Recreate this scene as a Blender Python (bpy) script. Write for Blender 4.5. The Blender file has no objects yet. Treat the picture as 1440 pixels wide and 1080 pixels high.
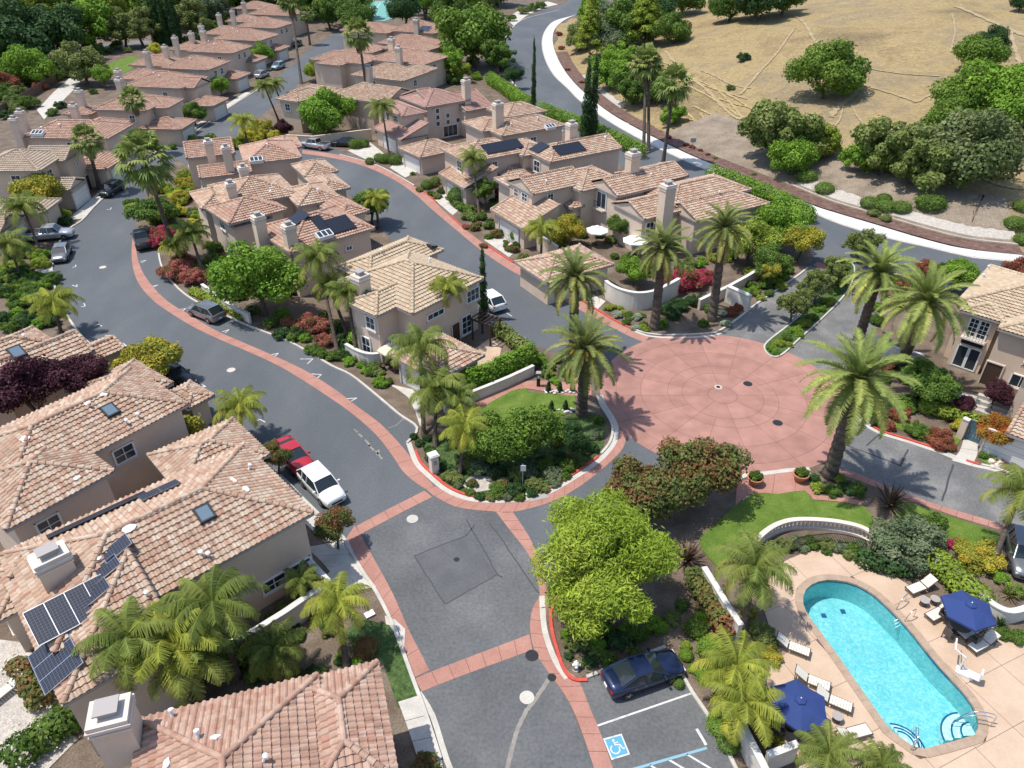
import bpy, math, random
import numpy as np
from mathutils import Vector, Matrix
R = math.radians
sc = bpy.context.scene
col = sc.collection
random.seed(7); np.random.seed(7)

# ---------------------------------------------------------------- camera, sky, sun, exposure
FPX, PITCH, HC = 1040.0, R(34.0), 38.0          # focal length in photo pixels, tilt below the horizon, height above ground
cam = bpy.data.cameras.new('camera'); cam.sensor_fit = 'HORIZONTAL'; cam.sensor_width = 36
cam.lens = FPX / 1440 * 36; cam.clip_start = 0.5; cam.clip_end = 4000
camo = bpy.data.objects.new('camera', cam); col.objects.link(camo)
camo.location = (0, 0, HC); camo.rotation_euler = (math.pi/2 - PITCH, 0, 0); sc.camera = camo
W = bpy.data.worlds.new('World'); sc.world = W; W.use_nodes = True
nt = W.node_tree; bg = nt.nodes['Background']; sky = nt.nodes.new('ShaderNodeTexSky')
sky.sky_type = 'NISHITA'; sky.sun_disc = False; sky.sun_elevation = R(68); sky.sun_rotation = R(268)
nt.links.new(sky.outputs[0], bg.inputs[0]); bg.inputs[1].default_value = 0.15
sl = bpy.data.lights.new('sun', 'SUN'); sl.energy = 3.5; sl.angle = R(0.55); sl.color = (1, .955, .88)
so = bpy.data.objects.new('sun', sl); col.objects.link(so); so.location = (-40, 30, 90)
so.rotation_euler = Vector((math.cos(R(68)), -.02, -math.sin(R(68)))).to_track_quat('-Z', 'Y').to_euler()
vs = sc.view_settings; vs.view_transform = 'Standard'; vs.look = 'None'; vs.gamma = 1; vs.use_curve_mapping = False
vs.exposure = 0.55

# ---------------------------------------------------------------- pixel -> place
def ray(px, py):
    x, y = px-720.0, 540.0-py
    return np.array([x, FPX*math.cos(PITCH)+y*math.sin(PITCH), -FPX*math.sin(PITCH)+y*math.cos(PITCH)])
def G(px, py, z=0.0):
    d = ray(px, py); t = (z-HC)/d[2]
    return np.array([d[0]*t, d[1]*t, z])
def smooth(pts, n=5, closed=False):
    P = [np.array(p, float) for p in pts]; out = []
    m = len(P)
    for i in range(m if closed else m-1):
        if closed: a, b, c, d = P[i-1], P[i], P[(i+1) % m], P[(i+2) % m]
        else: a, b, c, d = P[max(i-1, 0)], P[i], P[i+1], P[min(i+2, m-1)]
        for k in range(n):
            t = k/n
            out.append(.5*((2*b)+(-a+c)*t+(2*a-5*b+4*c-d)*t*t+(-a+3*b-3*c+d)*t**3))
    if not closed: out.append(P[-1])
    return out
def GL(pts, z=0.0, n=5, closed=False):
    w = [G(p[0], p[1], z) for p in pts]
    return smooth(w, n, closed) if n > 1 else w
def resample(P, n):
    P = np.array(P); d = np.r_[0, np.cumsum(np.linalg.norm(np.diff(P, axis=0), axis=1))]
    s = np.linspace(0, d[-1], n)
    return np.stack([np.interp(s, d, P[:, k]) for k in range(P.shape[1])], 1)
def offset(P, w):
    P = np.array(P)[:, :2]; T = np.gradient(P, axis=0); T /= np.linalg.norm(T, axis=1)[:, None]+1e-9
    return P + np.stack([-T[:, 1], T[:, 0]], 1)*w

# ---------------------------------------------------------------- materials
MATS = {}
def newmat(name):
    m = bpy.data.materials.new(name); m.use_nodes = True
    n = m.node_tree.nodes; p = n['Principled BSDF']; MATS[name] = m
    return m, n, m.node_tree.links, p
def setspec(p, v):
    p.inputs['Specular IOR Level'].default_value = v
def rgba(c): return (c[0], c[1], c[2], 1)
def ramp(n, stops, interp='LINEAR'):
    r = n.new('ShaderNodeValToRGB'); cr = r.color_ramp; cr.interpolation = interp
    while len(cr.elements) > 1: cr.elements.remove(cr.elements[-1])
    cr.elements[0].position = stops[0][0]; cr.elements[0].color = rgba(stops[0][1])
    for s, c in stops[1:]:
        e = cr.elements.new(s); e.color = rgba(c)
    return r
def plain(name, c, rough=.6, metal=0, spec=.4, coat=0):
    m, n, l, p = newmat(name)
    p.inputs['Base Color'].default_value = rgba(c); p.inputs['Roughness'].default_value = rough
    p.inputs['Metallic'].default_value = metal; setspec(p, spec); p.inputs['Coat Weight'].default_value = coat
    return m
def mottled(name, stops, scale, rough=.85, detail=6, bump=0.0, bscale=None, fine=0.0, fscale=40, spec=.25, stretch=None):
    """noise-coloured surface in object/world metres"""
    m, n, l, p = newmat(name)
    tc = n.new('ShaderNodeNewGeometry'); src = tc.outputs['Position']
    if stretch:
        mp = n.new('ShaderNodeMapping'); mp.inputs['Scale'].default_value = stretch[0]; mp.inputs['Rotation'].default_value = (0, 0, stretch[1])
        l.new(src, mp.inputs['Vector']); src = mp.outputs[0]
    t = n.new('ShaderNodeTexNoise'); t.inputs['Scale'].default_value = scale; t.inputs['Detail'].default_value = detail; t.inputs['Roughness'].default_value = .6
    l.new(src, t.inputs['Vector']); r = ramp(n, stops); l.new(t.outputs['Fac'], r.inputs[0]); out = r.outputs[0]
    if fine:
        t2 = n.new('ShaderNodeTexNoise'); t2.inputs['Scale'].default_value = fscale; t2.inputs['Detail'].default_value = 3
        l.new(tc.outputs['Position'], t2.inputs['Vector'])
        mr = n.new('ShaderNodeMapRange'); mr.inputs[1].default_value = .3; mr.inputs[2].default_value = .7
        mr.inputs[3].default_value = 1-fine; mr.inputs[4].default_value = 1+fine
        l.new(t2.outputs['Fac'], mr.inputs[0])
        mx = n.new('ShaderNodeVectorMath'); mx.operation = 'SCALE'
        l.new(out, mx.inputs[0]); l.new(mr.outputs[0], mx.inputs['Scale']); out = mx.outputs[0]
    l.new(out, p.inputs['Base Color']); p.inputs['Roughness'].default_value = rough; setspec(p, spec)
    if bump:
        t3 = n.new('ShaderNodeTexNoise'); t3.inputs['Scale'].default_value = bscale or scale*6; t3.inputs['Detail'].default_value = 5
        l.new(tc.outputs['Position'], t3.inputs['Vector'])
        b = n.new('ShaderNodeBump'); b.inputs['Strength'].default_value = bump; b.inputs['Distance'].default_value = .05
        l.new(t3.outputs['Fac'], b.inputs['Height']); l.new(b.outputs[0], p.inputs['Normal'])
    return m
def attrmat(name, stops, obj_random=False, rough=.75, trans=0.0, noise=.12, nscale=3, spec=.25, interp='LINEAR'):
    """colour picked per piece: by the face attribute rnd, or by the object's own random number"""
    m, n, l, p = newmat(name)
    if obj_random:
        a = n.new('ShaderNodeObjectInfo'); fac = a.outputs['Random']
    else:
        a = n.new('ShaderNodeAttribute'); a.attribute_name = 'rnd'; fac = a.outputs['Fac']
    r = ramp(n, stops, interp); l.new(fac, r.inputs[0])
    g = n.new('ShaderNodeNewGeometry'); t = n.new('ShaderNodeTexNoise'); t.inputs['Scale'].default_value = nscale; t.inputs['Detail'].default_value = 4
    l.new(g.outputs['Position'], t.inputs['Vector'])
    mr = n.new('ShaderNodeMapRange'); mr.inputs[1].default_value = .3; mr.inputs[2].default_value = .7; mr.inputs[3].default_value = 1-noise; mr.inputs[4].default_value = 1+noise
    l.new(t.outputs['Fac'], mr.inputs[0]); mx = n.new('ShaderNodeVectorMath'); mx.operation = 'SCALE'
    l.new(r.outputs[0], mx.inputs[0]); l.new(mr.outputs[0], mx.inputs['Scale'])
    l.new(mx.outputs[0], p.inputs['Base Color']); p.inputs['Roughness'].default_value = rough; setspec(p, spec)
    if trans:
        tr = n.new('ShaderNodeBsdfTranslucent'); l.new(mx.outputs[0], tr.inputs[0])
        ms = n.new('ShaderNodeMixShader'); ms.inputs[0].default_value = trans
        l.new(p.outputs[0], ms.inputs[1]); l.new(tr.outputs[0], ms.inputs[2]); l.new(ms.outputs[0], n['Material Output'].inputs[0])
    return m

mottled('soil', [(.2, (.075, .055, .038)), (.45, (.125, .092, .066)), (.7, (.19, .15, .112))], .5, fine=.3, fscale=9, bump=.5, bscale=8)
mottled('mulch', [(.3, (.085, .05, .04)), (.55, (.15, .09, .07)), (.8, (.23, .16, .12))], 1.3, fine=.4, fscale=12, bump=.6, bscale=14)
mottled('gravel', [(.3, (.33, .29, .25)), (.6, (.45, .41, .36)), (.8, (.55, .5, .45))], 3, fine=.3, fscale=14, bump=.6, bscale=10)
mottled('asphalt', [(.25, (.078, .086, .095)), (.5, (.098, .106, .115)), (.75, (.125, .132, .139))], .16, detail=8, fine=.12, fscale=7, rough=.88, bump=.1, bscale=60, stretch=((1, .45, 1), .6))
mottled('asphalt_old', [(.25, (.082, .085, .088)), (.5, (.112, .115, .118)), (.78, (.16, .16, .16))], .22, detail=9, fine=.16, fscale=5, rough=.9, bump=.1, bscale=60)
mottled('asphalt_worn', [(.25, (.10, .10, .10)), (.5, (.15, .147, .142)), (.75, (.24, .23, .215))], .3, detail=9, fine=.18, fscale=6, rough=.9, bump=.1, bscale=60)
mottled('asphalt_patch', [(.3, (.083, .086, .089)), (.7, (.118, .121, .124))], .5, detail=8, fine=.1, fscale=8, rough=.9)
plain('crack_seal', (.05, .052, .056), .7)
mottled('crack_fill', [(.3, (.2, .18, .16)), (.7, (.27, .25, .22))], 3, fine=.2)
mottled('red_concrete', [(.25, (.30, .148, .115)), (.5, (.36, .182, .142)), (.75, (.41, .222, .178))], .55, detail=8, fine=.1, fscale=9, rough=.8)
attrmat('plaza_concrete', [(0, (.305, .160, .128)), (.5, (.325, .171, .136)), (1, (.345, .183, .146))], True, rough=.75, noise=.16, nscale=.7)
plain('joint', (.13, .07, .065), .9)
mottled('concrete', [(.3, (.40, .375, .33)), (.6, (.50, .47, .42)), (.8, (.56, .53, .48))], .9, detail=8, fine=.1, fscale=11)
mottled('concrete_white', [(.3, (.52, .50, .47)), (.7, (.62, .60, .57))], .7, detail=7, fine=.06, fscale=11)
mottled('red_paint', [(.3, (.42, .06, .045)), (.6, (.52, .085, .06)), (.8, (.5, .17, .13))], 2.5, detail=8, rough=.7)
mottled('white_paint', [(.3, (.36, .36, .36)), (.5, (.56, .56, .55)), (.8, (.62, .62, .61))], 4, detail=8)
mottled('grass', [(.25, (.065, .115, .014)), (.5, (.10, .165, .022)), (.75, (.165, .205, .045))], .8, detail=8, fine=.35, fscale=14, bump=.8, bscale=30)
mottled('ivy_ground', [(.3, (.025, .045, .014)), (.5, (.055, .095, .025)), (.75, (.10, .16, .045))], 4, detail=8, fine=.4, fscale=14, bump=.8, bscale=20)
mottled('deck', [(.25, (.42, .295, .205)), (.5, (.48, .35, .25)), (.75, (.53, .40, .295))], .5, detail=8, fine=.06, fscale=14)
mottled('coping', [(.3, (.30, .215, .155)), (.7, (.40, .30, .22))], 1.5, detail=8, fine=.1, fscale=20)
mottled('stucco', [(.25, (.55, .425, .325)), (.5, (.61, .48, .375)), (.75, (.66, .525, .415))], .5, detail=6, fine=.04, fscale=18, rough=.9, bump=.15, bscale=40)
mottled('stucco_tan', [(.25, (.50, .39, .29)), (.5, (.57, .45, .34)), (.75, (.62, .50, .38))], .5, detail=6, fine=.04, fscale=18, rough=.9, bump=.15, bscale=40)
mottled('trim', [(.3, (.55, .47, .40)), (.7, (.64, .56, .49))], 1.2, fine=.04)
mottled('garden_wall', [(.3, (.55, .50, .43)), (.7, (.68, .63, .56))], .9, detail=8, fine=.05, fscale=15)
plain('gutter', (.33, .30, .28), .5)
plain('roof_deck', (.11, .065, .05), .95, spec=.1)
plain('white_frame', (.72, .72, .70), .5)
plain('dark_metal', (.03, .03, .032), .45, .3)
plain('garage_paint', (.68, .66, .62), .5)
plain('steel', (.62, .63, .64), .25, 1)
plain('chrome', (.75, .75, .76), .15, 1)
plain('terracotta', (.42, .17, .09), .75)
plain('rubber', (.02, .02, .021), .8)
plain('dark_wood', (.06, .035, .025), .6)
plain('lead_white', (.78, .77, .75), .6)
m, n, l, p = newmat('glass'); p.inputs['Base Color'].default_value = (.025, .035, .045, 1); p.inputs['Roughness'].default_value = .06; setspec(p, .8)
m, n, l, p = newmat('skylight_glass'); p.inputs['Base Color'].default_value = (.12, .17, .21, 1); p.inputs['Roughness'].default_value = .08; setspec(p, .9)
TERRA = [(0, (.36, .215, .155)), (.10, (.45, .285, .205)), (.28, (.50, .335, .24)), (.46, (.53, .375, .28)), (.60, (.46, .265, .19)), (.72, (.56, .415, .315)), (.88, (.42, .215, .145)), (.95, (.60, .47, .37))]
def tint(st, k): return [(s, tuple(min(.8, c[i]*k[i]) for i in range(3))) for s, c in st]
def lighten(st, c2, f): return [(s, tuple(c[i]*(1-f)+c2[i]*f for i in range(3))) for s, c in st]
PAL = {'terra': TERRA,
       'rose': lighten(tint(TERRA, (1, .88, .88)), (.47, .27, .22), .25),
       'red': lighten(tint(TERRA, (.96, .84, .84)), (.40, .235, .19), .22),
       'sand': lighten(tint(TERRA, (1.02, 1.1, 1.05)), (.56, .43, .29), .6),
       'mauve': lighten(tint(TERRA, (.95, .82, .88)), (.45, .25, .225), .7),
       'beige': lighten(tint(TERRA, (.92, 1.02, 1.05)), (.46, .36, .28), .65)}
for k, v in PAL.items():
    v = lighten(tint(v, (.82, .87, .87)), (.40, .275, .195), .22)
    attrmat('tile_'+k, v, False, rough=.8, noise=.15, nscale=2.2, interp='CONSTANT')
    attrmat('tileobj_'+k, v, True, rough=.8, noise=.15, nscale=2.2, interp='CONSTANT')
m, n, l, p = newmat('solar_cells')
tc = n.new('ShaderNodeTexCoord'); br = n.new('ShaderNodeTexBrick'); br.offset = 0; br.inputs['Scale'].default_value = 1
br.inputs['Color1'].default_value = (.012, .017, .035, 1); br.inputs['Color2'].default_value = (.016, .022, .045, 1); br.inputs['Mortar'].default_value = (.075, .08, .09, 1)
br.inputs['Mortar Size'].default_value = .012; br.inputs['Brick Width'].default_value = .165; br.inputs['Row Height'].default_value = .165
l.new(tc.outputs['Object'], br.inputs[0]); l.new(br.outputs[0], p.inputs['Base Color']); p.inputs['Roughness'].default_value = .5; setspec(p, .2)
plain('solar_black', (.012, .014, .022), .35)

# ---------------------------------------------------------------- mesh helpers
def mesh_np(name, V, polys, rnd=None):
    """V Nx3; polys: list of int arrays (M,k) and/or a list of index lists"""
    me = bpy.data.meshes.new(name); V = np.asarray(V, np.float32)
    starts, loops, s = [], [], 0
    for pg in polys:
        a = np.asarray(pg)
        if a.size == 0: continue
        M, k = a.shape; starts.append(s+np.arange(M)*k); loops.append(a.reshape(-1)); s += M*k
    L = np.concatenate(loops).astype(np.int32); S = np.concatenate(starts).astype(np.int32)
    me.vertices.add(len(V)); me.vertices.foreach_set('co', V.reshape(-1))
    me.loops.add(len(L)); me.loops.foreach_set('vertex_index', L)
    me.polygons.add(len(S)); me.polygons.foreach_set('loop_start', S)
    me.update(calc_edges=True)
    if rnd is not None:
        at = me.attributes.new('rnd', 'FLOAT', 'FACE'); at.data.foreach_set('value', np.asarray(rnd, np.float32))
    return me
def link(name, me, mat, parent=None, loc=None):
    if mat is not None and len(me.materials) == 0: me.materials.append(MATS[mat] if isinstance(mat, str) else mat)
    o = bpy.data.objects.new(name, me); col.objects.link(o)
    if parent is not None: o.parent = parent
    if loc is not None: o.location = loc
    return o
def tag(o, label=None, cat=None, group=None, kind=None):
    if label: o['label'] = label
    if cat: o['category'] = cat
    if group: o['group'] = group
    if kind: o['kind'] = kind
    return o
def empty(name, loc=(0, 0, 0), rz=0, sc_=1):
    o = bpy.data.objects.new(name, None); col.objects.link(o); o.empty_display_size = .3
    o.location = loc; o.rotation_euler = (0, 0, rz); o.scale = (sc_,)*3 if not hasattr(sc_, '__len__') else sc_
    return o
class MB:
    def __init__(s): s.v = []; s.f = []
    def poly(s, pts):
        i = len(s.v); s.v += [tuple(map(float, p)) for p in pts]; s.f.append(list(range(i, i+len(pts)))); return s
    def prism(s, pts, z0, z1, bottom=False):
        P = [(p[0], p[1]) for p in pts]
        A = sum(P[i-1][0]*P[i][1]-P[i][0]*P[i-1][1] for i in range(len(P)))
        if A < 0: P = P[::-1]
        n = len(P); i = len(s.v)
        s.v += [(x, y, z0) for x, y in P]+[(x, y, z1) for x, y in P]
        s.f.append([i+n+k for k in range(n)])
        if bottom: s.f.append([i+k for k in range(n)][::-1])
        for k in range(n):
            j = (k+1) % n; s.f.append([i+k, i+j, i+n+j, i+n+k])
        return s
    def box(s, c, d, M=None):
        i = len(s.v)
        for z in (-.5, .5):
            for x, y in ((-.5, -.5), (.5, -.5), (.5, .5), (-.5, .5)):
                p = Vector((x*d[0], y*d[1], z*d[2]))
                if M is not None: p = M @ p
                s.v.append((p[0]+c[0], p[1]+c[1], p[2]+c[2]))
        s.f += [[i+a for a in q] for q in ((3, 2, 1, 0), (4, 5, 6, 7), (0, 1, 5, 4), (1, 2, 6, 5), (2, 3, 7, 6), (3, 0, 4, 7))]
        return s
    def tube(s, pts, r, n=8, cap=True):
        pts = [Vector(p) for p in pts]; rs = r if hasattr(r, '__len__') else [r]*len(pts); base = len(s.v)
        up = Vector((0, 0, 1))
        for k, p in enumerate(pts):
            t = (pts[min(k+1, len(pts)-1)]-pts[max(k-1, 0)]).normalized()
            a = t.cross(up if abs(t.z) < .95 else Vector((1, 0, 0))).normalized(); b = t.cross(a)
            for q in range(n):
                an = 2*math.pi*q/n; w = p+a*(math.cos(an)*rs[k])+b*(math.sin(an)*rs[k]); s.v.append(tuple(w))
        for k in range(len(pts)-1):
            for q in range(n):
                q2 = (q+1) % n; s.f.append([base+k*n+q, base+k*n+q2, base+(k+1)*n+q2, base+(k+1)*n+q])
        if cap:
            s.f.append([base+q for q in range(n)][::-1]); s.f.append([base+(len(pts)-1)*n+q for q in range(n)])
        return s
    def lathe(s, prof, n=16, c=(0, 0, 0), cap=True):
        b = len(s.v)
        for r, z in prof:
            for q in range(n):
                a = 2*math.pi*q/n; s.v.append((c[0]+r*math.cos(a), c[1]+r*math.sin(a), c[2]+z))
        for k in range(len(prof)-1):
            for q in range(n):
                q2 = (q+1) % n; s.f.append([b+k*n+q, b+k*n+q2, b+(k+1)*n+q2, b+(k+1)*n+q])
        if cap:
            s.f.append([b+q for q in range(n)][::-1]); s.f.append([b+(len(prof)-1)*n+q for q in range(n)])
        return s
    def mesh(s, name, org=(0, 0, 0)):
        me = bpy.data.meshes.new(name)
        me.from_pydata([(v[0]-org[0], v[1]-org[1], v[2]-org[2]) for v in s.v], [], s.f); me.update(); return me
    def build(s, name, mat, parent=None, org=(0, 0, 0), smooth=False, loc=None):
        me = s.mesh(name, org)
        if smooth: me.shade_smooth()
        return link(name, me, mat, parent, loc)
def copy_tree(o, parent=None):
    c = o.copy(); col.objects.link(c); c.parent = parent
    for ch in o.children: copy_tree(ch, c)
    return c
def P2(w): return [(p[0], p[1]) for p in w]
def sheet(name, pts, z, mat, kind='structure', thick=0.0, label=None, cat=None):
    b = MB()
    if thick: b.prism(pts, z-thick, z)
    else:
        A = sum(pts[i-1][0]*pts[i][1]-pts[i][0]*pts[i-1][1] for i in range(len(pts)))
        if A < 0: pts = pts[::-1]
        b.poly([(p[0], p[1], z) for p in pts])
    o = b.build(name, mat); tag(o, label, cat, None, kind); return o
def strip_mesh(name, L, Rr, z, mat, parent=None, kind=None):
    """flat ribbon between two equally long polylines"""
    n = len(L); V = [(p[0], p[1], z if not hasattr(z, '__len__') else z[i]) for i, p in enumerate(L)]+[(p[0], p[1], z if not hasattr(z, '__len__') else z[i]) for i, p in enumerate(Rr)]
    F = [[i, i+1, n+i+1, n+i] for i in range(n-1)]
    me = mesh_np(name, V, [np.array(F)]); me.update()
    if me.polygons[0].normal.z < 0: me.flip_normals()
    o = link(name, me, mat, parent)
    if kind: o['kind'] = kind
    return o
def kerb(name, pts, w, h, mat, label=None, z0=0.0):
    a = np.array(pts)[:, :2]; b = offset(a, w); n = len(a); V = []
    for q in (a, b):
        for z in (z0, z0+h): V += [(x, y, z) for x, y in q]
    A0, A1, B0, B1 = 0, n, 2*n, 3*n; F = []
    for i in range(n-1):
        F += [[A0+i, A0+i+1, A1+i+1, A1+i], [A1+i, A1+i+1, B1+i+1, B1+i], [B0+i, B1+i, B1+i+1, B0+i+1]]
    F += [[A0, A1, B1, B0], [A0+n-1, B0+n-1, B1+n-1, A1+n-1]]
    me = bpy.data.meshes.new(name); me.from_pydata(V, [], F); me.update()
    return tag(link(name, me, mat), label, None, None, 'structure')
def slab_row(parent, L, Rr, n, z0, z1, mat, gap=.03, name='slab'):
    L = resample(L, n*4+1); Rr = resample(Rr, n*4+1)
    for i in range(n):
        a, b = L[i*4:i*4+5, :2].copy(), Rr[i*4:i*4+5, :2].copy()
        for q in (a, b):
            d = q[-1]-q[0]; ln = np.linalg.norm(d)+1e-6; q[0] += (q[1]-q[0])/np.linalg.norm(q[1]-q[0])*gap/2; q[-1] -= (q[-1]-q[-2])/np.linalg.norm(q[-1]-q[-2])*gap/2
        MB().prism(list(a)+list(b[::-1]), z0, z1).build(name, mat, parent)
# ---------------------------------------------------------------- the setting: ground, hill, roads, paving
POOL = [(1129,849),(1131,833),(1143,821.7),(1159,816.7),(1179,817),(1201,821.7),(1223,833),(1240,846.7),(1276,883),(1318,935.6),(1354,974),(1371,999),(1376,1016),(1374,1033),(1334,1045),(1291,1056),(1251,1027),(1218,980),(1179,924),(1151,885.6),(1134,863)]
poolW = [tuple(G(*p)[:2]) for p in POOL]
poolS = P2(smooth([G(*p) for p in POOL[:13]], 4)) + poolW[13:]
def keyhole(outer, hole):
    """polygon with a hole, cut open along the shortest slit"""
    A = lambda p: sum(p[i-1][0]*p[i][1]-p[i][0]*p[i-1][1] for i in range(len(p)))
    outer = outer if A(outer) > 0 else outer[::-1]; hole = hole if A(hole) < 0 else hole[::-1]
    bi = min(((i, j) for i in range(len(outer)) for j in range(len(hole))), key=lambda t: math.dist(outer[t[0]], hole[t[1]]))
    i, j = bi; h = hole[j:]+hole[:j]
    return outer[:i+1]+h+[h[0]]+outer[i:]
sheet('ground', keyhole([(-1500, -300), (1500, -300), (1500, 2500), (-1500, 2500)], poolS), 0.0, 'soil')

# hill: rises from the far edge of the white sidewalk
TOE = [(1560,372),(1440,361),(1359,352),(1290,335),(1234,318),(1179,302),(1137,288),(1067,258),(1011,236),(970,219),(931,200),(898,183),(864,164),(836,144),(809,119),(792,97),(781,75),(777,55),(781,40),(795,28),(828,18),(870,8)]
toe = np.array(GL(TOE, 0, 3))[:, :2]
hillpoly = list(map(tuple, toe)) + [(toe[-1][0]+120, 700), (700, 700), (700, toe[0][1]-20)]
def inpoly(x, y, poly):
    ins = np.zeros(np.shape(x), bool); n = len(poly)
    for i in range(n):
        x1, y1 = poly[i-1]; x2, y2 = poly[i]
        if y1 == y2: continue
        c = ((y1 > y) != (y2 > y)) & (x < (x2-x1)*(y-y1)/(y2-y1)+x1); ins ^= c
    return ins
def dist_toe(x, y):
    d = np.full(np.shape(x), 1e9)
    for i in range(len(toe)-1):
        a, b = toe[i], toe[i+1]; ab = b-a; L2 = ab@ab
        t = np.clip(((x-a[0])*ab[0]+(y-a[1])*ab[1])/L2, 0, 1)
        d = np.minimum(d, np.hypot(x-a[0]-t*ab[0], y-a[1]-t*ab[1]))
    return np.where(inpoly(x, y, hillpoly), d, -d)
def hz(x, y):
    x = np.asarray(x, float); y = np.asarray(y, float)
    d = dist_toe(x, y); e = np.maximum(d-4, 0)
    z = 24*(1-np.exp(-e/95)) + .6*np.sin(x*.05+1)*np.sin(y*.06)*np.clip(e/20, 0, 1) + .25*np.sin(x*.21)*np.sin(y*.17+2)*np.clip(e/20, 0, 1)
    return np.where(d > 0, z+.02*np.clip(d, 0, 4), -.5)
def GH(px, py):
    """pixel -> point on the hill (marched along the ray)"""
    d = ray(px, py); d = d/np.linalg.norm(d)
    ts = np.arange(60, 520, .5); P = np.array([0, 0, HC])+ts[:, None]*d
    zz = hz(P[:, 0], P[:, 1]); hit = np.nonzero(P[:, 2] <= np.maximum(zz, 0))[0]
    q = P[hit[0]] if len(hit) else P[-1]
    return np.array([q[0], q[1], max(0.0, float(hz(q[0], q[1])))])
xs = np.concatenate([np.arange(0, 160, 2.0), np.arange(160, 620, 10)]); ys = np.concatenate([np.arange(50, 230, 2.0), np.arange(230, 690, 10)])
XX, YY = np.meshgrid(xs, ys); DD = dist_toe(XX, YY); ZZ = hz(XX, YY); ZZ = np.where(DD < 0, -.25, ZZ)
idx = np.arange(XX.size).reshape(XX.shape); keep = (DD[:-1, :-1] > -3) & (DD[1:, 1:] > -3)
Q = np.stack([idx[:-1, :-1], idx[:-1, 1:], idx[1:, 1:], idx[1:, :-1]], -1)[keep]
m, n, l, p = newmat('dry_grass')
g = n.new('ShaderNodeNewGeometry'); t1 = n.new('ShaderNodeTexNoise'); t1.inputs['Scale'].default_value = .05; t1.inputs['Detail'].default_value = 10; t1.inputs['Roughness'].default_value = .68
l.new(g.outputs['Position'], t1.inputs['Vector'])
r1 = ramp(n, [(.3, (.18, .135, .08)), (.42, (.265, .20, .105)), (.5, (.325, .245, .125)), (.58, (.25, .195, .12)), (.68, (.32, .245, .135)), (.78, (.38, .30, .18))]); l.new(t1.outputs['Fac'], r1.inputs[0])
t2 = n.new('ShaderNodeTexNoise'); t2.inputs['Scale'].default_value = 1.6; t2.inputs['Detail'].default_value = 8; t2.inputs['Roughness'].default_value = .75; l.new(g.outputs['Position'], t2.inputs['Vector'])
mr = n.new('ShaderNodeMapRange'); mr.inputs[1].default_value = .3; mr.inputs[2].default_value = .7; mr.inputs[3].default_value = .62; mr.inputs[4].default_value = 1.3; l.new(t2.outputs['Fac'], mr.inputs[0])
mx = n.new('ShaderNodeVectorMath'); mx.operation = 'SCALE'; l.new(r1.outputs[0], mx.inputs[0]); l.new(mr.outputs[0], mx.inputs['Scale']); l.new(mx.outputs[0], p.inputs['Base Color']); p.inputs['Roughness'].default_value = .95; setspec(p, .05)
b = n.new('ShaderNodeBump'); b.inputs['Strength'].default_value = .7; b.inputs['Distance'].default_value = .25; l.new(t2.outputs['Fac'], b.inputs['Height']); l.new(b.outputs[0], p.inputs['Normal'])
hill = link('hill', mesh_np('hill', np.stack([XX, YY, ZZ], -1).reshape(-1, 3), [Q]), 'dry_grass'); hill.data.shade_smooth(); hill['kind'] = 'structure'
def drape(name, pts, w, mat, lift=.05, wig=0.0):
    P = resample(smooth([GH(*q) for q in pts], 8), len(pts)*16)[:, :2]
    ww = np.array([w*(1+.25*math.sin(i*.6)+.15*math.sin(i*1.7)) for i in range(len(P))]); P = P + np.random.randn(*P.shape)*wig
    T = np.gradient(P, axis=0); T /= np.linalg.norm(T, axis=1)[:, None]; N = np.stack([-T[:, 1], T[:, 0]], 1)*ww[:, None]/2
    V = []
    for k in (-1, -.33, .33, 1): q = P+N*k; V.append(np.c_[q, np.maximum(hz(q[:, 0], q[:, 1]), 0)+lift])
    n = len(P); F = np.array([[k*n+i, k*n+i+1, (k+1)*n+i+1, (k+1)*n+i] for k in range(3) for i in range(n-1)])
    me = mesh_np(name, np.concatenate(V), [F])
    if me.polygons[0].normal.z < 0: me.flip_normals()
    return tag(link(name, me, mat), kind='structure')
mottled('bare_dirt', [(.3, (.27, .205, .115)), (.6, (.34, .265, .155)), (.8, (.40, .32, .20))], .9, fine=.2, fscale=3)
mottled('straw', [(.3, (.30, .22, .10)), (.7, (.37, .285, .14))], .8, fine=.3, fscale=3)
for pts, w in (([(1115,22),(1128,30),(1140,50),(1155,70)], .8), ([(1040,135),(1060,112),(1090,78),(1118,40)], .7), ([(1155,70),(1185,85),(1200,98),(1208,118)], 2.2),
               ([(1208,125),(1195,140),(1180,150),(1168,165)], 1.6), ([(1205,120),(1250,132),(1290,145)], .8), ([(1213,96),(1260,104),(1320,108)], .6), ([(1290,145),(1320,128),(1345,115)], .6),
               ([(1185,150),(1180,170),(1170,182)], .5), ([(1197,148),(1205,165),(1216,178)], .5), ([(1345,10),(1380,25),(1420,42),(1450,55)], 1.6), ([(1338,20),(1342,45),(1336,75)], .5), ([(1420,42),(1430,80),(1445,105)], 1.0),
               ([(1042,170),(1020,155),(985,120),(950,90),(935,72)], .9), ([(1055,126),(1030,120),(1005,108),(985,100)], .6)):
    drape('dirt_path', pts, w*.7, 'bare_dirt', .13, .05)
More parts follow.
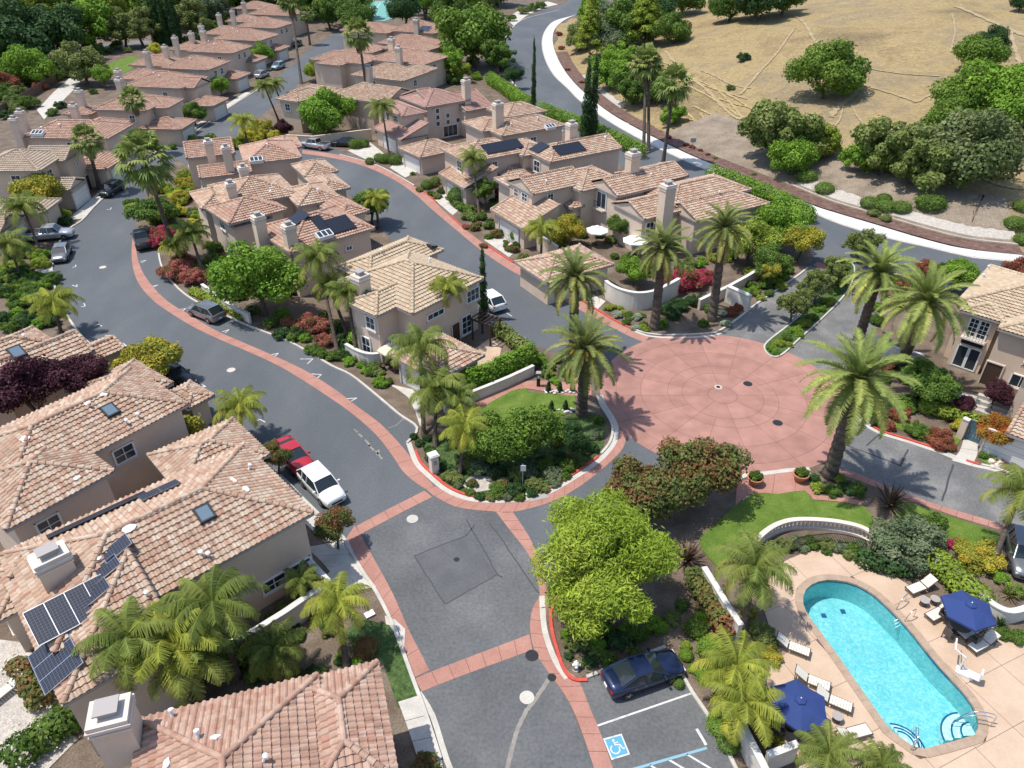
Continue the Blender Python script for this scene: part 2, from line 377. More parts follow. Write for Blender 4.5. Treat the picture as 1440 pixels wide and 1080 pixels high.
for pts in ([(932,88),(975,110),(1030,138),(1075,165)], [(935,100),(985,130),(1040,165)], [(968,112),(1010,128),(1050,140)], [(975,150),(1005,165),(1035,178)], [(985,160),(1000,185),(1020,205)], [(960,155),(980,175),(985,198)],
            [(1000,120),(1030,150),(1062,190)], [(1010,140),(1040,150),(1075,155)], [(950,165),(1000,178),(1050,200)], [(1370,215),(1400,222),(1440,226)], [(1375,232),(1410,240),(1445,242)], [(1368,248),(1405,262),(1445,268)], [(1070,175),(1050,188),(1020,196)]):
    drape('mown_straw_row', pts, .45, 'straw', .14, .06)
# mulch and pebble strips above the white sidewalk
tl = np.array(GL([(1440,361),(1359,351),(1290,334),(1234,317),(1179,301),(1137,287),(1067,257),(1011,235),(970,218),(931,199),(898,182),(864,163),(836,143),(809,118),(792,96),(781,74)], 0, 4))[:, :2]
tl = resample(tl, 70)
mottled('bank_dirt', [(.3, (.16, .125, .09)), (.5, (.22, .175, .13)), (.7, (.28, .23, .17))], .35, fine=.25, fscale=5, bump=.4)
def drape_strip(name, d0, d1, mat, sl_, lift):
    T_ = resample(tl[sl_], len(tl[sl_])*3); ks = 7; n = len(T_); wv = np.random.randn(n)*.1
    V = np.concatenate([np.c_[q, np.maximum(hz(q[:, 0], q[:, 1]), 0)+lift] for q in [offset(T_, -(d0+(d1-d0)*k/(ks-1)))+(np.c_[wv, wv] if k == ks-1 else 0) for k in range(ks)]])
    F = np.array([[k*n+i, k*n+i+1, (k+1)*n+i+1, (k+1)*n+i] for k in range(ks-1) for i in range(n-1)])
    me = mesh_np(name, V, [F])
    if me.polygons[0].normal.z < 0: me.flip_normals()
    return tag(link(name, me, mat), kind='structure')
drape_strip('mulch_strip', .1, 3.2, 'mulch', slice(0, 70), .16)
drape_strip('dirt_bank', 3.0, 14.0, 'bank_dirt', slice(0, 32), .17)
drape_strip('pebble_strip', 3.2, 6.2, 'gravel', slice(0, 17), .24)
drape_strip('gravel_strip', 3.1, 4.6, 'gravel', slice(40, 56), .20)

# upper road
up_in = GL([(1470,372),(1370.6,364),(1318,351.7),(1248,336),(1179,315.6),(1140,299),(1053,264),(997.8,241.7),(956,223.6),(914.4,204),(875.6,183),(845,164),(814.4,141.7),(798,125),(778,105.6),(766,83),(761.7,61),(766,44),(778,30.6),(800.6,23.6),(823,18)], 0, 4)
up_in = resample(np.array(up_in), 90)[:, :2]; up_out = offset(up_in, 10.8)
strip_mesh('upper_road', up_in, up_out, .014, 'asphalt', None, 'structure')
up_side = np.array(GL([(1470,363),(1359,351.7),(1290,335),(1234,318),(1179,301.7),(1137,288),(1067,258),(1011.7,236),(970,219),(931,200),(897.8,183),(864,164),(836.7,144),(809,119),(792,97),(781,75),(777,55.6),(781,40),(795,27.8),(811.7,21),(828,18)], 0, 4))
up_side = resample(up_side, 90)
wk = empty('white_sidewalk'); wk['kind'] = 'structure'
slab_row(wk, up_side, offset(up_in, -.35), 60, 0.0, .14, 'concrete_white', .03)
kerb('kerb', up_in, -.36, .1, 'concrete')
kerb('kerb', offset(up_in, 10.8)[30:], .3, .12, 'concrete')
# end of the upper road, turning away at the top
sheet('road_bend', P2(GL([(823,18),(800,24),(778,31),(764,46),(722,42),(742,24),(764,14),(789,8),(812,-6),(850,-8)], 0, 1)), .011, 'asphalt')
sheet('verge', P2(GL([(722,36),(742,21),(764,11),(785,6),(770,2),(740,8),(712,26)], 0, 1)), .012, 'concrete')

# west road
WLEFT = [(650,1150),(622,1067),(600,1000),(582,951),(554,877),(530,830),(511,802),(485,756),(432,705),(395,668),(345,628),(290,597),(240,565),(194,535),(167,510),(142,496),(111,466),(90,432),(79,404),(75,374),(92,329),(117,310),(139,286),(178,253),(239,206),(267,192),(317,156),(353,133),(385,112),(410,92),(440,66),(472,46)]
WR = [(505,50),(470,78),(432,108),(398,138),(361,167),(330,192),(262,218),(228,245),(205,275),(190,305),(198,334),(222,357),(228,379),(250,407),(278,427),(319,446),(350,460),(402,480),(432,496),(466,516),(493,529),(527,556),(560,584),(585,603),(571,623)]
ISL = [(571,623),(582,652),(599,670),(618,686.7),(637.8,697.8),(660,704.7),(693,707.5),(729.4,706),(747.8,702),(775.6,693.6),(803,678),(831,660),(853,642),(867,623),(870,603),(864,587),(853,570),(848,556)]
west = P2(GL(WLEFT, 0, 3)) + P2(GL(WR, 0, 3)) + P2(GL([(582,652),(599,670),(618,687)], 0, 1)) + P2(GL([(700,760),(745,835),(750,890),(800,990),(850,1120)], 0, 1))
sheet('west_road', west, .010, 'asphalt')
sheet('side_street', P2(GL([(235,215),(300,196),(395,200),(440,196),(500,222),(470,262),(420,240),(330,235),(262,232)], 0, 1)), .013, 'asphalt')
# inner road
INR = [(420,212),(471,219),(512,229),(554,248),(604,283),(635,310),(679,347),(721,375),(760,394),(800,420),(859,449),(889,464),(912,478)]
INL = [(885,505),(850,512),(800,500),(754,488),(704,466),(660,440),(600,385),(560,345),(530,318),(505,285),(470,262),(440,250),(405,235)]
sheet('inner_road', P2(GL(INR, 0, 3))+P2(GL(INL, 0, 3)), .016, 'asphalt')
# crossing between the bands, parking court, links to the plaza
PAD = [(499,739),(599,688),(611,698),(660,712),(700,719),(745,765),(764,838),(748,890),(595,972),(582,951),(554,877),(527,790)]
sheet('crossing_asphalt', P2(GL(PAD, 0, 1)), .014, 'asphalt_old')
sheet('south_road', P2(GL([(593,970),(749,910),(770,944),(800,988),(828,1058),(860,1150),(650,1150),(622,1067)], 0, 1)), .0135, 'asphalt_old')
sheet('parking_court', P2(GL([(814,958),(826,954),(937,912),(951,930),(976,974),(1001,1011),(1026,1058),(1060,1150),(880,1150),(848,1041)], 0, 1)), .0125, 'asphalt_old')
sheet('plaza_link_road', P2(GL([(697,718),(747,712),(803,690),(859,647),(880,608),(940,640),(940,660),(870,702),(800,765),(764,840),(744,770)], 0, 1)), .0115, 'asphalt')
sheet('east_road', P2(GL([(1180,615),(1199,587),(1218,600),(1240,611),(1276,622.8),(1318,636.7),(1341,646),(1368,656),(1401,664),(1440,680),(1520,715),(1520,790),(1440,752),(1401,738),(1331,716),(1270,696),(1217,673),(1170,660)], 0, 1)), .0125, 'asphalt_worn')
sheet('entry_drive', P2(GL([(1010,470),(1039,449),(1067,427),(1120,390.6),(1140,373),(1226,404),(1240,425),(1228,470),(1190,520),(1150,540),(1060,500)], 0, 1)), .0125, 'asphalt_worn')
sheet('entry_mouth', P2(GL([(1140,374),(1150,340),(1260,352),(1226,406)], 0, 1)), .017, 'asphalt')
# dark seams where patches of asphalt meet, an old repair, a filled crack
def ribbon(name, pts, w, z, mat, n=1, jit=0.0, kind='structure'):
    P = np.array(GL(pts, 0, n))[:, :2] if n > 0 else np.array(pts)
    if jit: P = resample(P, len(P)*4); P = P+np.random.randn(*P.shape)*jit
    return strip_mesh(name, offset(P, w/2), offset(P, -w/2), z, mat, None, kind)
for pts in ([(656,731),(699,808)], [(699,808),(626,850)], [(626,850),(582,782)], [(582,782),(656,753)], [(656,753),(668,738)], [(699,808),(707,812)], [(688,735),(760,838)]):
    ribbon('asphalt_seam', pts, .09, .0165, 'crack_seal', 1, .02)
sheet('asphalt_patch', P2(GL([(582,782),(656,753),(699,808),(626,850)], 0, 1)), .0155, 'asphalt_patch')
sheet('asphalt_patch', P2(GL([(566,727),(590,716),(599,728),(574,741)], 0, 1)), .0155, 'asphalt_patch')
sheet('asphalt_patch', P2(GL([(719,983),(741,962),(762,975),(738,1002)], 0, 1)), .0155, 'asphalt_patch')
sheet('asphalt_patch', P2(GL([(311,521),(325,513),(338,520),(322,530)], 0, 1)), .0155, 'asphalt_patch')
sheet('asphalt_patch', P2(GL([(135,377),(143,370),(156,372),(147,380)], 0, 1)), .0155, 'asphalt_patch')
ribbon('filled_crack', [(774,952),(764,967),(752,985),(740,1000),(728,1025),(722,1045),(712,1085)], .24, .0168, 'crack_fill', 2, .012)
ribbon('filled_crack', [(545,602),(556,599),(566,590),(572,591)], .08, .0165, 'crack_fill', 2, .02)
for a, b in (((504,610),(509,615)), ((513,618),(520,628)), ((518,626),(526,634)), ((528,634),(537,646)), ((521,622),(524,619)), ((532,633),(530,640)), ((498,604),(502,608))):
    ribbon('filled_crack', [a, ((a[0]+b[0])/2+.8, (a[1]+b[1])/2), b], .16, .0165, 'crack_fill', 1, .02)
for pts in ([(1218,627),(1238,610)], [(1266,655),(1277,632)], [(1325,705),(1340,653)], [(1187,625),(1228,640),(1268,656)]):
    ribbon('asphalt_seam', pts, .14, .0165, 'crack_seal', 1, .02)
sheet('asphalt_patch', P2(GL([(1318,676),(1345,668),(1395,684),(1380,690),(1350,690)], 0, 1)), .0155, 'asphalt_worn')

# red concrete bands, slab by slab
band = empty('red_concrete_band'); band['kind'] = 'structure'
def bandrow(L, Rr, n, sm=4):
    a, b = GL(L, 0, sm), GL(Rr, 0, sm)
    strip_mesh('joint_bed', resample(np.array(a), n*3+1), resample(np.array(b), n*3+1), .018, 'joint', band)
    slab_row(band, a, b, n, .010, .026, 'red_concrete')
bandrow([(187.5,329),(185,352),(187.5,379),(197,402),(217,424),(244,443),(278,463),(319,482),(361,500),(401.7,520),(458.6,556),(496,582.5),(529,611.7),(551.7,640.8),(565.6,661.7),(582,677),(599,688)],
        [(192,329),(192,354),(199,379),(214,402),(236,424),(267,443),(300,463),(333,478),(375,496),(426.7,520),(471,547.8),(501.7,571.4),(532,593.6),(554.4,615.8),(572.5,636.7),(588,657),(611,685)], 34)
bandrow([(501,740),(535,722),(570,704),(597,690)], [(506,752),(540,734),(576,715),(608,699)], 5)
bandrow([(599,688),(611.4,697.8),(637.8,711.7),(665.6,717),(693,719.4),(718,720.6),(747.8,714.4),(775.6,705.6),(803,692),(831,672.8),(859,649),(875.6,631),(882.5,611.7)],
        [(611,684),(618,687),(637.8,697.8),(660,704.7),(693,707.5),(729.4,706),(747.8,702),(775.6,693.6),(803,678),(831,660),(853,642),(867,623),(870,603)], 20)
bandrow([(697.5,720),(719,748),(740.6,776),(752,800),(760,838)], [(721,720),(743,753),(758,785),(766,810),(770,838)], 8)
bandrow([(760,838),(750.6,852),(746,869),(746,891),(752,916),(770,944),(784,963),(800.6,988),(814.4,1019),(828,1058),(845,1110)],
        [(770,838),(768.5,863),(768.6,885),(774,910.6),(786.7,931.4),(800,945),(814,958),(831,999),(840,1020),(855,1060),(872,1110)], 13)
bandrow([(486,758),(511,802),(530,830),(545,857),(566,905),(583,953)], [(499,739),(527,788),(552,834),(574,884),(590,915),(604,943)], 8)
bandrow([(583,955),(606,945),(650,928),(700,909),(745,892)], [(593,973),(612,965),(648,951),(700,932),(749,914)], 7)
bandrow([(425,216),(471,223),(512.8,234),(554,253),(582,272),(604,291.7),(635,318),(679.4,354.4),(721,382),(760,401),(800,427),(870,465.6),(906,482)],
        [(425,211),(476.7,218),(526.7,232),(571,255),(604,277),(635,307),(674,338),(710,363),(754.4,389),(800,413),(859,449),(889.4,464),(914,473)], 34)
bandrow([(1170,662),(1184,659),(1217.8,671),(1270.6,693.6),(1331.7,714),(1401,735),(1460,756)], [(1160,668),(1185,669),(1217.8,680),(1276,702),(1345.6,727),(1401,744),(1460,766)], 14)
bandrow([(1143,372.5),(1162,382)], [(1150,368),(1170,377)], 2, 2)
bandrow([(1207,399),(1223,404)], [(1213,393),(1230,398)], 2, 2)
# round plaza of coloured concrete, slab by slab
pc = G(1016, 556)[:2]; plaza = empty('plaza', (pc[0], pc[1], 0)); plaza['kind'] = 'structure'
disc = [(11.0*math.cos(a), 11.0*math.sin(a)) for a in np.linspace(0, 2*math.pi, 97)[:-1]]
MB().poly([(x, y, .019) for x, y in disc]).build('joint_bed', 'joint', plaza)
a0 = math.atan2(*(G(1059, 659)[:2]-pc)[::-1])
def sector(r0, r1, t0, t1, g=.028):
    k = 8; pts = []
    for r, s in ((r1, 1), (r0, -1)):
        rr = r-g/2*s if r > .01 else r
        gg = g/2/max(rr, .3)
        an = np.linspace(t0+gg, t1-gg, k)
        if s < 0: an = an[::-1]
        pts += [(rr*math.cos(a), rr*math.sin(a)) for a in an]
    MB().prism(pts, .012, .028).build('slab', 'plaza_concrete', plaza)
MB().prism([(1.28*math.cos(a), 1.28*math.sin(a)) for a in np.linspace(0, 2*math.pi, 33)[:-1]], .012, .028).build('slab', 'plaza_concrete', plaza)
for r0, r1, ns in ((1.3, 3.6, 8), (3.6, 4.86, 16), (4.86, 7.28, 16), (7.28, 9.5, 16), (9.5, 11.0, 16)):
    for k in range(ns): sector(r0, r1, a0+2*math.pi*k/ns, a0+2*math.pi*(k+1)/ns)
for px, py, r in ((1010,544.5,.2), (1051.5,540,.42), (1093.5,595,.42), (901.5,521.3,.2)):
    q = G(px, py); MB().lathe([(r, 0), (r, .008), (r*.8, .012)], 20).build('manhole_cover', 'dark_metal', plaza, loc=(q[0]-pc[0], q[1]-pc[1], .027))
q = G(1010, 544.5); MB().prism([(.36*math.cos(a), .36*math.sin(a)) for a in np.linspace(.6, 2*math.pi+.6, 9)[:-1]], 0, .004).build('manhole_collar', 'concrete', plaza, loc=(q[0]-pc[0], q[1]-pc[1], .027))
for i, (px, py, r, lab) in enumerate(((580,730,.42, 'round grey manhole cover in square patch beside red cross band'), (642,787,.2, 'small manhole cover inside the rectangular road patch'), (741,981,.42, 'grey manhole cover in square patch next to filled crack'), (325,520.5,.4, 'pale manhole cover in diamond patch on the curved road'), (144.5,376,.4, 'manhole cover in road patch opposite the grey hatchback'), (748,922,.4, 'dark round utility cover where the red bands meet'), (776,953,.26, 'small dark utility cover on the red band'))):
    o = MB().lathe([(r, 0), (r, .01), (r*.9, .014), (r*.88, .011)], 22).build('manhole_cover', 'concrete' if i in (0, 2, 3, 4) else 'dark_metal', None, loc=tuple(G(px, py)+np.array([0, 0, .018]))); tag(o, lab, 'manhole cover')

# kerbs
def px_kerb(pts, mat='concrete', w=.2, h=.13, n=4, z0=0.0): return kerb('red_kerb' if mat == 'red_paint' else 'kerb', GL(pts, 0, n), w, h, mat, z0=z0)
isl_g = GL(ISL, 0, 4); kerb('gutter', isl_g, .42, .03, 'concrete')
isl_k = offset(isl_g, .42); N_ = len(isl_k)
kerb('red_kerb', isl_k[2:int(N_*.45)], .2, .14, 'red_paint'); kerb('kerb', isl_k[int(N_*.45):int(N_*.52)], .2, .14, 'concrete'); kerb('red_kerb', isl_k[int(N_*.52):int(N_*.70)], .2, .14, 'red_paint'); kerb('kerb', isl_k[int(N_*.70):], .2, .14, 'concrete')
px_kerb([(571,623),(585,603),(560,584),(527,556),(493,529),(466,516),(432,496),(402,480),(350,460),(319,446),(278,427),(250,407),(228,379),(222,357)], w=-.2)
sk = [(766,838),(767,860),(770,886),(778,912),(788,934),(801,952),(814,959),(825,956)]
kerb('gutter', GL(sk[:6], 0, 4), -.35, .03, 'concrete'); px_kerb([(785,838),(777,860.6),(778,885.6),(785,913),(793.6,938),(806,953.6),(825.6,955)], 'red_paint', -.2, .14)
px_kerb([(826,955),(880,934),(937,912)], w=.2, n=1); px_kerb([(950.6,930),(975.6,974),(1001,1011),(1026,1058),(1060,1130)], w=-.2, n=2)
px_kerb([(622,1067),(600,1000),(582,951),(554,877),(530,830),(511,802),(485,756)], w=.22, h=.14)
kerb('gutter', GL([(665,1150),(632,1067),(612,1005),(592,972)], 0, 3), .3, .02, 'concrete')
px_kerb([(485,756),(432,705),(395,668),(345,628),(290,597),(240,565),(194,535),(167,510),(142,496),(111,466),(90,432),(79,404),(75,374),(92,329),(117,310),(139,286),(178,253),(239,206),(267,192),(317,156),(353,133),(385,112)], w=.22, h=.12)
INK = [(476.7,218),(526.7,232),(571,255),(604,277),(635,307),(674,338),(710,363),(754.4,389),(800,413),(859,449),(889.4,464)]
ik = resample(np.array(GL(INK, 0, 4)), 80)
for a, b, mt in ((0, 24, 'concrete'), (24, 33, 'red_paint'), (38, 45, 'red_paint'), (50, 58, 'red_paint'), (58, 64, 'concrete'), (68, 80, 'red_paint')): kerb('red_kerb' if mt == 'red_paint' else 'kerb', ik[a:b], .2, .13, mt)
px_kerb([(889,464),(914.4,471),(950.6,472.5),(998,470),(1014,465.6),(1039,449),(1067,427),(1120,390.6),(1137,377)], w=.22)
kerb('gutter', GL([(892,467),(914,474),(950,476),(998,474),(1016,469)], 0, 4), .3, .03, 'concrete')
ek = resample(np.array(GL([(1185,578),(1199.7,586.7),(1217.8,600.6),(1240,611.7),(1276,622.8),(1317.8,636.7),(1341,646),(1367.8,656),(1401,664),(1440,680)], 0, 4)), 60)
kerb('gutter', ek, .35, .03, 'concrete'); ek2 = offset(ek, .35)
kerb('kerb', ek2[:12], .2, .13, 'concrete'); kerb('red_kerb', ek2[12:36], .2, .13, 'red_paint'); kerb('kerb', ek2[36:42], .2, .06, 'concrete'); kerb('red_kerb', ek2[42:47], .2, .13, 'red_paint'); kerb('kerb', ek2[47:], .2, .13, 'concrete')
kerb('gutter', GL([(1040,676),(1051,671),(1080,668),(1111,664),(1140,662)], 0, 4), .42, .035, 'concrete')
MED = [(1076,492),(1080,482),(1104,463),(1127,444),(1150,420),(1172,395),(1188,372),(1200,376),(1196,400),(1179,424),(1151,451.7),(1123,476.7),(1100,498),(1086,502)]
medw = smooth([G(*p) for p in MED], 3, True)
sheet('median_bed', P2(medw), .13, 'ivy_ground', thick=.12); kerb('kerb', medw+[medw[0]], .16, .15, 'concrete')

# lawns, beds, paths
sheet('pool_lawn', P2(GL([(1034,712),(1040,709),(1057,694),(1095.6,695),(1131.7,690),(1143,704),(1179,707),(1215,713),(1235,735),(1218,745),(1198,739),(1165,734),(1123,733),(1096,739),(1073,752),(1045,775),(1010,800),(985,772),(984,756)], 0, 1)), .06, 'grass', thick=.05)
sheet('roadside_lawn', P2(GL([(1262,702),(1345,730),(1400,748),(1409,756),(1398,778),(1380,790),(1340,772),(1290,745),(1255,720)], 0, 1)), .06, 'grass', thick=.05)
sheet('island_lawn', P2(GL([(672,578),(690,566),(720,550),(741,546),(744,552),(808,557),(812,577),(760,596),(700,602)], 0, 1)), .06, 'grass', thick=.05)
sheet('island_ground_cover', P2(GL([(592,618),(604,650),(622,676),(650,694),(693,699),(740,697),(785,681),(822,657),(848,628),(852,600),(838,582),(812,580),(760,598),(700,604),(665,600),(640,600),(615,612)], 0, 1)), .055, 'ivy_ground', thick=.05)
sheet('front_lawn', P2(GL([(1238,598),(1262,603),(1300,619),(1340,636),(1352,617),(1330,606),(1290,598),(1262,590)], 0, 1)), .06, 'grass', thick=.05)
sheet('gate_lawn', P2(GL([(1376,645),(1392,657),(1400,640),(1385,622),(1378,627)], 0, 1)), .06, 'grass', thick=.05)
sheet('ground_cover', P2(GL([(505,870),(548,880),(560,905),(575,945),(590,985),(560,995),(538,930),(500,920),(485,890)], 0, 1)), .07, 'ivy_ground', thick=.06)
sheet('far_lawn', P2(GL([(150,90),(185,78),(205,88),(170,105),(140,103)], 0, 1)), .02, 'grass')
def slabbed(name, L, Rr, n, mat='concrete', z=.05, sm=2):
    e = empty(name); e['kind'] = 'structure'; slab_row(e, GL(L, 0, sm), GL(Rr, 0, sm), n, .0, z, mat); return e
slabbed('island_path', [(628,585),(660,568),(700,548),(742,536),(800,538),(832,541)], [(640,592),(676,577),(716,552),(743,547),(800,557),(832,557)], 9, 'red_concrete')
slabbed('pot_path', [(1036,680),(1060,672),(1090,668),(1125,664),(1150,668)], [(1034,712),(1057,694),(1095,695),(1131,690),(1143,703)], 4, 'red_concrete', .045)
slabbed('pot_path', [(1143,703),(1179,706),(1210,711)], [(1140,696),(1182,700),(1215,706)], 3, 'red_concrete', .05)
slabbed('gate_walk', [(1338,648),(1350,634),(1356,612)], [(1366,656),(1374,640),(1378,612)], 2, 'concrete', .05)
slabbed('south_sidewalk', [(560,988),(572,1020),(590,1075),(610,1140)], [(592,978),(604,1015),(622,1075),(640,1140)], 5, 'concrete', .10)
slabbed('south_driveway', [(456,812),(486,788),(505,800)], [(478,835),(492,832),(530,826)], 2, 'concrete', .06)
slabbed('garage_apron', [(430,770),(452,790),(470,812)], [(490,760),(506,796),(522,820)], 3, 'concrete', .055)
slabbed('west_sidewalk', [(92,466),(120,498),(150,520),(178,548),(222,577),(272,606),(330,640),(378,684),(414,722),(466,772)], [(106,462),(138,494),(165,513),(192,538),(238,568),(288,600),(343,631),(392,671),(429,708),(482,758)], 26, 'concrete', .1)
slabbed('west_apron', [(92,312),(118,290),(152,260),(200,226),(240,198),(300,160),(345,130)], [(117,308),(139,285),(177,252),(212,226),(246,200),(316,155),(353,131)], 16, 'concrete', .1)
slabbed('driveway', [(50,372),(52,400)], [(74,374),(78,404)], 2, 'concrete', .09)
slabbed('driveway', [(545,540),(575,560),(590,598)], [(580,548),(595,570),(597,604)], 3, 'concrete', .06)
slabbed('driveway', [(489,212),(526,230)], [(520,200),(540,216)], 2, 'concrete', .05)
slabbed('driveway', [(548,236),(570,250)], [(565,222),(590,240)], 2, 'concrete', .05)
slabbed('driveway', [(609,280),(637,303)], [(628,268),(652,290)], 2, 'concrete', .05)
slabbed('driveway', [(681,338),(716,362)], [(698,325),(730,350)], 2, 'concrete', .05)
slabbed('driveway', [(808,418),(840,436)], [(820,408),(852,424)], 2, 'concrete', .05)
slabbed('gate_path', [(727,372),(748,384)], [(742,362),(758,374)], 2, 'concrete', .05)
slabbed('patio_flagstones', [(1330,545),(1352,570)], [(1385,560),(1392,585)], 4, 'gravel', .08)
sheet('west_patio', P2(GL([(0,900),(40,905),(75,1000),(110,1040),(60,1090),(-40,1090),(-40,900)], 0, 1)), .05, 'gravel', thick=.04)
sheet('pea_gravel', P2(GL([(1040,690),(1053,676),(1060,690),(1045,705)], 0, 1)), .03, 'gravel')
sheet('court_patio', P2(GL([(655,500),(690,475),(705,490),(700,515),(672,520)], 0, 1)), .03, 'deck')
sheet('gravel_bed', P2(GL([(648,683),(665,668),(690,672),(697,688),(670,693)], 0, 1)), .062, 'gravel')
sheet('front_patio', P2(GL([(528,470),(580,480),(600,505),(560,512),(520,492)], 0, 1)), .03, 'deck')
sheet('tennis_court', P2(GL([(512,2),(585,0),(600,12),(540,30),(498,26)], 0, 1)), .05, 'coping')
MATS['tennis_court'] = plain('court_green', (.13, .33, .29), .8); bpy.data.objects['tennis_court'].data.materials[0] = MATS['court_green']
for a, b in (((520,6),(588,3)), ((505,25),(560,21)), ((535,4),(522,25)), ((560,3),(545,22))): ribbon('court_line', [a, b], .25, .06, 'white_paint')
sheet('far_street', P2(GL([(80,70),(140,62),(210,56),(215,62),(150,70),(82,80)], 0, 1)), .03, 'asphalt_worn')
sheet('back_path', P2(GL([(52,155),(75,130),(100,108),(122,102),(105,125),(80,150),(62,168)], 0, 1)), .03, 'concrete')
sheet('utility_pad', P2(GL([(862,155),(880,150),(902,163),(884,175)], 0, 1)), .05, 'concrete')

# painted marks
def stripe(a, b, w, mat='white_paint', z=.021): return ribbon('painted_line', [a, b], w, z, mat)
def tee(p, q, r):                      # corner mark of a stall: two short strokes
    stripe(p, q, .1); stripe(q, r, .1, 'white_paint', .0225)
def zz(x, y): return (x/3.6, 260+y/3.6)
for a, b, c in (((540,125),(560,125),(563,115)), ((365,418),(383,415),(384,405)), ((365,508),(390,516),(390,505)), ((410,618),(432,615),(425,600)), ((478,715),(500,705),(517,717)), ((610,825),(640,815),(622,802)), ((1005,1020),(1042,1022),(1020,1010)), ((710,388),(740,382),(715,395)), ((765,515),(800,507),(768,522)), ((905,632),(940,627),(922,640)), ((1125,745),(1160,733),(1140,750)), ((1375,860),(1410,853),(1392,868))):
    tee(zz(*a), zz(*b), zz(*c))
for a, b, c in (((438,526),(452,527),(446,532)), ((486,561),(502,560),(494,564)), ((360,592),(366,590),(373,594)), ((422,505),(440,505),(432,512))): tee(a, b, c)
stripe((839.5,1021), (973,975), .11); stripe((979.5,1025), (993,1048), .16); stripe((712,440), (720,445), .1)
for a, b in (((966,1061),(1001,1082)), ((941,1069),(968,1085)), ((914,1076),(935,1090))): stripe(a, b, .11)
plain('blue_paint', (.09, .30, .42), .7); plain('blue_line', (.20, .36, .44), .75)
stripe((880,1085), (994,1052), .14, 'blue_line')
BX = [(848,1039), (874,1032), (886,1061), (860,1069)]
sheet('accessible_stall_sign', P2(GL(BX, 0, 1)), .021, 'white_paint')
cw = np.mean([G(*p) for p in BX], 0); inner = [cw+(G(*p)-cw)*.86 for p in BX]; sheet('accessible_stall_field', P2(inner), .0235, 'blue_paint')
ux = (G(*BX[1])-G(*BX[0])); ux /= np.linalg.norm(ux); uy = (G(*BX[0])-G(*BX[3])); uy /= np.linalg.norm(uy)
def sym(pts, w, zq): 
    P = np.array([cw+ux*a+uy*b for a, b in pts])[:, :2]; strip_mesh('wheelchair_symbol', offset(P, w/2), offset(P, -w/2), zq, 'white_paint', None, 'structure')
sym([(-.12+.24*math.cos(a), -.12+.24*math.sin(a)) for a in np.linspace(2.0, 6.6, 14)], .07, .026)
sym([(-.05, .36), (-.03, .1), (.2, .06), (.3, -.2), (.4, -.18)], .08, .0275); sym([(-.03, .22), (.17, .2)], .06, .029); sym([(-.1, .36), (.02, .38)], .1, .0305)
sheet('storm_grate', P2(GL([(546,886),(558,880),(563,893),(551,901)], 0, 1)), .05, 'dark_metal')
sheet('inlet_apron', P2(GL([(541,866),(556,872),(570,885),(568,915),(558,918),(545,890)], 0, 1)), .035, 'concrete')
for k in range(4):
    a, b = (547+k*3.2, 885.5-k*1.5), (552+k*3.2, 900-k*2); ribbon('grate_bar', [a, b], .05, .056, 'steel')
# ---------------------------------------------------------------- tiled roofs and houses
TW, TE = .34, .40                       # tile width and exposed length
def clip_poly(P, a, b, c):
    """keep a*x+b*y+c >= 0; points are (x, y, h)"""
    out = []
    for i in range(len(P)):
        p, q = P[i-1], P[i]; dp, dq = a*p[0]+b*p[1]+c, a*q[0]+b*q[1]+c
        if (dp >= 0) != (dq >= 0):
            t = dp/(dp-dq); out.append(tuple(p[k]+(q[k]-p[k])*t for k in range(3)))
        if dq >= 0: out.append(q)
    return out
PROF = {0: ([0, .13, .33, .53, .68, 1.0], [.0, .06, .088, .06, .004, .0]), 1: ([0, .33, .66, 1.0], [.0, .085, .004, .0])}
def tile_face(poly2, lod):
    """tiles over a convex polygon (u along the eave, v up the slope): whole tiles and clipped pieces"""
    P = np.array(poly2); umin, vmin = P.min(0); umax, vmax = P.max(0)
    A = sum(P[i-1][0]*P[i][1]-P[i][0]*P[i-1][1] for i in range(len(P)))
    if A < 0: P = P[::-1]
    hp = []
    for i in range(len(P)):
        p, q = P[i-1], P[i]; d = q-p; L = np.hypot(*d)
        if L < 1e-6: continue
        hp.append((-d[1]/L, d[0]/L, (d[1]*p[0]-d[0]*p[1])/L))
    nu, nv = int((umax-umin)/TW)+1, int((vmax-vmin)/TE)+1
    I, J = np.meshgrid(np.arange(nu), np.arange(nv)); U = umin+I.ravel()*TW; V = vmin-.06+J.ravel()*TE
    ins = np.ones(len(U), bool); out = np.zeros(len(U), bool)
    for a, b, c in hp:
        ds = np.stack([a*(U+x)+b*(V+y)+c for x, y in ((0, .07), (TW, .07), (0, TE), (TW, TE))])
        ins &= (ds > -.02).all(0); out |= (ds < 0).all(0)
    part = ~ins & ~out
    s, h = PROF[lod]; s = np.array(s); h = np.array(h); k = len(s)
    pieces = []                              # clipped pieces (list of (u, v, h))
    for u, v in zip(U[part], V[part]):
        for q in range(k-1):
            pg = [(u+s[q]*TW, v, h[q]+.085), (u+s[q+1]*TW, v, h[q+1]+.085), (u+s[q+1]*TW, v+TE*1.06, h[q+1]+.008), (u+s[q]*TW, v+TE*1.06, h[q]+.008)]
            for a, b, c in hp:
                pg = clip_poly(pg, a, b, c+.07)
                if len(pg) < 3: break
            if len(pg) >= 3: pieces.append((pg, hash((round(u, 2), round(v, 2))) % 997/997.))
    return U[ins], V[ins], pieces
_tm = {}
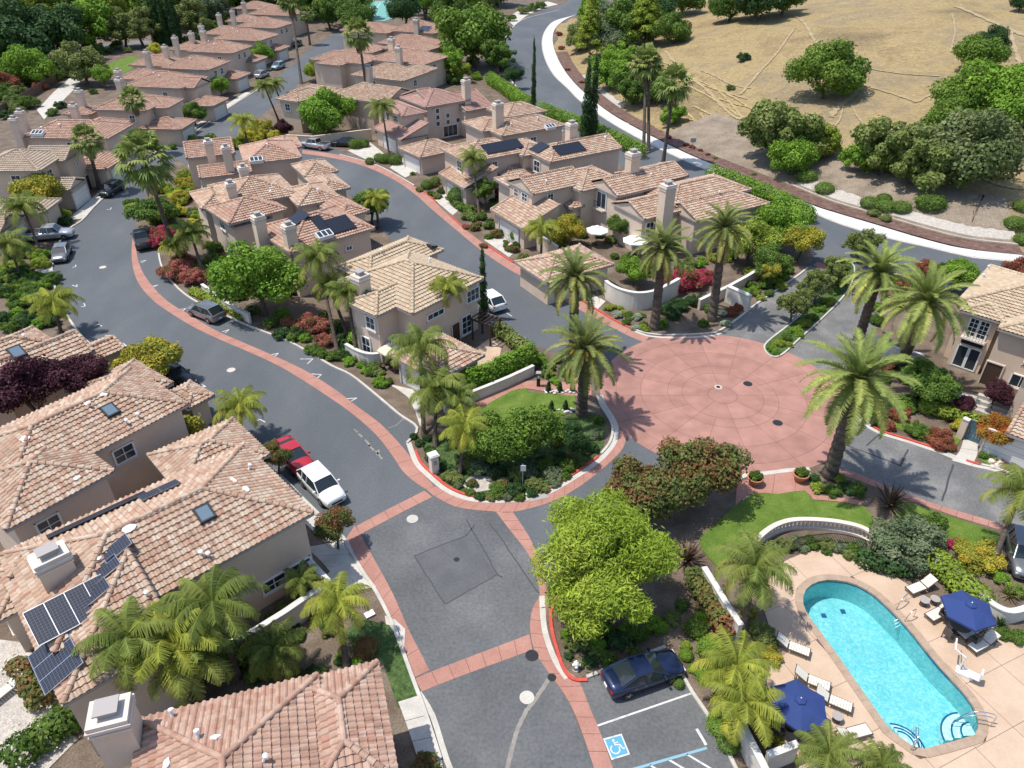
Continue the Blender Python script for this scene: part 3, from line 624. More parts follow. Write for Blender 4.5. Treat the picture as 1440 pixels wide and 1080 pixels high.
def tile_mesh(kind):
    if kind not in _tm:
        s, h = PROF[0]; k = len(s)
        V = [(a*TW, 0, b+.085) for a, b in zip(s, h)]+[(a*TW, TE*1.06, b+.008) for a, b in zip(s, h)]+[(a*TW, 0, b+.03) for a, b in zip(s, h)]
        F = [[i, i+1, k+i+1, k+i] for i in range(k-1)]+[[2*k+i, 2*k+i+1, i+1, i] for i in range(k-1)]
        me = bpy.data.meshes.new('roof_tile'); me.from_pydata(V, [], F); me.update(); me.materials.append(MATS['tileobj_'+kind]); _tm[kind] = me
    return _tm[kind]
_cm = {}
def cap_mesh(kind):
    if kind not in _cm:
        b = MB(); n = 6
        for z, r, dz in ((0, .15, .035), (.46, .125, 0)):
            for q in range(n+1):
                a = math.pi*(q/n)*1.24-.12*math.pi; b.v.append((r*math.cos(a)*1.05, z, r*math.sin(a)*.9+dz))
        for q in range(n): b.f.append([q, n+1+q, n+2+q, q+1])
        b.f.append(list(range(n+1)))
        me = b.mesh('ridge_tile'); me.materials.append(MATS['tileobj_'+kind]); _cm[kind] = me
    return _cm[kind]
HOUSES = {}
class House: pass
def house(key, name, label, ang, blocks, pal='terra', lod=1, single=0, wall='stucco', group=None, cat='house'):
    """blocks: (A, B, depth, eave z, roof, pitch[, base z]) with A, B pixels on the eave line, or ('uv', px, u0, u1, v0, v1, eave z, roof, pitch)"""
    H = House(); HOUSES[key] = H; H.blocks = []; H.faces = []; H.pal = pal
    U = np.array([math.cos(R(ang)), math.sin(R(ang))]); Vv = np.array([-U[1], U[0]])
    for bl in blocks:
        if bl[0] == 'uv':
            _, px, u0, u1, v0, v1, z, roof, pitch = bl[:9]; o = G(px[0], px[1], z)[:2]
            a, du, dv, L, Wd = o+U*u0+Vv*v0, U, Vv, u1-u0, v1-v0
        else:
            A, B, dep, z, roof, pitch = bl[:6]; a, b = G(A[0], A[1], z)[:2], G(B[0], B[1], z)[:2]; d = b-a
            du = max((U, -U, Vv, -Vv), key=lambda q: q@d); dv = np.array([-du[1], du[0]])
            mid = (a+b)/2; L = abs(d@du); a = mid-du*L/2; Wd = abs(dep)
            if dep < 0: dv = -dv
        H.blocks.append(dict(o=a, du=du, dv=dv, L=L, W=Wd, z=z, roof=roof, p=pitch))
    c0 = H.blocks[0]; ctr = c0['o']+c0['du']*c0['L']/2+c0['dv']*c0['W']/2
    H.org = np.array([ctr[0], ctr[1], 0.0]); H.root = empty(name, tuple(H.org)); tag(H.root, label, cat, group)
    tw, tn, tr = [], [], []; polysV, polysF, polysR = [], {}, {}
    allU = []; caps = []
    for bi, b in enumerate(H.blocks):
        o, du, dv, L, Wd, z, p = b['o'], b['du'], b['dv'], b['L'], b['W'], b['z'], b['p']
        P = lambda s, t, zz, o=o, du=du, dv=dv: np.array([*(o+du*s+dv*t), zz])
        b['P'] = P; rf = b['roof']; fc = []; tri = []; i_ = .45; is_ = .14 if rf in ('gs', 'gsl', 'gsr') else .45; it_ = .14 if rf == 'gt' else .45; b['is'], b['it'] = is_, it_
        if rf == 'hip':
            if L >= Wd:
                h = Wd/2; zr = z+h*p; r0, r1 = P(h, h, zr), P(L-h, h, zr)
                fc = [[P(0, 0, z), P(L, 0, z), r1, r0], [P(L, Wd, z), P(0, Wd, z), r0, r1], [P(L, 0, z), P(L, Wd, z), r1], [P(0, Wd, z), P(0, 0, z), r0]]
            else:
                h = L/2; zr = z+h*p; r0, r1 = P(h, h, zr), P(h, Wd-h, zr)
                fc = [[P(L, 0, z), P(L, Wd, z), r1, r0], [P(0, Wd, z), P(0, 0, z), r0, r1], [P(0, 0, z), P(L, 0, z), r0], [P(L, Wd, z), P(0, Wd, z), r1]]
            hips = [(P(0, 0, z), r0), (P(L, Wd, z), r1), (r0, r1)]
            hips += [(P(L, 0, z), r1), (P(0, Wd, z), r0)] if L >= Wd else [(P(L, 0, z), r0), (P(0, Wd, z), r1)]
        elif rf in ('gs', 'gsl', 'gsr'):       # ridge along s; gsl: hip at s=0, gsr: hip at s=L
            h = Wd/2; zr = z+h*p; a0 = h if rf == 'gsl' else 0; a1 = L-h if rf == 'gsr' else L; r0, r1 = P(a0, h, zr), P(a1, h, zr)
            fc = [[P(0, 0, z), P(L, 0, z), r1, r0], [P(L, Wd, z), P(0, Wd, z), r0, r1]]; hips = [(r0, r1)]
            if rf == 'gsl': fc.append([P(0, Wd, z), P(0, 0, z), r0]); hips += [(P(0, 0, z), r0), (P(0, Wd, z), r0)]
            else: tri.append([P(is_, it_, z-.03), P(is_, Wd-it_, z-.03), P(is_, h, zr-it_*p)]); hips += [(P(.1, 0, z), P(.1, h, zr)), (P(.1, Wd, z), P(.1, h, zr))]
            if rf == 'gsr': fc.append([P(L, 0, z), P(L, Wd, z), r1]); hips += [(P(L, 0, z), r1), (P(L, Wd, z), r1)]
            else: tri.append([P(L-is_, it_, z-.03), P(L-is_, Wd-it_, z-.03), P(L-is_, h, zr-it_*p)]); hips += [(P(L-.1, 0, z), P(L-.1, h, zr)), (P(L-.1, Wd, z), P(L-.1, h, zr))]
        elif rf == 'gt':
            h = L/2; zr = z+h*p; r0, r1 = P(h, 0, zr), P(h, Wd, zr)
            fc = [[P(L, 0, z), P(L, Wd, z), r1, r0], [P(0, Wd, z), P(0, 0, z), r0, r1]]; hips = [(r0, r1)]
            for t in (it_, Wd-it_): tri.append([P(is_, t, z-.03), P(L-is_, t, z-.03), P(h, t, zr-is_*p)])
            for t in (.1, Wd-.1): hips += [(P(0, t, z), P(h, t, zr)), (P(L, t, z), P(h, t, zr))]
        elif rf == 'shed':                      # rises from t=0 to t=W
            zr = z+Wd*p; fc = [[P(0, 0, z), P(L, 0, z), P(L, Wd, zr), P(0, Wd, zr)]]; hips = [(P(.1, 0, z), P(.1, Wd, zr)), (P(L-.1, 0, z), P(L-.1, Wd, zr))]
            for s in (i_, L-i_): tri.append([P(s, i_, z), P(s, Wd, z), P(s, Wd, zr)])
        # walls
        w = MB(); base = [P(is_, it_, 0), P(L-is_, it_, 0), P(L-is_, Wd-it_, 0), P(is_, Wd-it_, 0)]; w.prism(base, 0, z-.02)
        for t in tri: w.poly(t)
        wo = w.build('wall', wall, H.root, H.org)
        # roof deck with soffit and gutter
        d = MB()
        for f in fc: d.poly([q+np.array([0, 0, -.01]) for q in f])
        d.poly([P(0, 0, z-.03), P(0, Wd, z-.03), P(L, Wd, z-.03), P(L, 0, z-.03)])
        ro = d.build('roof', 'roof_deck', H.root, H.org); b['roof_obj'] = ro
        gm = MB(); per = [P(0, 0, z), P(L, 0, z), P(L, Wd, z), P(0, Wd, z)]
        for k in range(4):
            q0, q1 = per[k-1], per[k]; m_ = (q0+q1)/2; ln = np.linalg.norm(q1-q0); an = math.atan2(q1[1]-q0[1], q1[0]-q0[0])
            if rf == 'shed' and k in (3,): continue
            gm.box((m_[0], m_[1], z-.10), (ln+.1, .13, .2), Matrix.Rotation(an, 3, 'Z'))
        gm.build('gutter', 'gutter', ro, H.org)
        # tiles
        for f in fc:
            e = f[1]-f[0]; uu = e/np.linalg.norm(e); nrm = np.cross(e, f[2]-f[0]); nrm /= np.linalg.norm(nrm)
            if nrm[2] < 0: nrm = -nrm
            vv = np.cross(nrm, uu); vv = vv if vv[2] > 0 else -vv
            p2 = [((q-f[0])@uu, (q-f[0])@vv) for q in f]
            H.faces.append(dict(poly=f, o=f[0], u=uu, v=vv, n=nrm, p2=p2, blk=bi))
            Uq, Vq, pcs = tile_face(p2, 0 if single else lod)
            fr = np.stack([uu, vv, nrm])
            allU.append((bi, Uq, Vq, fr, f[0], pcs))
        caps += [(bi, h0, h1) for h0, h1 in hips]
    # which whole tiles become objects of their own: those that show largest (nearest to the camera)
    cand = []
    for gi, (bi, Uq, Vq, fr, o3, pcs) in enumerate(allU):
        C = o3+Uq[:, None]*fr[0]+Vq[:, None]*fr[1]
        if single:
            dd = np.linalg.norm(C-np.array([0, 0, HC]), axis=1); face = (np.array([0, 0, HC])-C)@fr[2]
            v = C-np.array([0, 0, HC]); fz = v@np.array([0, math.cos(PITCH), -math.sin(PITCH)]); sx = 720+FPX*v[:, 0]/fz; sy = 540-FPX*(v@np.array([0, math.sin(PITCH), math.cos(PITCH)]))/fz
            hid = np.zeros(len(C), bool)
            for b2i, b2 in enumerate(H.blocks):     # buried under another block's roof
                if b2i == bi: continue
                q = C[:, :2]-b2['o']; s_, t_ = q@b2['du'], q@b2['dv']; L, Wd = b2['L'], b2['W']
                ht = b2['z']+b2['p']*np.minimum(np.minimum(s_, L-s_) if b2['roof'] in ('hip', 'gt') else 99, np.minimum(t_, Wd-t_) if b2['roof'] != 'gt' else 99)
                hid |= (s_ > 0) & (s_ < L) & (t_ > 0) & (t_ < Wd) & (ht > C[:, 2]+.02)
            ok = (face > 0) & ~hid & (sx > -10) & (sx < 1450) & (sy < 1090)
            cand += [(dd[i], gi, i) for i in np.nonzero(ok)[0]]
    cand.sort(); chosen = set((g_, i) for _, g_, i in cand[:single])
    s, h = [np.array(a) for a in PROF[0 if single else lod]]; k = len(s)
    V, Qs, Rn, ex = [], [], [], {}; off = 0
    mats_inv = H.org
    for gi, (bi, Uq, Vq, fr, o3, pcs) in enumerate(allU):
        keep = np.array([(gi, i) not in chosen for i in range(len(Uq))], bool) if single else np.ones(len(Uq), bool)
        if single:
            M = Matrix((tuple(fr[0]), tuple(fr[1]), tuple(fr[2]))).transposed().to_4x4(); ro = H.blocks[bi]['roof_obj']
            for i in np.nonzero(~keep)[0]:
                q = o3+fr[0]*Uq[i]+fr[1]*Vq[i]-H.org
                t = bpy.data.objects.new('roof_tile', tile_mesh(pal)); col.objects.link(t); t.parent = ro
                Mx = M.copy() @ Matrix.Rotation(R(random.uniform(-1.2, 1.2)), 4, 'Z'); Mx.translation = Vector(q)+Vector(fr[2])*random.uniform(0, .012); t.matrix_basis = Mx
        Uk, Vk = Uq[keep], Vq[keep]; n_ = len(Uk)
        if n_:
            jit = np.random.rand(n_)*.014
            lo = o3+(Uk[:, None, None]+s[None, :, None]*TW)*fr[0]+Vk[:, None, None]*fr[1]+(h[None, :, None]+.085+jit[:, None, None])*fr[2]
            hi = o3+(Uk[:, None, None]+s[None, :, None]*TW)*fr[0]+(Vk[:, None, None]+TE*1.06)*fr[1]+(h[None, :, None]+.008)*fr[2]
            V.append(np.concatenate([lo, hi], 1).reshape(-1, 3)); base = off+np.arange(n_)[:, None]*(2*k)+np.arange(k-1)[None, :]
            Qs.append(np.stack([base, base+1, base+k+1, base+k], -1).reshape(-1, 4)); Rn.append(np.repeat(np.random.rand(n_), k-1)); off += n_*2*k
        for pg, rv in pcs:
            W3 = [o3+fr[0]*a+fr[1]*b_+fr[2]*c for a, b_, c in pg]; ex.setdefault(len(pg), []).append((list(range(off, off+len(pg))), rv)); V.append(np.array(W3)); off += len(pg)
    polys, rn = [np.concatenate(Qs)], [np.concatenate(Rn)]
    for kk, lst in ex.items(): polys.append(np.array([a for a, _ in lst])); rn.append(np.array([b_ for _, b_ in lst]))
    me = mesh_np('tile_field', np.concatenate(V)-H.org, polys, np.concatenate(rn)); tf = link('tile_field', me, 'tile_'+pal, H.blocks[0]['roof_obj']); tf['kind'] = 'stuff'
    # ridge and hip caps
    capmb_V, capmb_F, capR = [], [], []
    for bi, h0, h1 in caps:
        d = h1-h0; ln = np.linalg.norm(d)
        if ln < .3: continue
        t = Vector(d/ln); side = t.cross(Vector((0, 0, 1))).normalized(); up = side.cross(t); n_ = max(1, int(ln/.42))
        M = Matrix((tuple(side), tuple(t), tuple(up))).transposed().to_4x4()
        for q in range(n_):
            pos = h0+d*(q/n_)+np.array(up)*.07
            if single:
                o_ = bpy.data.objects.new('ridge_tile', cap_mesh(pal)); col.objects.link(o_); o_.parent = H.blocks[bi]['roof_obj']; Mx = M.copy(); Mx.translation = Vector(pos-H.org); o_.matrix_basis = Mx
            else:
                cm = cap_mesh(pal); b0 = len(capmb_V)
                for v in cm.vertices: w_ = M @ v.co; capmb_V.append((w_[0]+pos[0]-H.org[0], w_[1]+pos[1]-H.org[1], w_[2]+pos[2]-H.org[2]))
                rv = random.random()
                for pl in cm.polygons: capmb_F.append([b0+i for i in pl.vertices]); capR.append(rv)
    if capmb_F:
        me = bpy.data.meshes.new('ridge_caps'); me.from_pydata(capmb_V, [], capmb_F); me.update(); at = me.attributes.new('rnd', 'FLOAT', 'FACE'); at.data.foreach_set('value', capR)
        c_ = link('ridge_caps', me, 'tile_'+pal, H.blocks[0]['roof_obj']); c_['kind'] = 'stuff'
    return H
def roofhit(H, px, py):
    d = ray(px, py); best = None
    for f in H.faces:
        dn = d@f['n']
        if dn >= 0: continue
        t = ((f['o']-np.array([0, 0, HC]))@f['n'])/dn; q = np.array([0, 0, HC])+d*t; u, v = (q-f['o'])@f['u'], (q-f['o'])@f['v']
        P = f['p2']; s = 0; ok = True; A = sum(P[i-1][0]*P[i][1]-P[i][0]*P[i-1][1] for i in range(len(P)))
        for i in range(len(P)):
            a, b = P[i-1], P[i]; cr = ((b[0]-a[0])*(v-a[1])-(b[1]-a[1])*(u-a[0]))*(1 if A > 0 else -1)
            if cr < -.15*math.dist(a, b): ok = False
        if ok and (best is None or t < best[0]): best = (t, f, q)
    return best
def fmat(f, q, org, lift=0.0):
    M = Matrix((tuple(f['u']), tuple(f['v']), tuple(f['n']))).transposed().to_4x4(); M.translation = Vector(q-org)+Vector(f['n'])*lift; return M
def on_roof(H, px, py, me, name, mat, lift=.08, rot=0.0, label=None):
    h = roofhit(H, px, py)
    if h is None: print('no roof hit', name, px, py); return None
    o = link(name, me, mat, H.blocks[h[1]['blk']]['roof_obj']); o.matrix_basis = fmat(h[1], h[2], H.org, lift) @ Matrix.Rotation(rot, 4, 'Z')
    if label: o['label'] = label
    return o
_sk = MB().box((0, 0, .12), (.72, .92, .16)).mesh('skylight'); _skf = MB()
for x, y, w, d in ((0, -.5, 1.0, .1), (0, .5, 1.0, .1), (-.42, 0, .1, .92), (.42, 0, .1, .92)): _skf.box((x, y, .1), (w, d, .24))
_skf = _skf.mesh('frame')
def skylight(H, px, py, s=1.0):
    o = on_roof(H, px, py, _sk, 'skylight', 'skylight_glass')
    if o: o.scale = (s, s, 1); link('frame', _skf, 'dark_metal', o)
def greenhouse_light(H, px, py):
    """white framed box skylight with several panes at the eave"""
    b = MB().box((0, 0, .25), (1.7, .9, .5)).mesh('roof_window'); o = on_roof(H, px, py, b, 'roof_window', 'glass')
    if o:
        f = MB()
        for x in (-.85, -.28, .28, .85): f.box((x, 0, .27), (.09, .98, .54))
        for y in (-.47, .47): f.box((0, y, .27), (1.8, .07, .54))
        f.build('frame', 'white_frame', o)
_vp = MB().lathe([(.07, 0), (.07, .4), (.13, .4), (.13, .48), (.02, .54)], 10).mesh('vent_pipe')
def vents(H, pts):
    for px, py in pts: on_roof(H, px, py, _vp, 'vent_pipe', 'lead_white', .02)
def patch(H, px, py, s=.5):
    s *= .55; rr = random.Random(px*7+py); b = MB(); an = np.linspace(0, 2*math.pi, 12)[:-1]
    b.prism([(s*(.7+.6*rr.random())*math.cos(a)*1.3, s*(.5+.5*rr.random())*math.sin(a)) for a in an], 0, .10); on_roof(H, px, py, b.mesh('mortar_patch'), 'mortar_patch', 'lead_white', .06)
def solar(H, px, py, nx, ny, w=1.0, hgt=1.65, mat='solar_cells', frame='steel', rot=0.0, skip=()):
    h = roofhit(H, px, py)
    if h is None: print('no roof hit solar', px, py); return
    me = MB().box((0, 0, .02), (w-.04, hgt-.04, .04)).mesh('solar_panel'); fr = MB()
    for x, y, a, b in ((0, -hgt/2+.01, w, .03), (0, hgt/2-.01, w, .03), (-w/2+.01, 0, .03, hgt), (w/2-.01, 0, .03, hgt)): fr.box((x, y, .018), (a-.01, b, .05))
    fr = fr.mesh('frame'); ro = H.blocks[h[1]['blk']]['roof_obj']; M0 = fmat(h[1], h[2], H.org, .2) @ Matrix.Rotation(rot, 4, 'Z')
    for i in range(nx):
        for j in range(ny):
            if (i, j) in skip: continue
            o = link('solar_panel', me, mat, ro); o.matrix_basis = M0 @ Matrix.Translation(((i-(nx-1)/2)*w, (j-(ny-1)/2)*hgt, 0)); link('frame', fr, frame, o)
def chimney(H, px, py, ztop=8.4, w=1.1, d=.9, z0=4.0, wall='stucco', flue=True, ang=None):
    q = G(px, py, ztop); b = H.blocks[0]; a = math.atan2(b['du'][1], b['du'][0]) if ang is None else R(ang); M = Matrix.Rotation(a, 3, 'Z')
    m_ = MB().box((q[0], q[1], (ztop+z0)/2-.15), (w, d, ztop-z0-.3), M); o = m_.build('chimney', wall, H.root, H.org)
    c = MB().box((q[0], q[1], ztop-.62), (w+.14, d+.14, .1), M).box((q[0], q[1], ztop-.3), (w+.22, d+.22, .16), M).box((q[0], q[1], ztop-.1), (w+.08, d+.08, .22), M); c.build('chimney_cap', 'trim', o, H.org)
    if flue: MB().box((q[0], q[1], ztop+.16), (w*.45, d*.5, .3), M).box((q[0], q[1], ztop+.36), (w*.62, d*.66, .08), M).build('flue', 'gutter', o, H.org)
def side_pt(b, side, f, z, out=0.0):
    a_, i_ = b['is'], b['it']; L, Wd, P = b['L'], b['W'], b['P']
    if side == 'f': q = P(a_+(L-2*a_)*f, i_-out, z); t = b['du']; nn = -b['dv']
    elif side == 'b': q = P(a_+(L-2*a_)*f, Wd-i_+out, z); t = b['du']; nn = b['dv']
    elif side == 'r': q = P(L-a_+out, i_+(Wd-2*i_)*f, z); t = b['dv']; nn = b['du']
    else: q = P(a_-out, i_+(Wd-2*i_)*f, z); t = b['dv']; nn = -b['du']
    return q, t, nn
def window(H, bi, side, f, z, w=1.0, h=1.3, nx=2, ny=2, sill=True, mat='glass', fmt='white_frame', name='window'):
    b = H.blocks[bi]; q, t, nn = side_pt(b, side, f, z, .0); a = math.atan2(t[1], t[0]); M = Matrix.Rotation(a, 3, 'Z')
    def at(x, zz, o): return (q[0]+t[0]*x+nn[0]*o, q[1]+t[1]*x+nn[1]*o, z+zz)
    o = MB().box(at(0, 0, .02), (w, .08, h), M).build(name, mat, H.root, H.org)
    fr = MB()
    for x in (-w/2, w/2): fr.box(at(x, 0, .05), (.13, .12, h+.1), M)
    for zz in (-h/2, h/2): fr.box(at(0, zz, .052), (w+.1, .12, .1), M)
    for k in range(1, nx): fr.box(at(-w/2+w*k/nx, 0, .05), (.05, .09, h), M)
    for k in range(1, ny): fr.box(at(0, -h/2+h*k/ny, .048), (w, .085, .045), M)
    fr.build('frame', fmt, o, H.org)
    if sill: MB().box(at(0, -h/2-.12, .08), (w+.3, .2, .1), M).build('sill', 'trim', o, H.org)
def garage_door(H, bi, side, f, w=4.6, h=2.2, mat='garage_paint'):
    b = H.blocks[bi]; q, t, nn = side_pt(b, side, f, h/2); M = Matrix.Rotation(math.atan2(t[1], t[0]), 3, 'Z')
    def at(x, zz, o): return (q[0]+t[0]*x+nn[0]*o, q[1]+t[1]*x+nn[1]*o, zz)
    o = MB().box(at(0, h/2, .005), (w, .05, h), M).build('garage_door', 'gutter', H.root, H.org)
    for k in range(4): MB().box(at(0, h/4*(k+.5), .03), (w-.02, .05, h/4-.035), M).build('door_panel', mat, o, H.org)
    fr = MB()
    for x in (-w/2-.08, w/2+.08): fr.box(at(x, h/2+.05, .06), (.16, .2, h+.1), M)
    fr.box(at(0, h+.08, .062), (w+.34, .2, .16), M).build('door_surround', 'trim', o, H.org)
def door(H, bi, side, f, w=1.0, h=2.1, mat='dark_wood'):
    b = H.blocks[bi]; q, t, nn = side_pt(b, side, f, h/2); M = Matrix.Rotation(math.atan2(t[1], t[0]), 3, 'Z')
    def at(x, zz, o): return (q[0]+t[0]*x+nn[0]*o, q[1]+t[1]*x+nn[1]*o, zz)
    o = MB().box(at(0, h/2, .02), (w, .07, h), M).build('door', mat, H.root, H.org)
    MB().box(at(-w/2-.06, h/2, .05), (.12, .14, h), M).box(at(w/2+.06, h/2, .05), (.12, .14, h), M).box(at(0, h+.06, .052), (w+.24, .14, .12), M).build('frame', 'trim', o, H.org)
    MB().box(at(w*.38, h*.48, .09), (.05, .06, .16), M).build('handle', 'steel', o, H.org)
def balcony(H, bi, side, f, z, w=1.9):
    b = H.blocks[bi]; q, t, nn = side_pt(b, side, f, z); M = Matrix.Rotation(math.atan2(t[1], t[0]), 3, 'Z')
    def at(x, zz, o): return (q[0]+t[0]*x+nn[0]*o, q[1]+t[1]*x+nn[1]*o, z+zz)
    o = MB().box(at(0, -.06, .3), (w, .6, .14), M).build('balcony', 'trim', H.root, H.org)
    for k in range(9): MB().box(at(-w/2+.04+(w-.08)*k/8, .45, .56), (.025, .025, .9), M).build('baluster', 'dark_metal', o, H.org)
    MB().box(at(0, .92, .56), (w, .05, .05), M).build('railing', 'dark_metal', o, H.org)

hA = .38
# near west side
H1 = house('H1', 'tile_roof_house', 'tile-roofed house with a large square chimney beside the south sidewalk', 17,
  [((197,1013),(446,950),-11,5.8,'hip',hA), ((415,963),(530,930),-6.2,5.5,'hip',hA), ((400,1100),(556,1085),-6,5.4,'hip',hA)], 'red', 0, 300)
chimney(H1, 152, 1000, 8.2, 1.6, 1.35, 5.0); vents(H1, [(279,1040),(344,970),(370,1072),(243,1010)]); patch(H1, 303, 1040, .35); patch(H1, 236, 1076, .4)
window(H1, 1, 'r', .5, 4, 1, 1.2); garage_door(H1, 2, 'r', .5)
H2 = house('H2', 'tile_roof_house', 'long tile-roofed house carrying a solar array and slim black panel strip', 43,
  [('uv',(440,721),-14.8,0,0,9.2,5.8,'hip',hA), ('uv',(440,721),-15.6,-9.9,-3.4,8.0,5.3,'gsl',.36), ('uv',(440,721),-17.6,-14.6,4.4,8.8,3.6,'hip',hA), ('uv',(440,721),-15.2,-12.5,7.0,9.3,5.6,'hip',hA), ('uv',(440,721),-5.6,.8,7.4,13.2,4.1,'hip',hA)], 'terra', 0, 300)
chimney(H2, 68, 779, 8.2, 1.7, 1.2, 4.6); skylight(H2, 288, 724); solar(H2, 167, 774, 1, 1, 1.0, 1.6); solar(H2, 151, 803, 1, 1, 1.0, 1.6); solar(H2, 136, 836, 1, 1, 1.0, 1.6); solar(H2, 102, 858, 4, 1, .98, 2.1); solar(H2, 82, 930, 3, 1, .98, 2.1)
solar(H2, 226, 693, 2, 1, 1.2, 1.2); solar(H2, 140, 727, 6, 1, .95, .8, 'solar_black', 'solar_black')
vents(H2, [(283,781),(293,783),(207,838),(350,662)]); patch(H2, 182, 745, .5); patch(H2, 345, 690, .4); patch(H2, 328, 677, .35); patch(H2, 138, 787, .25)
window(H2, 0, 'r', .28, 4.1, .9, 1.1); window(H2, 0, 'f', .93, 1.6, 1.6, 1.0); window(H2, 0, 'f', .8, 1.6, 1.6, 1.0); window(H2, 2, 'l', .5, 1.7, 1.6, 1.3); window(H2, 3, 'l', .5, 4.2, 1.8, 1.4); garage_door(H2, 4, 'r', .5)
H3 = house('H3', 'tile_roof_house', 'tile-roofed house with one tilted skylight behind the solar roof house', 53,
  [('uv',(265,568),-13,0,0,8.0,5.8,'hip',hA), ('uv',(265,568),-14.2,-7.4,-2.9,3.9,5.8,'hip',hA), ('uv',(265,568),-4.6,.9,3.6,9.3,4.7,'hip',hA), ('uv',(265,568),-.4,2.0,-.6,2.8,2.7,'hip',.3)], 'terra', 0, 300)
skylight(H3, 155, 579, 1.0); vents(H3, [(194,587),(178,596),(125,572)]); patch(H3, 148, 555, .45); patch(H3, 36, 618, .5); patch(H3, 123, 569, .3); patch(H3, 108, 674, .3)
window(H3, 0, 'f', .6, 4.3, 1.5, 1.2); window(H3, 0, 'r', .5, 4.2, 1, 1.2); garage_door(H3, 2, 'r', .5); window(H3, 1, 'f', .3, 4.2, 1.4, 1.2)
H4 = house('H4', 'tile_roof_house', 'tile-roofed house standing behind the purple plum trees', 52,
  [('uv',(131,492),-10,0,-.2,4.4,5.6,'gs',.48), ('uv',(131,492),-11,-1.4,3.2,8.0,5.3,'hip',.42), ('uv',(131,492),-14,-7,-1.5,6,5.2,'hip',hA), ('uv',(131,492),-1.0,2.0,-2.0,1.2,2.9,'gs',hA)], 'terra', 1)
skylight(H4, 24, 497, 1.1); vents(H4, [(44,513),(50,511),(34,476)]); window(H4, 0, 'f', .8, 3.6, 1.2, 1.2); window(H4, 0, 'r', .5, 4.2, 1, 1.1); garage_door(H4, 3, 'r', .5, 3)
# west row going away from the camera
L5 = house('L5', 'tile_roof_house', 'greyish beige roofed house with two garages facing the parked black SUV', 2,
  [((-40,241),(55,241),8.5,5.8,'hip',hA), ((30,228),(93,226),5.8,5.6,'gs',.42), ((30,266),(96,270),4.6,2.9,'gs',.4), ((-50,330),(2,327),6,2.9,'gsl',.4), ((-30,300),(60,300),5,2.9,'hip',.4)], 'beige', 1)
window(L5, 0, 'r', .3, 4.5, 1.4, 1.2); garage_door(L5, 2, 'r', .5, 4.2); garage_door(L5, 3, 'r', .5, 4.2); window(L5, 1, 'r', .5, 4.5, .5, 1.0); window(L5, 0, 'f', .6, 4.5, 1.3, 1.2); door(L5, 1, 'r', .8)
L6 = house('L6', 'tile_roof_house', 'tile-roofed house with two tall chimneys and a garage beside the lone fan palm', -3,
  [((28,194),(150,196),8.5,5.6,'hip',hA), ((90,238),(150,238),8,2.9,'hip',.36), ((100,186),(160,186),7,5.6,'hip',hA)], 'rose', 1)
chimney(L6, 18, 166, 8.6); chimney(L6, 27, 156, 8.6); garage_door(L6, 1, 'r', .5); window(L6, 0, 'f', .55, 4.4, 1.2, 1.1); greenhouse_light(L6, 55, 190); vents(L6, [(85,178),(60,182)])
for key, lab, ang, bl, ch, vt in (
  ('L7', 'tile-roofed house with balcony windows third along the far west row', -4, [((129,155),(206,156),9.5,5.8,'hip',hA), ((170,152),(236,152),6.5,5.6,'hip',hA), ((195,182),(255,182),6.5,2.9,'hip',.36), ((84,163),(130,160),6,5.0,'hip',hA)], [(110,127),(102,147)], (164,134)),
  ('L8', 'tile-roofed house with wide dormer gable fourth along the far west row', -10, [((171,122),(256,124),10,5.8,'hip',hA), ((215,122),(275,124),6,5.6,'gs',.42), ((255,150),(302,148),6.5,2.9,'hip',.36), ((160,112),(215,112),7,5.2,'hip',hA)], [(165,99),(166,111)], (217,105)),
  ('L9', 'tile-roofed house with a yellow shrub at its back fifth along the row', -11, [((225,97),(294,98),9.5,5.8,'hip',hA), ((180,92),(240,94),8,5.0,'hip',hA), ((295,112),(336,110),6.5,2.9,'hip',.36)], [(231,65),(205,72)], (260,80)),
  ('L10', 'tile-roofed house with paired chimneys sixth along the far west row', -12, [((262,73),(327,75),9.5,5.8,'hip',hA), ((238,70),(285,72),8,5.0,'hip',hA), ((330,88),(362,86),6.5,2.9,'hip',.36)], [(268,46),(245,52)], (294,60)),
  ('L11', 'tile-roofed house seventh along the far west row', -14, [((300,55),(364,58),10,5.8,'hip',hA), ((285,48),(330,50),8,5.2,'hip',hA), ((360,72),(395,70),6.5,2.9,'hip',.36)], [(282,36),(285,43)], (327,42)),
  ('L12', 'tile-roofed house eighth along the far west row', -14, [((332,38),(388,40),10,5.8,'hip',hA), ((318,30),(350,32),8,5.2,'hip',hA)], [(307,20),(326,15)], (352,27)),
  ('L13', 'tile-roofed house at the far end of the west row', -14, [((350,20),(408,23),10,5.8,'hip',hA), ((330,12),(372,14),9,5.2,'hip',hA)], [(342,3)], (365,15))):
    h_ = house(key, 'tile_roof_house', lab, ang, bl, 'rose', 1)
    for x, y in ch: chimney(h_, x, y, 8.5)
    vents(h_, [vt, (vt[0]+8, vt[1]+4)]); window(h_, 0, 'r', .35, 4.5, 1.2, 1.2); window(h_, 0, 'r', .65, 4.5, 1.2, 1.2); window(h_, 0, 'f', .7, 4.4, 1.0, 1.1)
    if len(bl) > 2: garage_door(h_, 2, 'r', .5, 4.4)
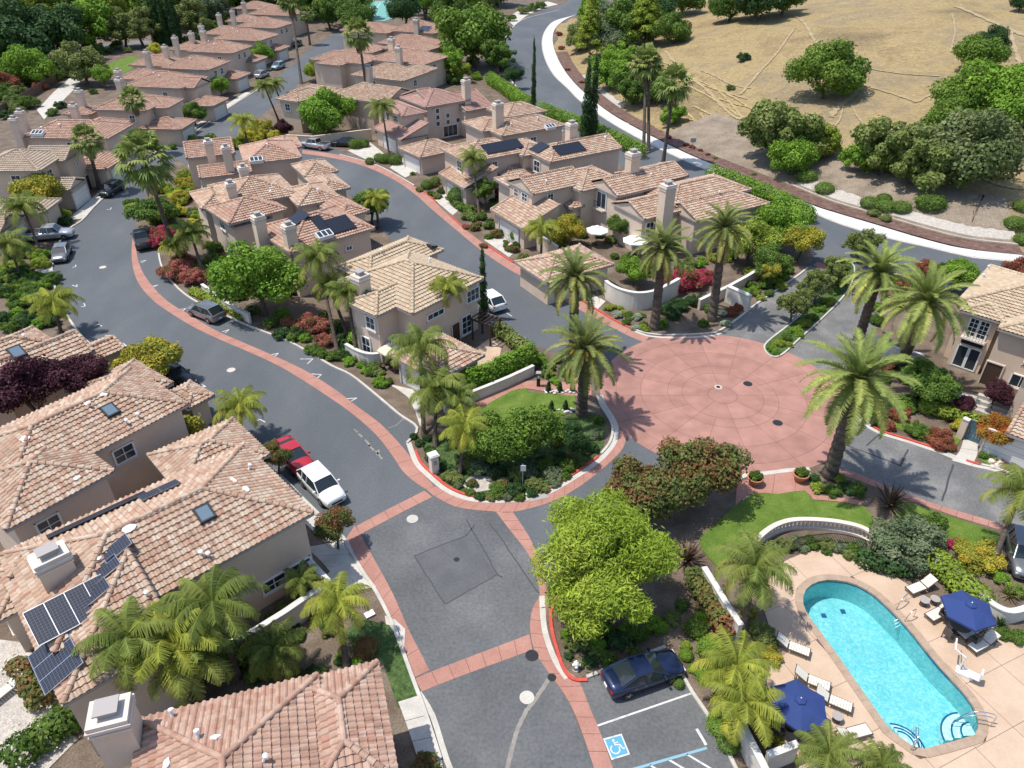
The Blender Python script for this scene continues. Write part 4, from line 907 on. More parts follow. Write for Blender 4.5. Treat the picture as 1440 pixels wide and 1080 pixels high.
# middle block
M4 = house('M4', 'tile_roof_house', 'tile-roofed house with twin chimneys at the bend opposite the parked pickup', 22,
  [((345,233),(423,220),9,5.6,'hip',hA), ((282,260),(352,234),5,5.0,'gs',.34), ((262,226),(330,213),7,5.6,'gs',hA), ((385,212),(424,206),6,5.2,'hip',hA)], 'rose', 1)
chimney(M4, 292, 198, 8.4); chimney(M4, 317, 206, 8.6); greenhouse_light(M4, 361, 228); vents(M4, [(376,206)]); window(M4, 2, 'l', .5, 4.3, 1.3, 1.3); window(M4, 1, 'l', .5, 3.6, 1, 1.1)
M3 = house('M3', 'tile_roof_house', 'tile-roofed house with long low ridge between its twin-chimney neighbours', 31,
  [((316,293),(420,273),9,5.6,'hip',hA), ((420,291),(480,279),7,5.4,'hip',hA), ((285,297),(335,283),7,5.0,'hip',hA), ((452,272),(492,264),7,5.0,'hip',hA), ((430,250),(474,240),6,5.2,'hip',hA)], 'terra', 1)
chimney(M3, 323, 257, 8.0, z0=3); chimney(M3, 341, 234, 8.4, z0=3); skylight(M3, 425, 254, 1.0); window(M3, 0, 'f', .4, 4.4, 1, 1); window(M3, 0, 'l', .5, 4.4, 1.4, 1.4); vents(M3, [(447,270),(380,273)])
M2 = house('M2', 'tile_roof_house', 'reddish tile-roofed house with two blue-black solar panels and twin chimneys', 41,
  [((410,357),(525,320),9,5.6,'hip',hA), ((326,318),(400,292),7,5.2,'hip',hA), ((480,307),(520,297),7,5.0,'hip',hA), ((330,322),(380,305),5,4.6,'hip',hA)], 'red', 1)
chimney(M2, 405, 316, 8.2, 1.2, 1.0); chimney(M2, 362, 303, 8.2, 1.2, 1.0)
solar(M2, 450, 316, 1, 1, 1.3, 2.6, 'solar_black', 'solar_black'); solar(M2, 477, 317, 2, 1, 1.5, 2.4, 'solar_black', 'solar_black'); solar(M2, 420, 308, 2, 1, 1.1, 2.2, 'solar_black', 'solar_black'); greenhouse_light(M2, 456, 334); window(M2, 0, 'f', .7, 4.0, .8, .5, 2, 1)
window(M2, 1, 'l', .5, 4.2, 1.5, 1.6); window(M2, 3, 'l', .4, 1.8, 1.2, 1.8)
M1 = house('M1', 'tile_roof_house', 'sand-coloured tile-roofed house with patio parasol between the two roads', 50,
  [('uv',(670,388),-9.6,0,-.9,9.6,5.7,'hip',.40), ('uv',(670,388),-12,-5,1.3,5.6,5.7,'hip',.40), ('uv',(670,388),-7.9,2.4,7.0,12.4,5.6,'hip',.40)], 'sand', 1, wall='stucco')
chimney(M1, 506, 386, 8.0, 1.3, 1.2, 0.0); skylight(M1, 607, 348, .9); vents(M1, [(535,356),(603,370)]); window(M1, 0, 'f', .92, 4.2, 1.8, 1.3, 3, 2); window(M1, 0, 'f', .32, 4.2, 2.2, .6, 3, 1); window(M1, 0, 'f', .3, 1.3, 1.8, 2.0, 2, 1)
window(M1, 1, 'f', .35, 1.3, 2.2, 2.1, 3, 2); window(M1, 1, 'l', .3, 4.3, 1.2, 1.3); window(M1, 1, 'l', .6, 1.5, 1.2, 1.8); door(M1, 0, 'f', .62); window(M1, 0, 'f', .8, 1.3, 1.4, 2.0, 2, 3); window(M1, 2, 'l', .6, 4.2, 1.3, 1.4)
M1g = house('M1g', 'garage_building', 'detached garage with low hipped tile roof behind the clipped hedge', 47, [((546,502),(618,534),5.8,2.8,'hip',.36)], 'terra', 1, cat='garage')
garage_door(M1g, 0, 'f', .5)
# east row
R1 = house('R1', 'tile_roof_house', 'tile-roofed house behind the two date palms by the white garden wall', 30,
  [((906,309),(998,287),6.5,4.8,'gs',.36), ((975,309),(1087,288),6.5,4.6,'gsr',.36), ((945,290),(1060,268),7,5.2,'hip',.34)], 'terra', 1)
R1g = house('R1g', 'garage_building', 'detached garage with square hipped tile roof beside the date palm by the road', 32, [('uv',(863,372),-9,0,0,6.4,2.9,'hip',.36)], 'terra', 1, cat='garage')
window(R1, 0, 'f', .12, 3.4, 1.2, 1.4); window(R1, 0, 'f', .35, 1.6, 1.6, 2); window(R1, 1, 'f', .3, 3.2, 1.3, 1.4); window(R1, 1, 'f', .7, 1.6, 1.8, 2); vents(R1, [(1010,273),(1040,300)]); chimney(R1, 940, 259, 9.0, 1.5, 1.2, 0); greenhouse_light(R1, 1064, 300)
R2 = house('R2', 'tile_roof_house', 'tile-roofed house with arched bay window and white patio parasols in its court', 32,
  [((748,273),(826,258),6.2,5.8,'gs',.40), ((872,278),(940,257),6.4,5.8,'gs',.40), ((818,270),(880,255),7.5,5.6,'hip',.36), ((905,262),(968,247),6,5.2,'gs',.36), ((688,295),(737,322),5.6,2.9,'shed',.36), ((800,291),(827,292),3.2,3.4,'hip',.36), ((720,265),(770,258),5,5.0,'hip',.36)], 'terra', 1)
garage_door(R2, 4, 'f', .5); window(R2, 0, 'l', .3, 4.6, 1.3, 1.5, 2, 3); window(R2, 0, 'l', .68, 4.6, 1.0, 1.5, 2, 3); window(R2, 0, 'f', .35, 4.5, .9, 1.5, 2, 3); window(R2, 1, 'l', .5, 4.3, 1.9, 2.1, 2, 1); balcony(R2, 1, 'l', .5, 3.2); chimney(R2, 891, 214, 9.6, 1.5, 1.2, 0); vents(R2, [(767,258),(914,248)]); door(R2, 5, 'f', .5)
R3 = house('R3', 'tile_roof_house', 'tile-roofed house with three black solar arrays above the inner road', 32,
  [((656,229),(737,214),8.0,5.8,'hip',.36), ((640,222),(662,227),4,5.6,'hip',.38), ((775,229),(874,208),7,5.8,'gsl',.36), ((733,219),(780,213),7,5.6,'hip',.36), ((618,244),(652,266),5.6,2.9,'shed',.36), ((715,252),(760,238),4.5,3.2,'hip',.36)], 'terra', 1)
garage_door(R3, 4, 'f', .5); solar(R3, 706, 207, 5, 1, 1.25, 2.2, 'solar_black', 'solar_black'); solar(R3, 759, 209, 2, 1, 1.2, 2.2, 'solar_black', 'solar_black'); solar(R3, 800, 210, 4, 1, 1.2, 2.2, 'solar_black', 'solar_black')
window(R3, 0, 'l', .35, 4.5, 1.3, 1.5, 2, 3); window(R3, 0, 'f', .5, 4.4, .9, 1.5, 2, 3); window(R3, 2, 'l', .5, 4.3, 1.5, 1.6); chimney(R3, 804, 173, 9.0, 1.4, 1.2, 0); vents(R3, [(850,196)])
R4 = house('R4', 'tile_roof_house', 'low tile-roofed house with box skylight in front of the tall cypress pair', 32,
  [((704,191),(798,177),7.5,4.8,'hip',.36), ((680,186),(720,178),7,4.8,'hip',.36), ((712,165),(770,157),7,5.0,'hip',.36)], 'terra', 1)
R4g = house('R4g', 'garage_building', 'detached garage with hipped tile roof next to the pink-roofed house', 38, [('uv',(599,220.5),-1.0,6.6,0,6.6,2.9,'hip',.4)], 'terra', 1, cat='garage')
garage_door(R4g, 0, 'l', .5); greenhouse_light(R4, 773, 181); vents(R4, [(718,177),(755,168)]); chimney(R4, 700, 145, 9.0, 1.5, 1.2, 0); window(R4, 0, 'f', .5, 3.2, 1.2, 1.0)
R5 = house('R5', 'tile_roof_house', 'mauve-pink tile-roofed house with a wall of small square windows', 37,
  [((566,164),(601,158),10,5.8,'hip',.34), ((612,152),(625,146),11,5.8,'gs',.34), ((655,157),(694,150),11,4.6,'gs',.36), ((600,152),(660,140),9,6.0,'hip',.36), ((521,181),(568,197),5.6,2.9,'shed',.34)], 'mauve', 1)
garage_door(R5, 4, 'f', .5); chimney(R5, 655, 112, 9.4, 1.3, 1.1, 4); window(R5, 0, 'l', .3, 4.5, 1.5, 1.6, 3, 3); window(R5, 0, 'l', .6, 4.5, 1.2, 1.6)
for fx, zq in ((.25, 5.0), (.25, 3.9), (.25, 2.8), (.5, 3.9), (.5, 2.8), (.75, 2.8)): window(R5, 3, 'f', fx, zq, .8, .8, 1, 1, False)
window(R5, 3, 'f', .55, 1.2, 3.0, 1.9, 3, 1); window(R5, 2, 'f', .5, 1.5, 1.8, 1.8, 2, 1)
# houses beyond the cross street
for key, lab, ang, bl, pal, ch in (
  ('M5', 'tile-roofed house behind the big bright green tree', -28, [((388,139),(419,144),9,5.6,'hip',.36), ((471,131),(512,148),10,5.6,'hip',.36), ((400,132),(470,140),7,5.0,'hip',.34), ((500,143),(556,140),9,5.2,'gs',.34)], 'terra', [(517,94)]),
  ('M6', 'tile-roofed house just behind the very tall palm trunk', -27, [((493,106),(567,114),10,5.6,'hip',.36), ((540,106),(582,108),10,5.4,'hip',.36)], 'terra', [(560,66)]),
  ('M7', 'tile-roofed house with small front pyramid roof by the far street', -22, [((436,84),(512,90),8,5.4,'hip',.36), ((443,90),(480,92),6,5.2,'hip',.4), ((480,72),(522,75),8,5.4,'hip',.36)], 'rose', []),
  ('M8', 'far tile-roofed house with a slim chimney and ochre side wall', -27, [((516,84),(594,92),11,5.6,'hip',.36), ((530,70),(600,72),9,5.6,'hip',.36)], 'rose', [(550,54)]),
  ('M9', 'far tile-roofed house with stepped ridges near the tennis court', -24, [((527,62),(604,66),9,5.6,'hip',.36)], 'rose', []),
  ('M10', 'far tile-roofed house with a small blue solar panel', -21, [((477,43),(545,47),9,5.6,'hip',.36), ((545,44),(612,47),11,5.8,'hip',.36)], 'rose', [(585,27)])):
    h_ = house(key, 'tile_roof_house', lab, ang, bl, pal, 1, wall='stucco_tan')
    for x, y in ch: chimney(h_, x, y, 9, 1.3, 1.1)
    window(h_, 0, 'f', .4, 4.3, 1.2, 1.2); window(h_, 0, 'l', .5, 4.3, 1.2, 1.2); window(h_, 0, 'r', .5, 4.3, 1.2, 1.2); garage_door(h_, 0, 'l', .5, 4.2)
solar(HOUSES['M10'], 598, 41, 2, 1, 1.5, 2.5)
# right edge
E1 = house('E1', 'tile_roof_house', 'pink stucco house with French doors and white balcony by the date palms', -43,
  [('uv',(1351,436),0,3.6,0,9,5.8,'hip',.34), ('uv',(1404,462),0,12,0,12.5,5.8,'gsl',.36), ('uv',(1404,462),-4.2,4,3,13.5,6.0,'hip',.36)], 'sand', 1, wall='stucco')
E2 = house('E2', 'garage_building', 'pink stucco wing with white garage door behind the red-leaved maple', -43, [((1416,606),(1462,630),4.5,2.7,'shed',.2), ((1440,510),(1480,532),8,5.4,'hip',.36)], 'terra', 1, cat='garage')
window(E1, 0, 'f', .34, 4.35, .78, 1.8, 2, 4, False); window(E1, 0, 'f', .66, 4.35, .78, 1.8, 2, 4, False); balcony(E1, 0, 'f', .5, 3.35, 2.1); window(E1, 0, 'f', .31, 1.25, .9, 2.2, 1, 1, False); window(E1, 0, 'f', .69, 1.25, .9, 2.2, 1, 1, False); window(E1, 0, 'f', .5, 2.85, 1.7, .4, 1, 1, False, 'glass', 'dark_metal'); door(E1, 1, 'f', .06, 1.3, 2.3); window(E1, 1, 'f', .25, 1.4, 1.5, 1.2, 2, 1)
vents(E1, [(1375,376),(1391,380),(1384,392)]); garage_door(E2, 0, 'f', .55)
# ---------------------------------------------------------------- vegetation
LEAF = {
 'bright': [(0, (.055, .12, .014)), (.5, (.095, .19, .02)), (1, (.15, .25, .035))],
 'green': [(0, (.035, .075, .013)), (.5, (.06, .115, .02)), (1, (.10, .165, .03))],
 'dark': [(0, (.018, .04, .014)), (.5, (.032, .065, .02)), (1, (.055, .095, .028))],
 'olive': [(0, (.075, .09, .025)), (.5, (.12, .14, .04)), (1, (.18, .19, .07))],
 'greygreen': [(0, (.06, .085, .04)), (.5, (.10, .125, .065)), (1, (.17, .18, .11))],
 'sycamore': [(0, (.06, .10, .022)), (.5, (.105, .15, .04)), (1, (.175, .21, .075))],
 'sage': [(0, (.045, .075, .025)), (.5, (.08, .115, .042)), (1, (.135, .165, .075))],
 'oak': [(0, (.04, .085, .012)), (.5, (.075, .14, .02)), (1, (.125, .195, .035))],
 'yellowgreen': [(0, (.10, .14, .018)), (.5, (.18, .22, .03)), (1, (.28, .28, .05))],
 'pepper': [(0, (.10, .14, .015)), (.5, (.185, .235, .025)), (1, (.28, .30, .05))],
 'photinia': [(0, (.05, .07, .018)), (.4, (.085, .105, .028)), (.6, (.13, .10, .035)), (.8, (.17, .055, .03)), (1, (.24, .09, .05))],
 'golden': [(0, (.12, .13, .02)), (.4, (.20, .19, .03)), (.75, (.30, .25, .03)), (1, (.36, .18, .03))],
 'gold': [(0, (.20, .19, .02)), (.5, (.33, .28, .03)), (1, (.46, .36, .05))],
 'plum': [(0, (.04, .012, .02)), (.5, (.075, .022, .034)), (1, (.13, .045, .06))],
 'fire': [(0, (.20, .19, .03)), (.35, (.30, .20, .03)), (.6, (.40, .13, .025)), (1, (.42, .05, .03))],
 'rust': [(0, (.17, .05, .03)), (.5, (.28, .085, .05)), (1, (.36, .15, .09))],
 'bougainvillea': [(0, (.07, .11, .02)), (.28, (.14, .16, .04)), (.38, (.36, .03, .07)), (.7, (.50, .06, .11)), (1, (.55, .16, .18))],
 'crimson': [(0, (.20, .012, .05)), (.5, (.36, .02, .09)), (1, (.45, .06, .13))],
 'oleander': [(0, (.09, .12, .03)), (.3, (.16, .15, .05)), (.45, (.42, .10, .09)), (1, (.50, .20, .16))],
 'date': [(0, (.05, .085, .022)), (.5, (.10, .135, .04)), (.85, (.19, .20, .06)), (1, (.27, .25, .07))],
 'date_yellow': [(0, (.08, .11, .025)), (.5, (.155, .18, .05)), (.8, (.26, .26, .07)), (1, (.38, .33, .08))],
 'queen': [(0, (.05, .085, .018)), (.5, (.10, .14, .03)), (1, (.19, .21, .05))],
 'queen_yellow': [(0, (.09, .11, .02)), (.5, (.19, .20, .03)), (1, (.36, .32, .05))],
 'fan': [(0, (.06, .085, .02)), (.5, (.11, .14, .035)), (1, (.21, .22, .07))],
 'thatch': [(0, (.16, .12, .06)), (1, (.30, .23, .13))],
 'flax': [(0, (.06, .035, .03)), (.5, (.12, .07, .05)), (1, (.22, .15, .09))],
 'silver': [(0, (.16, .19, .13)), (1, (.33, .35, .27))]}
for k, st in LEAF.items():
    f_ = 1.0 if k in ('plum', 'flax', 'thatch', 'crimson', 'bougainvillea', 'oleander', 'fire', 'rust') else 1.5
    LEAF[k] = [(a, (min(.6, q[0]*f_*(1.18 if k in ('bright', 'green', 'oak', 'sycamore', 'sage', 'queen', 'date') else 1)), min(.6, q[1]*f_*1.06), min(.6, q[2]*f_))) for a, q in st]
for k, v in LEAF.items(): attrmat('leaf_'+k, v, False, rough=.65, trans=.3, noise=.25, nscale=.9, spec=.2)
mottled('bark', [(.3, (.07, .05, .038)), (.7, (.16, .125, .095))], 3, bump=.6, bscale=9, stretch=((1, 1, .3), 0))
mottled('palm_bark', [(.3, (.055, .042, .034)), (.7, (.14, .112, .088))], 2.5, bump=.8, bscale=7, stretch=((.6, .6, 2.5), 0))
mottled('pale_bark', [(.3, (.22, .18, .14)), (.7, (.38, .33, .27))], 3, bump=.4)
def leaf_quads(C, Nn, size, rs, aspect=1.7):
    """kite-shaped leaf faces at C, facing Nn"""
    n = len(C); Rv = rs.normal(size=(n, 3)); T = np.cross(Nn, Rv); T /= np.linalg.norm(T, axis=1)[:, None]+1e-9; B = np.cross(Nn, T)
    sz = size*(.6+.8*rs.rand(n))[:, None]; a = T*sz*aspect/2; b = B*sz/2
    V = np.stack([C-a, C+b+Nn*sz*.08, C+a-Nn*sz*.12, C-b+Nn*sz*.08], 1).reshape(-1, 3)
    return V, np.arange(4*n).reshape(-1, 4)
def cloud(blobs, n, size, seed=0, low=-.45, aspect=1.7, inner=.62, facing=.75):
    """blobs: (x, y, z, rx, ry, rz); leaves through the outer shell of every blob"""
    rs = np.random.RandomState(seed); w = np.array([b[3]*b[4]+b[3]*b[5] for b in blobs]); ids = rs.choice(len(blobs), n, p=w/w.sum()); Bq = np.array(blobs)[ids]
    d = rs.normal(size=(n, 3)); d /= np.linalg.norm(d, axis=1)[:, None]; bad = d[:, 2] < low; d[bad, 2] *= -1
    rad = inner+(1.06-inner)*rs.rand(n)**.6; rad += (rs.rand(n) < .14)*rs.rand(n)*.35; C = Bq[:, :3]+d*Bq[:, 3:]*rad[:, None]
    Nn = d*facing+rs.normal(size=(n, 3))*.45+np.array([0, 0, .25]); Nn /= np.linalg.norm(Nn, axis=1)[:, None]
    V, F = leaf_quads(C, Nn, size, rs, aspect)
    tone = rs.rand(len(blobs))[ids]*.5+rs.rand(n)*.5
    return V, F, tone
def blobs_round(r, h0, hz_, nb, seed, spread=.62, br=(.32, .5)):
    rs = np.random.RandomState(seed); out = []
    for i in range(nb):
        d = rs.normal(size=3); d /= np.linalg.norm(d); 
        if d[2] < -.35: d[2] = -d[2]*.5
        k = spread*(.6+.48*rs.rand()); b = r*(br[0]+(br[1]-br[0])*rs.rand())
        out.append((d[0]*r*k, d[1]*r*k, h0+d[2]*hz_*k, b, b, b*.85))
    out.append((0, 0, h0, r*.5, r*.5, hz_*.5)); return out
PM = {}
def crown_mesh(key, *a):
    if key not in PM:
        V, F, t = cloud(*a); PM[key] = mesh_np(key, V, [F], t); PM[key].materials.append(MATS['leaf_green'])
    return PM[key]
def setmat(o, pal):
    o.material_slots[0].link = 'OBJECT'; o.material_slots[0].material = MATS['leaf_'+pal]
def trunk_mesh(h, r, seed, limbs=5, reach=1.0, spread=.6):
    rs = random.Random(seed); b = MB(); top = (rs.uniform(-.1, .1)*h, rs.uniform(-.1, .1)*h, h*.55)
    b.tube([(0, 0, -.15), (top[0]*.4, top[1]*.4, h*.25), top], [r*1.25, r, r*.8], 8, False)
    for k in range(limbs):
        a = 2*math.pi*k/limbs+rs.uniform(-.4, .4); e = reach*rs.uniform(.7, 1.1)
        b.tube([top, (top[0]+math.cos(a)*e*spread*.5, top[1]+math.sin(a)*e*spread*.5, h*.8), (top[0]+math.cos(a)*e*spread, top[1]+math.sin(a)*e*spread, h*1.12)], [r*.6, r*.4, r*.15], 6, False)
    return b.mesh('trunk')
# crown shapes are 1 m in radius and scaled per plant; three of each
for i in range(3):
    crown_mesh('round%d' % i, blobs_round(1, 0, .85, 34, 10+i, .78, (.2, .34)), 15000, .046, 20+i, -1)
    crown_mesh('loose%d' % i, blobs_round(1, 0, .95, 40, 30+i, .86, (.13, .26)), 12000, .05, 40+i, -1)
    crown_mesh('shrub%d' % i, blobs_round(1, .35, .6, 20, 50+i, .74, (.2, .36)), 3400, .095, 60+i, -.5)
    crown_mesh('bigshrub%d' % i, blobs_round(1, .35, .6, 34, 55+i, .8, (.16, .3)), 11000, .046, 65+i, -.6)
    crown_mesh('wide%d' % i, blobs_round(1, 0, .5, 34, 70+i, .8, (.16, .3)), 14000, .048, 80+i, -.8)
    b = []
    rs_ = np.random.RandomState(90+i)
    for k in range(26):
        t = k/25.; b.append((rs_.uniform(-.25, .25), rs_.uniform(-.25, .25), t*12+.3, (1-t)**.55*.85+.12, (1-t)**.55*.85+.12, .7))
    crown_mesh('spindle%d' % i, b, 8000, .13, 100+i, -1, 1.9)
    b = []
    for k in range(60):
        t = (k/59.)**.8; a = k*2.4; q = (1-t)*.82+.05; b.append((math.cos(a)*q*rs_.uniform(.5, 1), math.sin(a)*q*rs_.uniform(.5, 1), t*2.6, .26*(1.25-t), .26*(1.25-t), .16))
    crown_mesh('conifer%d' % i, b, 10000, .05, 110+i, -.5, 2.2)
    crown_mesh('clipped%d' % i, [(0, 0, .62, .95, .95, .72)], 3600, .08, 120+i, -.8, 1.5, .9, 1.0)
# weeping pepper crown: hanging sprays
V, F, t = cloud(blobs_round(1, .1, .8, 46, 5, .78, (.14, .28)), 56000, .015, 6, -1, 4.6, .5, .35); PM['weep0'] = mesh_np('weep0', V, [F], t); PM['weep0'].materials.append(MATS['leaf_pepper'])
for i in range(3): PM['trunk%d' % i] = trunk_mesh(1.0, .07, i, 5, .7); PM['trunk%d' % i].materials.append(MATS['bark'])
def mpx(px, py, z=0):            # pixels per metre where the pixel's ray meets height z
    q = G(px, py, z); return FPX/np.linalg.norm(q-np.array([0, 0, HC]))
CNT = [0]
def tree(name, label, cx, cy, rpx, zc, pal, shape='round', group=None, hill=False, cat='tree', flat=1.0, bark='bark', zfix=None):
    CNT[0] += 1; k = CNT[0] % 3
    if hill:
        b = GH(cx, cy+rpx*.62); s = 1.06*rpx/(FPX/np.linalg.norm(b-np.array([0, 0, HC]))); z0 = b[2]; q = b; zc = s*.6 if zc is None else zc
    else: q = G(cx, cy, zc); s = rpx/mpx(cx, cy, zc); z0 = 0
    root = empty(name, (q[0], q[1], z0), CNT[0]*1.9); tag(root, label, cat, group)
    t = link('trunk', PM['trunk%d' % k], None, root); th = max(.4, zc-.15*s); w = min(1.6, max(.5, s*.55)); t.scale = (s*.9, s*.9, th)
    if bark != 'bark': t.material_slots[0].link = 'OBJECT'; t.material_slots[0].material = MATS[bark]
    c = link('crown', PM[shape+('0' if shape == 'weep' else str(k))], None, root); c.location = (0, 0, zc); c.scale = (s, s, s*flat); setmat(c, pal)
    return root
def shrub(name, label, px, py, rpx, pal, shape='shrub', group=None, hill=False, cat='shrub', flat=1.0):
    CNT[0] += 1; k = CNT[0] % 3; b = GH(px, py) if hill else G(px, py, .3)
    s = rpx/(FPX/np.linalg.norm(b-np.array([0, 0, HC])))
    if shape == 'shrub' and s > 1.05: shape = 'bigshrub'
    o = link(name, PM[shape+str(k)], None, None, (b[0], b[1], b[2] if hill else 0)); o.rotation_euler = (0, 0, CNT[0]*2.3); o.scale = (s, s, s*flat); setmat(o, pal)
    return tag(o, label, cat, group)
# ---- palms
def frond(L, e0, droop, n, ll, lw, sweep, hang, rs, taper=.35):
    """one feather leaf in the x-z plane: quads of leaflets along a curved midrib"""
    m = 14; P = [np.zeros(3)]; T = []
    for i in range(m):
        t = i/m; a = e0-droop*t**1.25; d = np.array([math.cos(a), 0, math.sin(a)]); T.append(d); P.append(P[-1]+d*L/m)
    T.append(T[-1]); P = np.array(P); T = np.array(T); V = []
    for i in range(n):
        t = .06+.94*i/(n-1); x = t*m; k = min(int(x), m-1); f = x-k; p = P[k]*(1-f)+P[k+1]*f; d = T[k]
        l = ll*(taper+(1-taper)*math.sin(math.pi*min(1, t*.9+.12))**.7)
        for s in (-1, 1):
            up = np.cross(d, np.array([0, s, 0])); dr = d*sweep+np.array([0, s, 0])*(1-.35*abs(hang))+np.array([0, 0, -hang])+rs.normal(size=3)*.10
            dr /= np.linalg.norm(dr); tip = p+dr*l; mid = p+dr*l*.5+np.array([0, 0, .06*l]); w = d*lw*.5
            V += [p-w, p+w, tip+w*.25, tip-w*.25]
    # midrib
    for i in range(m):
        w = np.array([0, .035*(1-.7*i/m), 0]); V += [P[i]-w, P[i]+w, P[i+1]+w, P[i+1]-w]
    return np.array(V)
def rotz(V, a):
    c, s = math.cos(a), math.sin(a); return np.c_[V[:, 0]*c-V[:, 1]*s, V[:, 0]*s+V[:, 1]*c, V[:, 2]]
def palm_crown(key, spec, seed, pal):
    rs = np.random.RandomState(seed); VV, tn = [], []
    for i in range(spec['n']):
        t = i/(spec['n']-1); e0 = R(spec['e'][0]+(spec['e'][1]-spec['e'][0])*t**spec.get('pw', 1)+rs.uniform(-7, 7)); a = i*2.39996+rs.uniform(-.15, .15)
        V = frond(spec['L']*rs.uniform(.86, 1.08)*(.8+.2*min(1, t*3)), e0, R(spec['d'][0]+(spec['d'][1]-spec['d'][0])*t)+rs.uniform(-.15, .15), spec['m'], spec['ll'], spec['lw'], spec['sw'], spec['h'], rs)
        if spec.get('twist'): V[:, 1] += np.sin(V[:, 0]*.8)*rs.uniform(-.2, .2)
        V = rotz(V, a); VV.append(V); tn.append(np.clip(np.full(len(V)//4, .25+.5*rs.rand()*(.6+.4*t)+.25*t)+rs.normal(size=len(V)//4)*.10, 0, 1))
    V = np.concatenate(VV); me = mesh_np(key, V, [np.arange(len(V)).reshape(-1, 4)], np.concatenate(tn)); me.materials.append(MATS['leaf_'+pal]); PM[key] = me
DATE = dict(n=50, L=4.7, e=(82, -30), d=(62, 88), m=64, ll=.56, lw=.10, sw=.75, h=-.22)
QUEEN = dict(n=20, L=3.9, e=(76, 8), d=(100, 135), m=66, ll=.95, lw=.075, sw=.4, h=.6, twist=1)
for i in range(2): palm_crown('date%d' % i, DATE, 200+i, 'date'); palm_crown('queen%d' % i, QUEEN, 210+i, 'queen')
palm_crown('queen2', dict(QUEEN, n=24, h=.75), 215, 'queen')
def fan_crown(key, seed):
    rs = np.random.RandomState(seed); V, t = [], []
    for i in range(40):
        f = i/39; e = R(80-120*f+rs.uniform(-8, 8)); a = i*2.39996; pl = 1.15*rs.uniform(.85, 1.1); d = np.array([math.cos(e), 0, math.sin(e)])
        u = np.array([-math.sin(e), 0, math.cos(e)]); c = d*pl; q = [np.array([0, -.03, 0]), np.array([0, .03, 0]), c+np.array([0, .02, 0]), c-np.array([0, .02, 0])]; dead = f > .82
        for k in range(15):
            an = R(-105+210*k/14); dr = d*math.cos(an)+np.array([0, 1, 0])*math.sin(an)-u*.12+rs.normal(size=3)*.05; l = rs.uniform(.75, 1.0)*(1.0-.2*abs(k-7)/7); tip = c+dr*l+np.array([0, 0, -.30*l]); mid = c+dr*l*.62
            w = np.cross(dr, u); w = w/np.linalg.norm(w)*.085; q += [c, mid-w, tip, mid+w]
        Q = rotz(np.array(q), a); V.append(Q); t.append(np.clip(np.full(len(Q)//4, .2+.7*rs.rand())+rs.normal(size=len(Q)//4)*.08, 0, 1))
    V = np.concatenate(V); me = mesh_np(key, V, [np.arange(len(V)).reshape(-1, 4)], np.concatenate(t)); me.materials.append(MATS['leaf_fan']); PM[key] = me
    V, t = [], []
    for i in range(60):
        a = rs.uniform(0, 6.28); e = R(-62-25*rs.rand()); z0 = -.2-1.1*rs.rand(); d = np.array([math.cos(e), 0, math.sin(e)]); l = rs.uniform(.8, 1.3); w = rs.uniform(.10, .2); p = np.array([.18, 0, z0]); V.append(rotz(np.array([p, p+d*l*.5+np.array([0, w, 0]), p+d*l, p+d*l*.5-np.array([0, w, 0])]), a)); t.append(rs.rand())
    V = np.concatenate(V); me = mesh_np(key+'_skirt', V, [np.arange(len(V)).reshape(-1, 4)], t); me.materials.append(MATS['leaf_thatch']); PM[key+'_skirt'] = me
fan_crown('fan0', 220); fan_crown('fan1', 221)
def ptrunk(key, r0, r1, n=22, flare=1.5, rough=.06, bark='palm_bark', seg=10):
    rs = random.Random(key); b = MB(); pts, rr = [], []
    for i in range(n+1):
        t = i/n; pts.append((.02*math.sin(t*3), 0, -.01+t*1.01)); rr.append((r0+(r1-r0)*t)*(1+(flare-1)*math.exp(-t*14))*(1+rough*(1 if i % 2 else -1)))
    b.tube(pts, rr, seg, True); me = b.mesh('trunk'); me.materials.append(MATS[bark]); PM[key] = me
ptrunk('pt_date', .48, .40, 26, 1.25, .07, 'palm_bark', 12); ptrunk('pt_queen', .19, .12, 20, 1.5, .03); ptrunk('pt_fan', .30, .20, 26, 1.5, .03)
_boss = MB().lathe([(.38, -1.2), (.58, -.75), (.66, -.3), (.45, .1), (.15, .3)], 12).mesh('frond_base'); _boss.materials.append(MATS['palm_bark'])
_dates = MB()
for k in range(14):
    a = k*.45; _dates.tube([(.3*math.cos(a), .3*math.sin(a), 0), (.9*math.cos(a), .9*math.sin(a), .15), (1.25*math.cos(a), 1.25*math.sin(a), -.45)], [.03, .10, .2], 6)
_dates = _dates.mesh('fruit_stalks'); plain('fruit', (.55, .30, .03), .6); _dates.materials.append(MATS['fruit'])
